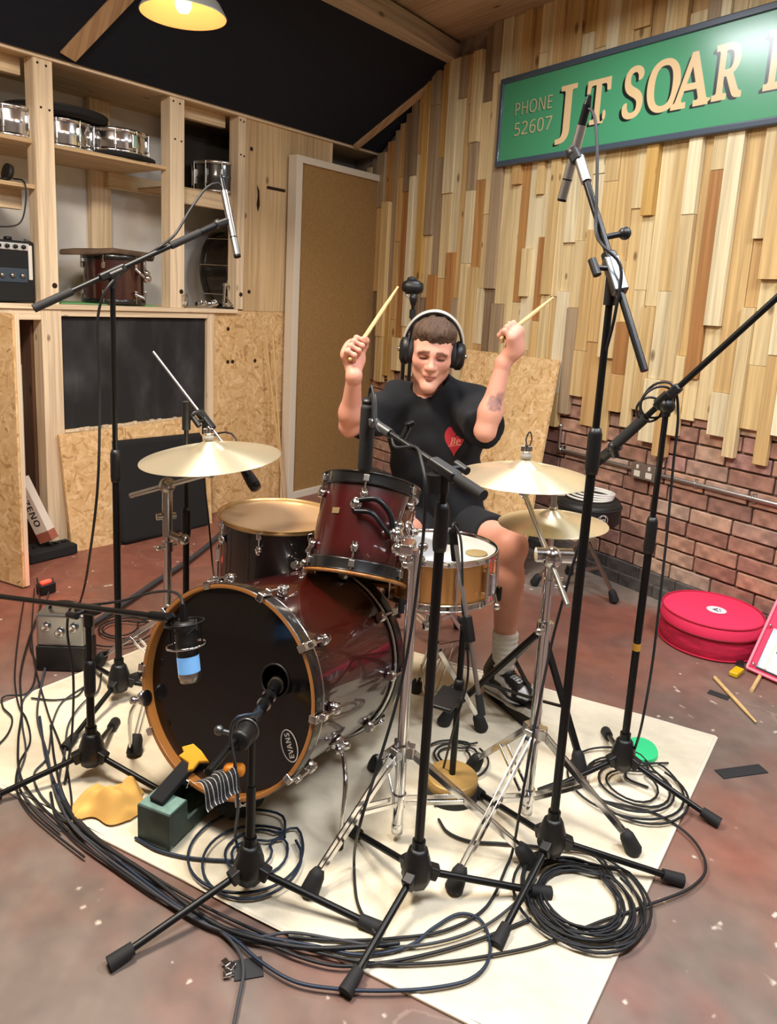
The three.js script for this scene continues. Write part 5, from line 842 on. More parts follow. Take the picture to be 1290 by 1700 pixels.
// ---------------------------------------------------------------- the drummer
{
  const PO = [1.86,0,-2.15], PHI = -0.625;
  const vsub = (a, b) => [a[0] - b[0], a[1] - b[1], a[2] - b[2]], dot = (a, b) => a[0] * b[0] + a[1] * b[1] + a[2] * b[2];
  const mixp = (a, b, t) => [0, 1, 2].map((k) => a[k] + (b[k] - a[k]) * t), addp = (a, b) => [0, 1, 2].map((k) => a[k] + b[k]);
  const smin = (a, b, k) => { const h = Math.max(k - Math.abs(a - b), 0) / k; return Math.min(a, b) - h * h * k * 0.25; };
  const smax = (a, b, k) => -smin(-a, -b, k);
  function cone(a, b, ra, rb) { const ba = vsub(b, a), l = dot(ba, ba); return (x, y, z) => { const px = x - a[0], py = y - a[1], pz = z - a[2]; let h = (px * ba[0] + py * ba[1] + pz * ba[2]) / l; h = h < 0 ? 0 : h > 1 ? 1 : h; return Math.hypot(px - ba[0] * h, py - ba[1] * h, pz - ba[2] * h) - (ra + (rb - ra) * h); }; }
  function elli(c, r) { return (x, y, z) => { const a = (x - c[0]) / r[0], b = (y - c[1]) / r[1], d = (z - c[2]) / r[2], k = Math.sqrt(a * a + b * b + d * d), k1 = Math.sqrt((a / r[0]) ** 2 + (b / r[1]) ** 2 + (d / r[2]) ** 2); return k1 < 1e-9 ? -Math.min(...r) : k * (k - 1) / k1; }; }
  const joinS = (k, ...fs) => (x, y, z) => { let d = fs[0](x, y, z); for (let i = 1; i < fs.length; i++) d = smin(d, fs[i](x, y, z), k); return d; };
  function net(fn, mn, mx, h) {                                     // surface nets over a signed distance field
    const n = [0, 1, 2].map((k) => Math.ceil((mx[k] - mn[k]) / h) + 1), S = new Float32Array(n[0] * n[1] * n[2]), id = (i, j, k) => (k * n[1] + j) * n[0] + i;
    for (let k = 0; k < n[2]; k++) for (let j = 0; j < n[1]; j++) for (let i = 0; i < n[0]; i++) S[id(i, j, k)] = fn(mn[0] + i * h, mn[1] + j * h, mn[2] + k * h);
    const vi = new Int32Array(S.length).fill(-1), P = [], idx = [];
    const E = []; for (let a = 0; a < 8; a++) for (const b of [1, 2, 4]) if (!(a & b)) E.push([a, a | b]);
    for (let k = 0; k < n[2] - 1; k++) for (let j = 0; j < n[1] - 1; j++) for (let i = 0; i < n[0] - 1; i++) {
      const v = []; let m = 0; for (let c = 0; c < 8; c++) { const s = S[id(i + (c & 1), j + ((c >> 1) & 1), k + (c >> 2))]; v.push(s); if (s < 0) m |= 1 << c; } if (m === 0 || m === 255) continue;
      let x = 0, y = 0, z = 0, q = 0; for (const [a, b] of E) { if ((v[a] < 0) === (v[b] < 0)) continue; const t = v[a] / (v[a] - v[b]); x += (a & 1) + ((b & 1) - (a & 1)) * t; y += ((a >> 1) & 1) + (((b >> 1) & 1) - ((a >> 1) & 1)) * t; z += (a >> 2) + ((b >> 2) - (a >> 2)) * t; q++; }
      vi[id(i, j, k)] = P.length / 3; P.push(mn[0] + (i + x / q) * h, mn[1] + (j + y / q) * h, mn[2] + (k + z / q) * h);
    }
    for (let k = 1; k < n[2] - 1; k++) for (let j = 1; j < n[1] - 1; j++) for (let i = 1; i < n[0] - 1; i++) {
      const s = S[id(i, j, k)] < 0;
      for (const [d, u, w] of [[[1, 0, 0], [0, 1, 0], [0, 0, 1]], [[0, 1, 0], [0, 0, 1], [1, 0, 0]], [[0, 0, 1], [1, 0, 0], [0, 1, 0]]]) {
        const e = S[id(i + d[0], j + d[1], k + d[2])] < 0; if (s === e) continue;
        const a = vi[id(i, j, k)], b = vi[id(i - u[0], j - u[1], k - u[2])], c = vi[id(i - u[0] - w[0], j - u[1] - w[1], k - u[2] - w[2])], g = vi[id(i - w[0], j - w[1], k - w[2])];
        if (a < 0 || b < 0 || c < 0 || g < 0) continue; if (s) idx.push(a, b, c, a, c, g); else idx.push(a, c, b, a, g, c);
      }
    }
    const N = new Float32Array(P.length), e = h * 0.4; for (let i = 0; i < P.length; i += 3) { const [x, y, z] = [P[i], P[i + 1], P[i + 2]], gx = fn(x + e, y, z) - fn(x - e, y, z), gy = fn(x, y + e, z) - fn(x, y - e, z), gz = fn(x, y, z + e) - fn(x, y, z - e), l = Math.hypot(gx, gy, gz) || 1; N[i] = gx / l; N[i + 1] = gy / l; N[i + 2] = gz / l; }
    const g = new THREE.BufferGeometry(); g.setAttribute('position', new THREE.Float32BufferAttribute(P, 3)); g.setAttribute('normal', new THREE.BufferAttribute(N, 3)); g.setAttribute('uv', new THREE.BufferAttribute(new Float32Array(P.length / 3 * 2), 2)); g.setIndex(idx); return g;
  }
  function paint(g, col) { const p = g.attributes.position, c = new Float32Array(p.count * 3); for (let i = 0; i < p.count; i++) { const k = col(p.getX(i), p.getY(i), p.getZ(i)); c[i * 3] = k[0]; c[i * 3 + 1] = k[1]; c[i * 3 + 2] = k[2]; } g.setAttribute('color', new THREE.BufferAttribute(c, 3)); return g; }
  const lin = (h) => { const c = new THREE.Color(h); return [c.r, c.g, c.b]; };
  // joints (x to the picture's right, z to the camera)
  const J = {
    neck: [-0.042,1.099,0.04], pelvis: [-0.001,0.573,-0.022], chest: [-0.035,0.908,0.016],
    sh: [[-0.191,1.059,0.026], [0.088,1.068,0.047]], el: [[-0.364,0.988,0.211], [0.113,1.011,0.293]], wr: [[-0.352,1.185,0.336], [0.157,1.252,0.288]],
    hip: [[-0.074,0.563,-0.01], [0.074,0.583,-0.002]], kn: [[-0.169,0.623,0.344], [0.231,0.604,0.311]], an: [[-0.237,0.14,0.184], [0.246,0.16,0.315]],
    head: [-0.079,1.264,0.13],
  };
  const person = new THREE.Group(); person.name = 'person'; used.person = 1; person.position.set(...PO); person.rotation.y = PHI; scene.add(person);
  tag(person, 'drummer in a black t-shirt and shorts seated behind the kit with both sticks raised', 'person');
  // --- torso field shared by body and shirt
  const sm = mixp(J.sh[0], J.sh[1], 0.5);
  const torso = joinS(0.07, cone(addp(J.sh[0], [0.025, -0.005, -0.01]), addp(J.sh[1], [-0.025, -0.005, -0.01]), 0.062, 0.062), elli(addp(mixp(sm, J.pelvis, 0.3), [0, 0, -0.005]), [0.165, 0.19, 0.108]), elli(mixp(sm, J.pelvis, 0.68), [0.148, 0.18, 0.105]), elli(addp(J.pelvis, [0, 0.01, 0]), [0.17, 0.115, 0.13]), cone(addp(sm, [0, 0.0, -0.01]), addp(J.neck, [0, 0.02, 0]), 0.07, 0.052));
  const upper = (s) => cone(J.sh[s], J.el[s], 0.047, 0.037), thigh = (s) => cone(addp(J.hip[s], [0, -0.005, 0]), J.kn[s], 0.085, 0.058);
  const foreArm = (s) => { const m = mixp(J.el[s], J.wr[s], 0.28); return joinS(0.03, cone(J.el[s], m, 0.035, 0.039), cone(m, J.wr[s], 0.039, 0.025)); };
  const shin = (s) => { const m = addp(mixp(J.kn[s], J.an[s], 0.3), [0, 0, -0.015]); return joinS(0.04, cone(J.kn[s], m, 0.053, 0.053), cone(m, J.an[s], 0.053, 0.035), elli(addp(J.kn[s], [0, 0.0, 0.018]), [0.05, 0.055, 0.045])); };
  // --- head
  const hq = new THREE.Quaternion().setFromEuler(new THREE.Euler(0.2, -0.06, -0.05)), hqi = hq.clone().invert(), tmp = V(0, 0, 0);
  const toHead = (x, y, z) => { tmp.set(x - J.head[0], y - J.head[1], z - J.head[2]).applyQuaternion(hqi); return tmp; };
  const fromHead = (a) => { const v = A(a).applyQuaternion(hq); return [v.x + J.head[0], v.y + J.head[1], v.z + J.head[2]]; };
  const skull = elli([0, 0.035, -0.018], [0.074, 0.088, 0.094]);
  const pos = [[skull, 0.03], [elli([0, -0.026, 0.02], [0.0655, 0.086, 0.068]), 0.03], [elli([0, 0.045, 0.04], [0.058, 0.045, 0.045]), 0.03], [cone([-0.043, -0.07, 0.008], [-0.006, -0.11, 0.06], 0.021, 0.018), 0.03], [cone([0.043, -0.07, 0.008], [0.006, -0.11, 0.06], 0.021, 0.018), 0.03], [elli([0, -0.112, 0.066], [0.02, 0.015, 0.017]), 0.025], [elli([-0.044, -0.02, 0.055], [0.02, 0.02, 0.02]), 0.03], [elli([0.044, -0.02, 0.055], [0.02, 0.02, 0.02]), 0.03],
    [cone([-0.046, 0.018, 0.068], [-0.014, 0.02, 0.082], 0.0095, 0.0095), 0.025], [cone([0.046, 0.018, 0.068], [0.014, 0.02, 0.082], 0.0095, 0.0095), 0.025], [cone([0, 0.012, 0.082], [0, -0.028, 0.102], 0.0085, 0.0115), 0.016], [elli([0, -0.033, 0.1], [0.0135, 0.01, 0.0115]), 0.01], [elli([-0.013, -0.036, 0.092], [0.009, 0.0075, 0.009]), 0.008], [elli([0.013, -0.036, 0.092], [0.009, 0.0075, 0.009]), 0.008]];
  const neg = [[elli([-0.032, 0.0, 0.094], [0.019, 0.013, 0.017]), 0.014], [elli([0.032, 0.0, 0.094], [0.019, 0.013, 0.017]), 0.014]];
  const add2 = [[elli([-0.031, 0.0, 0.069], [0.0145, 0.0115, 0.0125]), 0.006], [elli([0.031, 0.0, 0.069], [0.0145, 0.0115, 0.0125]), 0.006], [elli([0, -0.064, 0.083], [0.023, 0.0048, 0.009]), 0.008], [elli([0, -0.0735, 0.0825], [0.019, 0.0056, 0.009]), 0.008], [elli([0, -0.054, 0.08], [0.022, 0.012, 0.011]), 0.014]];
  const neck = cone([0, -0.06, -0.03], [0, -0.2, -0.075], 0.054, 0.056);
  const headF = (x, y, z) => { const q = toHead(x, y, z), a = q.x, b = q.y, c = q.z; let d = 1; for (const [f, k] of pos) d = smin(d, f(a, b, c), k); for (const [f, k] of neg) d = smax(d, -f(a, b, c), k); for (const [f, k] of add2) d = smin(d, f(a, b, c), k); return smin(d, neck(a, b, c), 0.03); };
  // --- hands around the sticks: local X runs along the stick, Y along the forearm, Z out of the palm
  const stickTip = [[-0.201,1.51,0.051], [0.36,1.477,0.033]], grip = [[-0.348,1.267,0.32], [0.164,1.348,0.29]];
  const hands = [0, 1].map((s) => {
    const X = A(stickTip[s]).sub(A(grip[s])).normalize(), F = A(grip[s]).sub(A(J.wr[s])).normalize(), Y = F.clone().sub(X.clone().multiplyScalar(F.dot(X) * 0.999)).normalize(), Z = X.clone().cross(Y).multiplyScalar(s ? -1 : 1);
    const o = A(grip[s]).sub(Y.clone().multiplyScalar(0.075)).sub(Z.clone().multiplyScalar(0.028));
    const W = (x, y, z) => { const v = o.clone().add(X.clone().multiplyScalar(x)).add(Y.clone().multiplyScalar(y)).add(Z.clone().multiplyScalar(z)); return [v.x, v.y, v.z]; };
    const palm = joinS(0.03, cone(W(-0.026, 0.03, 0.002), W(-0.03, 0.078, 0), 0.0165, 0.0155), cone(W(-0.006, 0.02, 0), W(-0.008, 0.083, -0.002), 0.017, 0.0155), cone(W(0.012, 0.022, 0.002), W(0.014, 0.084, -0.001), 0.0165, 0.0155), cone(W(0.024, 0.028, 0.006), W(0.033, 0.08, 0.001), 0.0165, 0.015), cone(J.wr[s], W(0, 0.028, 0.002), 0.0265, 0.024));
    const fa = foreArm(s);
    const fing = [[-0.033, 0.0, 0.9], [-0.011, 0.004, 1.0], [0.011, 0.005, 1.03], [0.033, 0.001, 0.96]].map(([x, dy, l], i) => joinS(0.008, cone(W(x, 0.082 + dy, 0.0), W(x * 1.03, 0.106 * 0.98 + dy, 0.024 * l), 0.0095, 0.0088), cone(W(x * 1.03, 0.104 + dy, 0.024 * l), W(x * 0.98 + 0.003 * i, 0.085, 0.046 * l), 0.0088, 0.008), cone(W(x * 0.98 + 0.003 * i, 0.085, 0.046 * l), W(x * 0.95 + 0.004 * i, 0.062 + 0.002 * i, 0.036 * l), 0.008, 0.0072)));
    const thumb = joinS(0.01, cone(W(0.028, 0.03, 0.012), W(0.05, 0.058, 0.03), 0.014, 0.0108), cone(W(0.05, 0.058, 0.03), W(0.052, 0.078, 0.043), 0.0104, 0.0092), cone(W(0.052, 0.078, 0.043), W(0.046, 0.096, 0.046), 0.0092, 0.0078));
    return { f: (x, y, z) => { let d = palm(x, y, z); for (const g of fing) d = smin(d, g(x, y, z), 0.006); d = smin(d, thumb(x, y, z), 0.008); return smin(d, fa(x, y, z) + 0.0016, 0.016); }, c: W(0.005, 0.06, 0.02), X, W };
  });
  const lo = (a, r) => a.map((v) => v - r), hi2 = (a, r) => a.map((v) => v + r);
  const f0 = foreArm(0), f1 = foreArm(1), u0 = upper(0), u1 = upper(1), t0 = thigh(0), t1 = thigh(1), s0 = shin(0), s1 = shin(1);
  const bodyF = (x, y, z) => { let d = torso(x, y, z); d = smin(d, smin(u0(x, y, z), f0(x, y, z), 0.02), 0.03); d = smin(d, smin(u1(x, y, z), f1(x, y, z), 0.02), 0.03); d = smin(d, smin(t0(x, y, z), s0(x, y, z), 0.025), 0.03); d = smin(d, smin(t1(x, y, z), s1(x, y, z), 0.025), 0.03); return d; };
  const skin = lin(0xd79c86), skin2 = lin(0xc98672), lipc = lin(0xb9695f), ink = lin(0x4a4650), brow = lin(0x5a3c2b), shade = lin(0xe0ab94);
  const mix3 = (a, b, t) => [0, 1, 2].map((k) => a[k] + (b[k] - a[k]) * t);
  const tat = [[0.134,1.114,0.355], [0.153,1.139,0.35], [-0.326,1.12,0.349]];
  const bodyCol = (x, y, z) => { let c = mix3(skin, skin2, cl(vn(x * 22 + 50, y * 22, 999, 999, 3) * 0.5)); for (let i = 0; i < 3; i++) { const d = Math.hypot(x - tat[i][0], y - tat[i][1], (z - tat[i][2]) * 0.35); const R = [0.028, 0.02, 0.012][i]; if (d < R) c = mix3(c, ink, (0.35 + 0.5 * vn(x * 160 + 90, y * 160, 9999, 9999, 4)) * [1, 0.7, 0.45][i]); } return c; };
  const headCol = (x, y, z) => { const q = toHead(x, y, z), a = q.x, b = q.y, d = q.z; let c = mix3(skin, shade, 0.3); const cheek = Math.exp(-((Math.abs(a) - 0.04) ** 2 + (b + 0.02) ** 2) / 0.0006); if (d > 0.04) c = mix3(c, skin2, cheek * 0.8); if (d > 0.075 && Math.abs(a) < 0.023 && b < -0.06 && b > -0.079) c = mix3(c, lipc, 0.6); if (d > 0.078 && Math.abs(b + 0.069) < 0.0018 && Math.abs(a) < 0.021) c = lin(0x93554a); const by = 0.023 - Math.max(0, Math.abs(a) - 0.03) * 0.45; if (d > 0.045 && Math.abs(Math.abs(a) - 0.032) < 0.021 && Math.abs(b - by) < 0.0055) c = mix3(c, brow, 0.8); if (d > 0.05 && Math.abs(Math.abs(a) - 0.031) < 0.013 && Math.abs(b + 0.0035) < 0.0042) c = lin(0x4a2e24); else if (d > 0.045 && Math.hypot((Math.abs(a) - 0.031) / 0.021, (b - 0.002) / 0.013) < 1) c = mix3(c, lin(0xa0644f), 0.75); return c; };  // eye sockets darkened in the vertex colour, standing for shadow
  const meshes = [
    paint(net((x, y, z) => smax(bodyF(x, y, z), y - J.neck[1] - 0.0 + (Math.hypot(x - J.wr[0][0], z - J.wr[0][2]) < 0.16 || Math.hypot(x - J.wr[1][0], z - J.wr[1][2]) < 0.16 ? -9 : 0), 0.004), [-0.62, 0.06, -0.3], [0.45, 1.36, 0.75], 0.012), bodyCol),
    paint(net(headF, lo(J.head, 0.205), hi2(J.head, 0.17), 0.0036), headCol),
    ...hands.map((h) => paint(net(h.f, lo(h.c, 0.15), hi2(h.c, 0.1), 0.0032), bodyCol)),
  ];
  lpart(person, 'body', meshes.map((g) => g.toNonIndexed()), std({ vertexColors: true, roughness: 0.55 }));
  // eyes: lids lowered, a dark line of lash
  for (const s of [-1, 1]) { const e = fromHead([0.031 * s, -0.0035, 0.0745]); lpart(person, 'eye', (() => { const g = new THREE.SphereGeometry(0.0088, 16, 10); g.scale(1.25, 0.55, 0.7); g.applyQuaternion(hq); g.translate(...e); return g; })(), std({ color: 0x2a1c16, roughness: 0.25 })); }
  // hair
  const hairN = (x, y, z) => (fbm(x * 70 + 40, y * 40 + z * 70 + 80, 9999, 9999, 7, 3) - 0.5) * 0.014;
  const hairF = (x, y, z) => { const q = toHead(x, y, z), a = q.x, b = q.y, c = q.z; const d = joinS(0.03, elli([0, 0.04, -0.018], [0.081, 0.098, 0.1]), elli([0, 0.085, 0.03], [0.07, 0.036, 0.066]))(a, b, c) + hairN(a, b, c); const line = c > 0.02 ? 0.05 + Math.abs(a) * -0.1 + 0.005 * Math.sin(a * 130) * Math.sin(a * 47 + 1) : c > -0.03 ? 0.05 - (0.02 - c) * 1.6 : -0.03; return smax(d, line - b, 0.006); };
  lpart(person, 'hair', net(hairF, lo(addp(J.head, [0, 0.04, 0]), 0.13), hi2(addp(J.head, [0, 0.06, 0]), 0.13), 0.0036).toNonIndexed(), std({ color: 0x4a3526, roughness: 0.75 }));
  // shirt and shorts
  const fold = (x, y, z) => 0.006 * Math.sin(y * 48 + x * 26 + 3 * Math.sin(x * 21)) * Math.sin(x * 17 - y * 9 + z * 12) + 0.004 * Math.sin((x + y) * 33);
  const armAx = [0, 1].map((s) => { const d = A(J.el[s]).sub(A(J.sh[s])); return { d: d.clone().normalize(), L: d.length() }; });
  const sleeve = (s) => { const f = cone(J.sh[s], mixp(J.sh[s], J.el[s], 1.0), 0.072, 0.08); return (x, y, z) => { const t = (x - J.sh[s][0]) * armAx[s].d.x + (y - J.sh[s][1]) * armAx[s].d.y + (z - J.sh[s][2]) * armAx[s].d.z; return smax(f(x, y, z), t - armAx[s].L * (s ? 0.93 : 0.86), 0.012); }; };
  const sl0 = sleeve(0), sl1 = sleeve(1);
  const nb = fromHead([0, -0.155, -0.052]), neckHole = cone(addp(nb, [0, 0.012, 0.014]), addp(nb, [0, 0.16, 0.05]), 0.064, 0.12);
  const shirtF = (x, y, z) => { let d = torso(x, y, z) - 0.016 - 0.012 * cl((J.neck[1] - y) * 2); d = smin(d, sl0(x, y, z), 0.05); d = smin(d, sl1(x, y, z), 0.05); d += fold(x, y, z); d = smax(d, -neckHole(x, y, z), 0.006); return smax(d, J.pelvis[1] - 0.02 - y, 0.01); };
  lpart(person, 't_shirt', net(shirtF, [-0.55, 0.5, -0.3], [0.42, 1.2, 0.6], 0.0085).toNonIndexed(), std({ color: 0x0f1116, roughness: 0.95 }));
  const legAx = [0, 1].map((s) => A(J.kn[s]).sub(A(J.hip[s])));
  const shortF = (x, y, z) => { let d = smin(elli(addp(J.pelvis, [0, 0.02, 0]), [0.182, 0.14, 0.145])(x, y, z), 1, 0.01); for (const s of [0, 1]) { const L = legAx[s].length(), t = ((x - J.hip[s][0]) * legAx[s].x + (y - J.hip[s][1]) * legAx[s].y + (z - J.hip[s][2]) * legAx[s].z) / L; d = smin(d, smax(cone(J.hip[s], J.kn[s], 0.1, 0.083)(x, y, z), t - L * 0.66, 0.01), 0.04); } return d + fold(x, y, z) * 0.8; };
  lpart(person, 'shorts', net(shortF, [-0.4, 0.36, -0.25], [0.3, 0.82, 0.4], 0.0095).toNonIndexed(), std({ color: 0x121318, roughness: 0.9 }));
  // printed heart on the chest, laid on the cloth
  const hc = [0.025,0.938,0.163]; const hv = [], hidx = [], hu = [], NR = 9, NA = 44; const heart = (a) => { const x = 16 * Math.sin(a) ** 3, y = 13 * Math.cos(a) - 5 * Math.cos(2 * a) - 2 * Math.cos(3 * a) - Math.cos(4 * a); return [x / 17 * 0.042, (y + 2) / 15 * 0.058]; };
  for (let r = 0; r <= NR; r++) for (let k = 0; k < NA; k++) { const [hx, hy] = heart(k / NA * 2 * Math.PI), x = hc[0] + hx * r / NR, y = hc[1] + hy * r / NR; let z = 0.45; const cf = (q) => torso(x, y, q) - 0.016 - 0.012 * cl((J.neck[1] - y) * 2) + fold(x, y, q); while (z > -0.2 && cf(z) > 0.0014) z -= Math.max(0.0006, cf(z) * 0.4); hv.push(x, y, z); hu.push(hx * r / NR / 0.1 + 0.5, hy * r / NR / 0.13 + 0.5); }
  for (let r = 0; r < NR; r++) for (let k = 0; k < NA; k++) { const a = r * NA + k, b = r * NA + (k + 1) % NA, c = a + NA, d = b + NA; hidx.push(a, d, b, a, c, d); }
  const hg = new THREE.BufferGeometry(); hg.setAttribute('position', new THREE.Float32BufferAttribute(hv, 3)); hg.setAttribute('uv', new THREE.Float32BufferAttribute(hu, 2)); hg.setIndex(hidx); hg.computeVertexNormals();
  const ht = canvasTex(256, 320, (c, w, h) => { c.fillStyle = '#b3252f'; c.fillRect(0, 0, w, h); c.fillStyle = '#d98f7c'; c.font = 'bold italic 84px serif'; c.textAlign = 'center'; c.fillText('Be', w * 0.5, h * 0.58); c.strokeStyle = '#d98f7c'; c.lineWidth = 7; c.beginPath(); c.moveTo(60, 200); c.lineTo(200, 190); c.stroke(); });
  lpart(person, 'heart_print', hg, std({ map: ht, roughness: 0.8 }), 'red heart print');
  // sock and shoes
  for (const s of [0, 1]) {
    const a = J.an[s], top = mixp(a, J.kn[s], 0.27);
    lpart(person, 'sock', net((x, y, z) => { const d = joinS(0.02, cone(top, addp(a, [0, -0.03, 0]), 0.047, 0.044))(x, y, z); return smax(d + 0.0015 * Math.sin(y * 320), y - top[1], 0.006); }, lo(a, 0.1), [a[0] + 0.1, top[1] + 0.05, a[2] + 0.1], 0.006).toNonIndexed(), std({ color: 0xded9cf, roughness: 0.95 }));
    const toe = s ? addp(a, [0.085, -0.085, 0.16]) : [-0.352,0.12,0.402], d = V(toe[0] - a[0], 0, toe[2] - a[2]).normalize(), heel = [a[0] - d.x * 0.055, a[1] - 0.095, a[2] - d.z * 0.055], sd = [-d.z, 0, d.x];
    const ball2 = mixp(heel, toe, 0.66), up = joinS(0.035, cone(addp(heel, [0, 0.03, 0]), addp(a, [-d.x * 0.01, 0.0, -d.z * 0.01]), 0.04, 0.047), cone(addp(heel, [d.x * 0.04, 0.03, d.z * 0.04]), addp(ball2, [0, 0.018, 0]), 0.042, 0.043), cone(addp(ball2, [0, 0.016, 0]), addp(toe, [0, 0.012, 0]), 0.043, 0.03));
    const ax = (x, z) => (x - heel[0]) * d.x + (z - heel[2]) * d.z, gy = (x, z) => heel[1] + (toe[1] - heel[1]) * cl(ax(x, z) / 0.26);
    const upF = (x, y, z) => smax(up(x, y, z), gy(x, z) + 0.0 - y, 0.004), B = [lo(mixp(heel, toe, 0.45), 0.2), hi2(mixp(heel, toe, 0.45), 0.2)];
    const g = net((x, y, z) => smax(upF(x, y, z), -(joinS(0.01, cone(addp(a, [0, 0.02, 0]), addp(a, [0, 0.1, 0]), 0.04, 0.05))(x, y, z)), 0.004), B[0], B[1], 0.0055);
    const wht = lin(0xe2e2de), blk = lin(0x121214);
    paint(g, (x, y, z) => { const t = ax(x, z), v = (x - heel[0]) * sd[0] + (z - heel[2]) * sd[2], h = y - gy(x, z); const sw = Math.abs(h - 0.03 - 0.05 * cl((0.17 - t) * 3)) < 0.011 && t > 0.06 && t < 0.17; return (t > 0.19 && t < 0.235 && h > 0.028) || sw || (t > 0.12 && t < 0.17 && Math.abs(v) < 0.02 && Math.sin(t * 420) > 0.2 && h > 0.05) ? wht : blk; });
    const shoe = lpart(person, 'shoe', g.toNonIndexed(), std({ vertexColors: true, roughness: 0.45 }));
    lpart(shoe, 'sole', net((x, y, z) => smax(Math.max(up(x, gy(x, z) + 0.018, z) - 0.004, gy(x, z) - 0.024 - y), y - gy(x, z) - 0.004, 0.004), B[0], B[1], 0.0055).toNonIndexed(), std({ color: 0xd9d6cc, roughness: 0.6 }));
  }
  const wp = (p) => { const v = A(p).applyAxisAngle(UPY, PHI); return v.add(A(PO)); };
  // sticks
  hands.forEach((h, s) => {
    const g0 = A(h.W(0, 0.079, 0.0275)), X = h.X, a = wp(g0.clone().sub(X.clone().multiplyScalar(0.05))), b = wp(g0.clone().add(X.clone().multiplyScalar(0.356))), d = b.clone().sub(a);
    const L = d.length(), g = lathe([[0, 0], [0.0055, 0.001], [0.0072, 0.006], [0.0073, L * 0.7], [0.0042, L * 0.965], [0.0032, L * 0.972], [0.0048, L * 0.984], [0.0042, L * 0.996], [0, L]], 16, a.toArray(), d.toArray());
    solo('drumstick', uvm(g), M.stick, s ? "drumstick in the drummer's left fist beside the planks" : "drumstick held in the drummer's right fist before the brown panel", 'drumstick');
  });
  // headphones
  const hp = thing('headphones', 'black studio headphones with a silver band worn by the drummer', 'headphones', wp(J.head).toArray());
  const H = new THREE.Group(); hp.rotation.y = PHI;
  hp.quaternion.setFromAxisAngle(UPY, PHI).multiply(hq);
  const arc = (r, y0, w, th) => { const g = new THREE.TorusGeometry(r, th, 8, 40, Math.PI * 0.96); g.rotateZ(Math.PI * 0.02); g.scale(0.93, 1.06, w / th); g.translate(0, y0, -0.01); return g; };
  lpart(hp, 'headband', arc(0.1165, 0.026, 0.016, 0.0055), std({ color: 0xcfcdc6, roughness: 0.35, metalness: 0.5 }), 'silver headband'); lpart(hp, 'band_pad', arc(0.1085, 0.026, 0.013, 0.0045), M.rubber);
  for (const s of [-1, 1]) {
    const c = lpart(hp, 'ear_cup', lathe([[0, 0], [0.042, 0], [0.047, 0.008], [0.045, 0.026], [0.03, 0.036], [0, 0.038]], 28).rotateZ(-s * Math.PI / 2).scale(1, 1.15, 1).translate(s * 0.083, -0.004, -0.008), M.plastic);
    lpart(c, 'ear_pad', torus(0.034, 0.014, [s * 0.078, -0.004, -0.008], [1, 0, 0], 32, 10).scale(1, 1, 1), M.rubber);
    lpart(c, 'yoke', [tube([[s * 0.104, 0.05, -0.01], [s * 0.116, 0.03, -0.01], [s * 0.121, -0.004, -0.008]], 0.004), ball([s * 0.121, -0.004, -0.008], 0.009)], M.chromeDull);
  }
}
{ // the drummer's stool
  const p = [1.87, 0, -2.19], y = 0.473;
  const t = thing('drum_stool', 'black round stool the drummer sits on', 'stool', p);
  part(t, 'seat', lathe([[0, y - 0.08], [0.15, y - 0.08], [0.165, y - 0.06], [0.165, y - 0.02], [0.15, y], [0, y]], 40, [p[0], 0, p[2]]), M.blackMatt); part(t, 'tube', rod([p[0], 0.12, p[2]], [p[0], y - 0.08, p[2]], 0.014), M.chrome);
  part(t, 'hub', rod([p[0], 0.24, p[2]], [p[0], 0.29, p[2]], 0.022), M.chrome); for (const f of [[2.068,0,-2.15], [2.15, 0, -2.3], [1.85, 0, -2.48]]) doubleLeg(t, [p[0], 0.265, p[2]], [p[0], 0.13, p[2]], f, M.chrome);
}

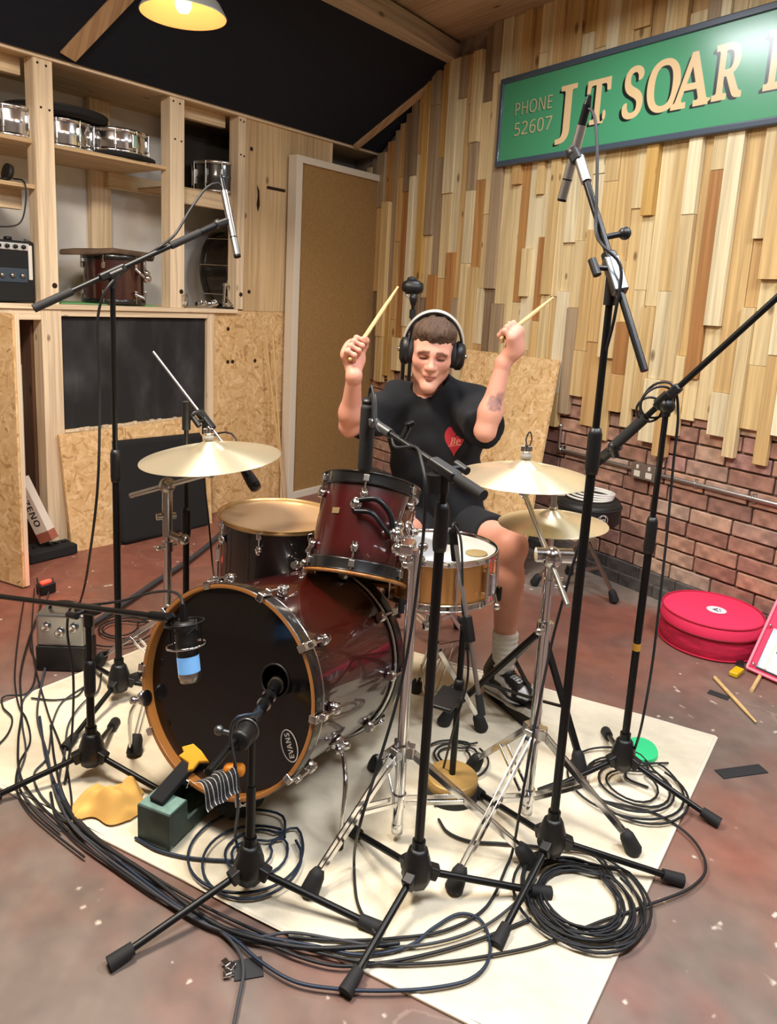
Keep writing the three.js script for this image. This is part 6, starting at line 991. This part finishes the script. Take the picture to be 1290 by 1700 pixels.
// ---------------------------------------------------------------- loose things on the floor and by the walls
solo('board', sheet([[3.235,1.15,-3.586], [3.235,1.156,-2.81], [2.835,0,-2.595], [2.835,-0.006,-3.371]], 0.018), M.osb, 'large pale strand board leaning against the planks behind the drummer', 'board');
{ // spare stool by the brick wall
  const y = 0.517, c = [2.967,0.517,-2.296];
  const t = thing('drum_stool', 'black padded stool with a round maker mark standing by the brick wall', 'stool', [c[0], 0, c[2]]);
  part(t, 'seat', lathe([[0, y - 0.125], [0.145, y - 0.125], [0.162, y - 0.105], [0.165, y - 0.03], [0.15, y], [0, y + 0.004]], 44, [c[0], 0, c[2]]), std({ color: 0x131313, roughness: 0.5 }));
  part(t, 'piping', torus(0.164, 0.0035, [c[0], y - 0.03, c[2]], [0, 1, 0], 60, 6), M.rubber);
  const tex = canvasTex(128, 128, (k) => { k.fillStyle = '#131313'; k.fillRect(0, 0, 128, 128); k.strokeStyle = k.fillStyle = '#b9b7b2'; k.lineWidth = 7; k.beginPath(); k.arc(64, 64, 54, 0, 7); k.stroke(); k.fillRect(34, 50, 60, 10); for (const x of [34, 58, 84]) k.fillRect(x, 50, 10, 38); k.beginPath(); k.arc(64, 44, 30, Math.PI, 0); k.lineWidth = 8; k.stroke(); });
  const cg = new THREE.CylinderGeometry(0.1668, 0.1655, 0.062, 12, 1, true, 0, 0.37); { const u = cg.attributes.uv; } cg.rotateY(-0.62); cg.translate(c[0], y - 0.07, c[2]); part(t, 'maker_mark', cg, std({ map: tex, roughness: 0.5 }), 'round white outlined mark');
  part(t, 'tube', rod([c[0], 0.15, c[2]], [c[0], y - 0.12, c[2]], 0.0135), M.chromeDull); part(t, 'hub', rod([c[0], 0.26, c[2]], [c[0], 0.31, c[2]], 0.021), M.black);
  for (const f of [[3.035,0,-2.124], [2.844,0,-2.494], [c[0] + 0.18, 0, c[2] - 0.22]]) doubleLeg(t, [c[0], 0.285, c[2]], [c[0], 0.14, c[2]], f, M.chromeDull);
  const k = thing('cable_coil', 'coil of pale cable lying on the spare stool by the bricks', 'cable', [c[0], y, c[2]]);
  part(k, 'loop', [0, 1, 2, 3].map((i) => torus(0.115 - 0.007 * i, 0.0055, [c[0] + 0.01 * i, y + 0.012 + 0.007 * i, c[2] + 0.004 * i], [0.03 * i, 1, 0.02], 60, 7)), std({ color: 0xd6d3cb, roughness: 0.45 }));
}
{ // pink cymbal case
  const c = V(...[3.068,0,-1.633]); const t = thing('cymbal_case', 'round pink soft drum case lying flat on the floor by the bricks', 'case', [c.x, 0, c.z]);
  const r = 0.212, pk = std({ color: 0xd9204a, roughness: 0.75, map: brickTex }), lid = std({ color: 0xf2335f, roughness: 0.7 });
  const at = (y) => [c.x, y, c.z];
  part(t, 'body', lathe([[0, 0.002], [r - 0.01, 0.002], [r, 0.012], [r + 0.004, 0.05], [r - 0.004, 0.085], [r, 0.1], [r, 0.115], [0, 0.115]], 64, at(0)), pk);
  part(t, 'lid', lathe([[r + 0.003, 0.098], [r + 0.006, 0.108], [r + 0.004, 0.142], [r - 0.008, 0.153], [0, 0.158]], 64, at(0)), lid);
  part(t, 'piping', [torus(r + 0.001, 0.004, at(0.153), [0, 1, 0], 72, 6), torus(r + 0.002, 0.004, at(0.008), [0, 1, 0], 72, 6)], pk); part(t, 'zip', torus(r + 0.005, 0.003, at(0.1), [0, 1, 0], 72, 6), std({ color: 0x8d1530, roughness: 0.6 }));
  const tex = canvasTex(256, 256, (k, w) => { k.fillStyle = '#dfe6ea'; k.fillRect(0, 0, w, w); k.fillStyle = '#e9eef0'; k.beginPath(); k.arc(128, 128, 110, 0, 7); k.fill(); k.fillStyle = '#33475c'; k.beginPath(); k.moveTo(60, 150); k.lineTo(128, 70); k.lineTo(196, 150); k.lineTo(160, 150); k.lineTo(128, 112); k.lineTo(96, 150); k.fill(); k.fillStyle = '#8fa3b3'; k.fillRect(70, 165, 116, 16); });
  const cg = new THREE.CircleGeometry(0.042, 36); cg.rotateX(-Math.PI / 2); cg.rotateY(0.6); cg.translate(c.x - 0.005, 0.1592, c.z + 0.02); part(t, 'label_badge', cg, std({ map: tex, roughness: 0.35 }), 'round white badge');
  part(t, 'handle', capped([[c.x + 0.2, 0.075, c.z + 0.12], [c.x + 0.235, 0.082, c.z + 0.1], [c.x + 0.25, 0.08, c.z + 0.06], [c.x + 0.222, 0.075, c.z + 0.04]], 0.009), M.black);
}
{ // open pink stick bag
  const q = [[3.22,0.236,-1.434], [0, 0, 0], [2.941,0,-1.128], [2.943,0,-1.389]].map(A); q[3].y = q[2].y = 0.012; q[1] = q[0].clone().add(q[2]).sub(q[3]);
  const t = thing('stick_bag', 'open pink drumstick bag with clear pockets at the edge by the round case', 'bag', [q[3].x, 0, q[3].z]);
  const pink = std({ color: 0xe0395f, roughness: 0.7 }); const lift = (p, k) => p.clone().add(V(-0.01, 0.02, 0.012).multiplyScalar(k));
  part(t, 'back_panel', sheet([q[0], q[1], q[2], q[3]], 0.014), pink);
  const L = (s, u) => q[3].clone().lerp(q[2], s).lerp(q[0].clone().lerp(q[1], s), u);
  part(t, 'dark_lining', sheet([lift(L(0.12, 0.6), 0.2), lift(L(0.98, 0.6), 0.2), lift(L(0.98, 0.05), 0.2), lift(L(0.12, 0.05), 0.2)], 0.002), std({ color: 0x4a4d52, roughness: 0.8 }));
  part(t, 'clear_pocket', sheet([lift(L(0.12, 0.6), 0.7), lift(L(0.98, 0.6), 0.7), lift(L(0.98, 0.05), 0.7), lift(L(0.12, 0.05), 0.7)], 0.002), phy({ color: 0xdfe4e8, roughness: 0.12, transmission: 0.9, thickness: 0 }));
  part(t, 'piping', [[0, 1], [1, 2], [2, 3], [3, 0]].map(([a, b]) => rod(lift(q[a], 0.3), lift(q[b], 0.3), 0.006)), std({ color: 0xf08da0, roughness: 0.5 }));
  for (const [s, u] of [[0.06, 0.06], [0.06, 0.62]]) part(t, 'rivet', ball(lift(L(s, u), 0.7), 0.007), M.chrome);
  const mk = (s, m, lab, r = 0.007) => solo('drumstick', uvm(rod(lift(L(s, 0.06), 0.5), lift(L(s + 0.03, 0.58), 0.5), r, r * 0.8)), m, lab, 'drumstick');
  mk(0.26, std({ color: 0xe5dcc4, roughness: 0.5 }), 'pale drumstick in the bag pocket nearest its edge'); mk(0.4, std({ color: 0xe9e1cc, roughness: 0.5 }), 'pale drumstick lying second in the bag pocket');
  solo('brush_handle', rod(lift(L(0.34, 0.3), 0.75), lift(L(0.4, 0.75), 0.75), 0.009), std({ color: 0x3d5f77, roughness: 0.5 }), 'blue grey brush handle in the bag pocket', 'brush'); solo('brush_handle', rod(lift(L(0.62, 0.1), 0.5), lift(L(0.66, 0.7), 0.5), 0.009), M.rubber, 'black brush handle in the bag pocket', 'brush');
}
function floorStick(a, b, label, frac = 1) { const A0 = A(a), B = A(b), d = B.clone().sub(A0), L = d.length(); const g = lathe([[0, 0], [0.0055, 0.001], [0.0073, 0.007], [0.0073, L * 0.68], [0.0042, L * 0.96], [0.0034, L * 0.967], [0.0048, L * 0.982], [0.004, L * 0.996], [0, L]], 16, a, d.toArray()); solo('drumstick', uvm(g), M.stick, label, 'drumstick'); }
floorStick([2.759,0.008,-1.422], [2.577,0.008,-1.152], 'loose drumstick lying alone on the red floor');
{ const a = [2.792,0.008,-1.283], b = [3.006,0.008,-1.347]; solo('drumstick', uvm(rod(a, b, 0.0075)), M.stick, 'drumstick butt poking out from under the pink bag', 'drumstick'); }
solo('yellow_tin', (() => { const p = [2.875,0,-1.393]; return boxAt(0.075, 0.02, 0.035, [p[0], 0.012, p[2]], 0.15, 0.005); })(), std({ color: 0xd8b316, roughness: 0.4 }), 'small flat yellow tin beside the pink bag', 'tin');
solo('black_strap', (() => { const p = [2.972,0,-1.431]; return [boxAt(0.08, 0.012, 0.03, [p[0], 0.008, p[2]], 0.5, 0.004), boxAt(0.03, 0.03, 0.03, [p[0] + 0.03, 0.016, p[2] - 0.03], 0.2, 0.008)]; })(), M.black, 'small black strap behind the yellow tin', 'strap');
for (const [a, b, w, lab] of [[[2.64,0.002,-1.375], [2.66,0.002,-1.302], 0.035, 'short strip of black tape on the floor by the loose drumstick'], [[2.175,0.002,-1.059], [2.335,0.002,-0.997], 0.045, 'dark strip of tape on the floor to the right of the rug corner'], [[0.583,0.002,-1.249], [0.641,0.002,-1.226], 0.05, 'black tape patch on the floor under the cable near the front']])
  solo('floor_tape', bar(a, b, w, 0.003, [b[2] - a[2], 0, a[0] - b[0]], 0.001), std({ color: 0x26272a, roughness: 0.7 }), lab, 'tape');
solo('foil_scrap', (() => { const p = [0.571,0.002,-1.26], o = []; for (let k = 0; k < 7; k++) o.push(boxAt(rr(0.012, 0.024), 0.003, rr(0.01, 0.02), [p[0] + rr(-0.012, 0.012), 0.003 + 0.0015 * k, p[2] + rr(-0.014, 0.014)], rr(0, 3), 0.001)); return o; })(), M.chrome, 'torn silver tape scrap beside the black tape patch', 'tape');
{ // green felt pad on the rug
  const a = V(...[2.007,0.009,-1.305]), b = V(...[2.081,0.009,-1.229]), c = a.clone().lerp(b, 0.5), pts = []; for (let k = 0; k < 28; k++) { const t = k / 28 * 6.2832, r = 0.062 * (1 + 0.08 * Math.sin(t * 2 + 1) + 0.05 * Math.sin(t * 3)); pts.push([Math.cos(t) * r * 1.0, Math.sin(t) * r * 0.95]); }
  const g = extr(pts, 0.008, 0.003); g.rotateX(-Math.PI / 2); g.translate(c.x, 0.011, c.z); solo('green_pad', g, std({ color: 0x2fd488, roughness: 0.55 }), 'bright green round pad on the rug by the far right stand', 'pad');
}
{ // yellow duster
  const pos = [], uv = [], idx = [], n = 34, o = [0.508,0,-1.908]; const ex = V(.81, 0, .585), ez = V(-.585, 0, .81);
  for (let j = 0; j <= n; j++) for (let i = 0; i <= n; i++) { const u = i / n * 2 - 1, v = j / n * 2 - 1, r = Math.hypot(u, v); const env = Math.max(0, 1 - Math.pow(Math.max(Math.abs(u), Math.abs(v)), 3)); const x = u * (0.088 + 0.014 * Math.sin(v * 3.1 + 1)), z = v * (0.068 + 0.014 * Math.sin(u * 4));
    const y = 0.014 + env * (0.048 + 0.016 * Math.sin(u * 3.4 + v * 2) + 0.012 * Math.sin(v * 5 - u * 3) + 0.0045 * Math.sin(u * 11 + v * 6)); const p = ex.clone().multiplyScalar(x).add(ez.clone().multiplyScalar(z)); pos.push(o[0] + p.x, Math.max(0.009, y), o[2] + p.z); uv.push(i / n * 0.3, j / n * 0.3); }
  for (let j = 0; j < n; j++) for (let i = 0; i < n; i++) { const a = j * (n + 1) + i, b = a + 1, c = a + n + 1, d = c + 1; idx.push(a, c, b, b, c, d); }
  const g = new THREE.BufferGeometry(); g.setAttribute('position', new THREE.Float32BufferAttribute(pos, 3)); g.setAttribute('uv', new THREE.Float32BufferAttribute(uv, 2)); g.setIndex(idx); g.computeVertexNormals();
  solo('duster', g, std({ color: 0xeebb66, roughness: 0.95 }), 'crumpled yellow cloth on the rug beside the green box', 'cloth');
}
{ // green open toolbox with the strap and the checked cloth
  const A0 = V(...[0.53,0,-1.74]), B0 = V(...[0.59,0,-1.641]), C0 = V(...[0.865,0,-1.722]); const ux = B0.clone().sub(A0).setY(0), uz = C0.clone().sub(B0).setY(0); const W = 0.105, L = 0.3; const x = ux.normalize(), z = uz.sub(x.clone().multiplyScalar(uz.dot(x))).normalize(), h = 0.105;
  const P = (a, y, b) => A0.clone().add(x.clone().multiplyScalar(a)).add(z.clone().multiplyScalar(b)).setY(y + 0.008); const m = (g) => g;
  const gm = std({ color: 0x3f5049, roughness: 0.6, map: brickTex }), gi = std({ color: 0x8fb7aa, roughness: 0.65, map: brickTex });
  const t = thing('toolbox', 'open dark green wooden box on the rug before the bass drum', 'box', P(W / 2, -0.008, L / 2).toArray());
  const slab = (a0, a1, y0, y1, b0, b1) => { const g = rbox(a1 - a0, y1 - y0, b1 - b0, 0.003); g.applyMatrix4(new THREE.Matrix4().makeBasis(x, V(0, 1, 0), x.clone().cross(V(0, 1, 0)))); const c = P((a0 + a1) / 2, (y0 + y1) / 2, (b0 + b1) / 2); g.translate(c.x, c.y, c.z); return uvm(g); };
  part(t, 'floor_board', slab(0, W, 0, 0.01, 0, L), gi); part(t, 'end_board', slab(0, W, 0, h, 0, 0.012), gm); part(t, 'end_board', slab(0, W, 0, 0.06, L - 0.012, L), gm);
  part(t, 'side_board', slab(0, 0.01, 0, h, 0.01, L - 0.01), gm); part(t, 'side_board', [slab(W - 0.01, W, 0, h, 0.01, 0.075), slab(W - 0.01, W, 0, 0.045, 0.07, L - 0.01)], gm); part(t, 'corner_cover', [slab(0.003, W - 0.002, h - 0.004, h + 0.003, 0.004, 0.07)], gi, 'pale green top face');
  const s = thing('clamp_bar', 'black padded bar with a silver plate lying across the green box', 'clamp', P(W / 2, h, 0.1).toArray());
  const a = P(0.045, h + 0.008, 0.02), b = P(0.06, h + 0.075, 0.25); part(s, 'bar', bar(a, b, 0.045, 0.018, x.toArray(), 0.005), M.blackMatt); part(s, 'plate', bar(a.clone().lerp(b, 0.62), a.clone().lerp(b, 0.86), 0.049, 0.026, x.toArray(), 0.003), M.steel, 'silver plate'); part(s, 'cap', bar(a.clone().lerp(b, 0.86), a.clone().lerp(b, 0.98), 0.05, 0.03, x.toArray(), 0.004), M.darkMetal);
  // checked cloth
  const check = dtex(256, 256, (u, v) => { const a2 = (v * 9) % 1 < 0.16 ? 1 : 0, b2 = (u * 9) % 1 < 0.05 ? 1 : 0, n = hash((u * 256) | 0, (v * 256) | 0, 4) * 0.06; const k = 0.1 + n + a2 * 0.62 + b2 * 0.14; return [k, k, k * 1.01]; });
  const pos = [], uv = [], idx = [], n = 26, K = [[0.568,0.343,-1.443], [0.652,0.357,-1.447], [0.656,0.334,-1.376], [0.573,0.317,-1.37]].map(A);
  for (let j = 0; j <= n; j++) for (let i = 0; i <= n; i++) { const u = i / n, v = j / n; const p = K[0].clone().lerp(K[1], u).lerp(K[3].clone().lerp(K[2], u), v), b = 0.03 * Math.sin(Math.PI * Math.min(1, v * 1.15)) + 0.004 * Math.sin(u * 13 + v * 5); p.y += b; p.z += b * 0.5; pos.push(p.x, Math.max(0.012, p.y), p.z); uv.push(v * 0.8, u); }
  for (let j = 0; j < n; j++) for (let i = 0; i < n; i++) { const a3 = j * (n + 1) + i, b3 = a3 + 1, c3 = a3 + n + 1, d3 = c3 + 1; idx.push(a3, c3, b3, b3, c3, d3); }
  const g = new THREE.BufferGeometry(); g.setAttribute('position', new THREE.Float32BufferAttribute(pos, 3)); g.setAttribute('uv', new THREE.Float32BufferAttribute(uv, 2)); g.setIndex(idx); g.computeVertexNormals();
  solo('checked_cloth', g, std({ map: check, roughness: 0.95 }), 'black and white checked cloth draped over the green box', 'cloth');
  const st = [0.591,0.363,-1.506], sp = [[470, 205], [545, 185], [618, 232], [684, 290], [612, 292], [575, 345], [548, 352], [546, 305], [458, 262], [492, 238]].map(([a1, b1]) => [(a1 - 560) * 0.000286, (265 - b1) * 0.00033]);
  const sg = extr(sp, 0.008, 0.003); sg.rotateX(-0.9); sg.rotateY(-0.6); sg.translate(...st); solo('yellow_fragment', sg, std({ color: 0xd09a1c, roughness: 0.85 }), 'ragged yellow sponge resting against the bass drum', 'sponge');  // flat ragged yellow shape set by the bass drum
  solo('orange_fragment', rbox(0.05, 0.028, 0.03, 0.012, 3).rotateY(-0.6).translate(...[0.652,0.366,-1.411]), std({ color: 0xd58216, roughness: 0.6 }), 'small orange sponge tucked behind the checked cloth', 'sponge');
  solo('weight_bag', (() => { const q = V(...[0.802,0,-1.667]), g2 = new THREE.SphereGeometry(1, 26, 16); const p = g2.attributes.position; for (let i = 0; i < p.count; i++) { const X = p.getX(i), Y = p.getY(i), Z = p.getZ(i); p.setXYZ(i, X * 0.075, Y * 0.06 + 0.006 * Math.sin(X * 9 + Z * 7), Z * 0.06); } g2.computeVertexNormals(); g2.translate(q.x, 0.066, q.z - 0.03); return g2; })(), M.blackMatt, 'soft black weight bag wedged under the bass drum', 'bag');
}
{ // power box with the red light and the low rack box on the left
  const c = V(...[0.598,0,-2.762]); const t = thing('cable_box', 'grey and black metal power box standing among the cables', 'box', [c.x, 0, c.z]);
  const d = 0.6; part(t, 'base', boxAt(0.185, 0.1, 0.12, [c.x, 0.052, c.z - 0.05], -d, 0.008), M.plastic); part(t, 'cover', boxAt(0.18, 0.13, 0.115, [c.x - 0.0, 0.165, c.z - 0.05], -d, 0.012), std({ color: 0xa4a6a8, roughness: 0.25, metalness: 0.9 }));
  for (const [s, y] of [[-0.05, 0.18], [0.0, 0.16], [0.05, 0.18]]) part(t, 'socket', lathe([[0, 0], [0.016, 0], [0.016, 0.01], [0.01, 0.012], [0, 0.006]], 18, [c.x - 0.033 + s * 0.81, y, c.z + s * 0.585], [-0.585, 0, 0.81]), M.chrome);
  part(t, 'handle', capped([[c.x - 0.05, 0.225, c.z - 0.08], [c.x - 0.04, 0.25, c.z - 0.075], [c.x + 0.04, 0.25, c.z - 0.02], [c.x + 0.05, 0.225, c.z - 0.015]], 0.006), M.darkMetal);
  const p = [0.674,0,-3.556]; const k = thing('extension_lead', 'black plug block with a glowing red light on the floor', 'plug', p);
  part(k, 'block', boxAt(0.075, 0.05, 0.05, [p[0], 0.028, p[2]], 0.3, 0.008), M.plastic); part(k, 'neon', [boxAt(0.05, 0.014, 0.02, [p[0], 0.058, p[2]], 0.3, 0.005)], std({ color: 0xff5a4a, emissive: 0xff3020, emissiveIntensity: 2.2 }), 'glowing red light');
  const l = new THREE.PointLight(0xff4030, 0.02, 0, 2); l.position.set(p[0], 0.075, p[2]); scene.add(l);
}
// ---------------------------------------------------------------- cables
function coil(label, c, r, n, m, sp = 0.02, rad = 0.0036, kz = 1) {
  const pts = []; const N = n * 16; for (let k = 0; k <= N; k++) { const a = k / 16 * Math.PI * 2, w = Math.floor(k / 16), q = r + (hash(w, 3, 9) - 0.5) * sp * 2, ox = (hash(w, 7, 2) - 0.5) * sp, oz = (hash(w, 5, 1) - 0.5) * sp; pts.push([c[0] + ox + Math.cos(a) * q, 0.011 + rad + (hash(w, 1, 4) * 0.6 + 0.25 * Math.sin(a * 2 + w)) * Math.min(0.014, n * 0.003), c[2] + oz + Math.sin(a) * q * kz]); }
  return solo('cable_coil', tube(pts, rad, N * 2, 6), m, label, 'cable');
}
coil('thick coil of black cable on the rug front corner under the tall stand', [1.383,0,-0.956], 0.125, 11, M.cable, 0.032);
coil('loose coil of black cable round the far right stand base', [1.873,0,-1.164], 0.125, 5, M.cable, 0.05);
coil('loose blue grey cable coil behind the low bass drum stand', [0.769,0,-1.523], 0.1, 4, M.cableBlue, 0.05);
coil('small cable coil behind the round based stand', [1.494,0,-1.564], 0.085, 3, M.cable, 0.035);
coil('loose cable loops on the red floor left of the bass drum', [0.863,0,-2.99], 0.12, 3, M.cable, 0.05);
const FC = (lab, pts, m, r) => cable(lab, pts, m, r);
FC('long cable sweeping from the far right coil round the rug corner to the front', [[1.727,0.012,-1.17],[1.817,0.012,-1.046],[1.815,0.012,-0.932],[1.748,0.012,-0.848],[1.656,0.012,-0.829],[1.502,0.012,-0.856],[1.368,0.012,-0.887],[1.196,0.012,-0.921],[1.096,0.012,-0.956],[0.978,0.012,-1.007],[0.842,0.012,-1.091],[0.746,0.012,-1.189],[0.668,0.012,-1.3],[0.584,0.012,-1.45],[0.501,0.012,-1.637],[0.441,0.012,-1.799],[0.409,0.012,-1.972],[0.42,0.012,-2.171],[0.452,0.012,-2.393]], M.cable);
FC('dark blue cable looping widely at the front edge of the rug', [[0.433,0.014,-2.463],[0.403,0.014,-2.206],[0.403,0.014,-1.987],[0.438,0.014,-1.785],[0.506,0.014,-1.562],[0.576,0.014,-1.392],[0.653,0.014,-1.3],[0.753,0.014,-1.201],[0.831,0.014,-1.123],[0.936,0.014,-1.083],[1.013,0.014,-1.091],[1.093,0.014,-1.087],[1.12,0.014,-1.053],[1.101,0.014,-0.996],[1.052,0.014,-0.953],[0.994,0.014,-0.945],[0.916,0.014,-0.972],[0.825,0.014,-1.023],[0.742,0.014,-1.082],[0.676,0.014,-1.145],[0.635,0.014,-1.232],[0.613,0.014,-1.31],[0.567,0.014,-1.407]], M.cableBlue, 0.004);
FC('black cable along the rug front edge, outermost in the bundle', [[0.38,0.01,-2.044],[0.372,0.01,-1.949],[0.389,0.01,-1.835],[0.45,0.01,-1.667],[0.508,0.01,-1.523],[0.567,0.01,-1.407],[0.626,0.01,-1.306],[0.674,0.01,-1.253],[0.716,0.01,-1.189],[0.772,0.01,-1.128],[0.865,0.01,-1.078],[0.971,0.01,-1.039],[1.089,0.01,-1.008],[1.224,0.01,-0.985]], M.cable, 0.004);
FC('grey cable in the bundle along the rug front edge', [[0.393,0.016,-2.014],[0.395,0.016,-1.886],[0.429,0.016,-1.75],[0.478,0.016,-1.612],[0.532,0.016,-1.468],[0.581,0.016,-1.37],[0.649,0.016,-1.292],[0.723,0.016,-1.259],[0.806,0.016,-1.183],[0.887,0.016,-1.109],[0.985,0.016,-1.057],[1.107,0.016,-1.029],[1.225,0.016,-1.037],[1.326,0.016,-1.062]], M.cableGrey);
FC('thick black multicore cable lying along the rug front edge', [[0.398,0.02,-1.981],[0.411,0.02,-1.876],[0.445,0.02,-1.755],[0.506,0.02,-1.605],[0.556,0.02,-1.454],[0.601,0.02,-1.349],[0.666,0.02,-1.265],[0.736,0.02,-1.198],[0.839,0.02,-1.135],[0.913,0.02,-1.098]], M.cable, 0.0055);
FC('thin cable running off toward the camera over the tape patch', [[0.578,0.008,-1.398],[0.603,0.008,-1.32],[0.607,0.008,-1.265],[0.593,0.008,-1.222],[0.566,0.008,-1.182],[0.529,0.008,-1.129],[0.494,0.008,-1.074]], M.cableGrey, 0.0036);
FC('thin black cable crossing the rug between the two middle stands', [[1.257,0.011,-1.367],[1.246,0.011,-1.318],[1.27,0.011,-1.262],[1.339,0.011,-1.206],[1.403,0.011,-1.155],[1.449,0.011,-1.11]], M.cable, 0.004);
FC('cable lying along the rug past the green box', [[0.526,0.012,-1.741],[0.56,0.012,-1.668],[0.613,0.012,-1.605],[0.662,0.012,-1.564],[0.718,0.012,-1.524]], M.cableBlue, 0.004);
FC('grey hose like loom lying on the red floor behind the bass drum', [[0.659,0.014,-2.995],[0.779,0.014,-3.09],[0.929,0.014,-3.214],[1.146,0.014,-3.406],[1.372,0.014,-3.597],[1.566,0.014,-3.786],[1.778,0.014,-4.021]], M.cableGrey, 0.013);
const LC = [[[0.567,0.01,-3.492],[0.503,0.01,-3.221],[0.446,0.01,-2.965],[0.405,0.01,-2.746],[0.388,0.01,-2.553],[0.394,0.01,-2.481],[0.379,0.01,-2.332],[0.333,0.01,-2.238],[0.304,0.01,-2.124],[0.315,0.01,-1.998],[0.347,0.01,-1.887],[0.397,0.01,-1.744]],[[0.632,0.014,-3.606],[0.522,0.014,-3.072],[0.485,0.014,-2.793],[0.468,0.014,-2.573],[0.459,0.014,-2.435],[0.456,0.014,-2.301],[0.448,0.014,-2.161],[0.427,0.014,-2.011],[0.412,0.014,-1.906],[0.443,0.014,-1.749],[0.511,0.014,-1.577],[0.576,0.014,-1.429]],[[0.632,0.01,-3.434],[0.51,0.01,-3.046],[0.491,0.01,-2.829],[0.422,0.01,-2.64],[0.357,0.01,-2.661],[0.342,0.01,-2.589],[0.356,0.01,-2.504],[0.328,0.01,-2.412],[0.29,0.01,-2.36]],[[0.629,0.012,-3.145],[0.549,0.012,-2.902],[0.481,0.012,-2.698],[0.411,0.012,-2.611],[0.379,0.012,-2.458],[0.357,0.012,-2.279],[0.312,0.012,-2.139],[0.328,0.012,-2.007],[0.368,0.012,-1.871]],[[0.606,0.012,-2.59],[0.533,0.012,-2.539],[0.507,0.012,-2.509],[0.461,0.012,-2.408],[0.403,0.012,-2.216],[0.36,0.012,-2.164],[0.354,0.012,-2.059],[0.375,0.012,-1.963],[0.416,0.012,-1.82],[0.476,0.012,-1.653]],[[0.694,0.016,-2.683],[0.63,0.016,-2.52],[0.579,0.016,-2.481],[0.505,0.016,-2.374],[0.455,0.016,-2.213],[0.413,0.016,-2.092],[0.405,0.016,-1.954],[0.428,0.016,-1.807],[0.468,0.016,-1.677]],[[0.434,0.01,-2.601],[0.501,0.01,-2.548],[0.567,0.01,-2.537],[0.604,0.01,-2.581]],[[0.667,0.018,-3.721],[0.606,0.018,-3.352],[0.511,0.018,-3.07],[0.429,0.018,-2.78],[0.389,0.018,-2.524],[0.348,0.018,-2.348],[0.322,0.018,-2.154],[0.343,0.018,-2.003],[0.383,0.018,-1.858]],[[0.733,0.014,-3.698],[0.628,0.014,-3.35],[0.57,0.014,-2.984],[0.488,0.014,-2.704],[0.426,0.014,-2.467],[0.411,0.014,-2.243],[0.392,0.014,-2.055],[0.393,0.014,-1.93],[0.414,0.014,-1.813]]];
['cable running over the floor at the far left, curling past the low stand', 'black cable from the stage box passing closest to the low stand base', 'cable bending off to the left edge across the rug corner', 'cable snaking down the rug corner left of the low stand', 'cable leaving the power box toward the front bundle', 'thin grey cable behind the power box joining the bundle', 'short cable stub lying across the rug corner', 'dark cable in the left bundle from the stage box', 'grey cable in the left bundle from the stage box'].forEach((l, i) => FC(l, LC[i], [M.cable, M.cable, M.cable, M.cableGrey, M.cableGrey, M.cableGrey, M.cable, M.cable, M.cableGrey][i], i > 6 ? 0.0036 : 0.003));

scene.traverse((o) => { if (o.isMesh) { o.castShadow = true; o.receiveShadow = true; } });
renderer.render(scene, camera);
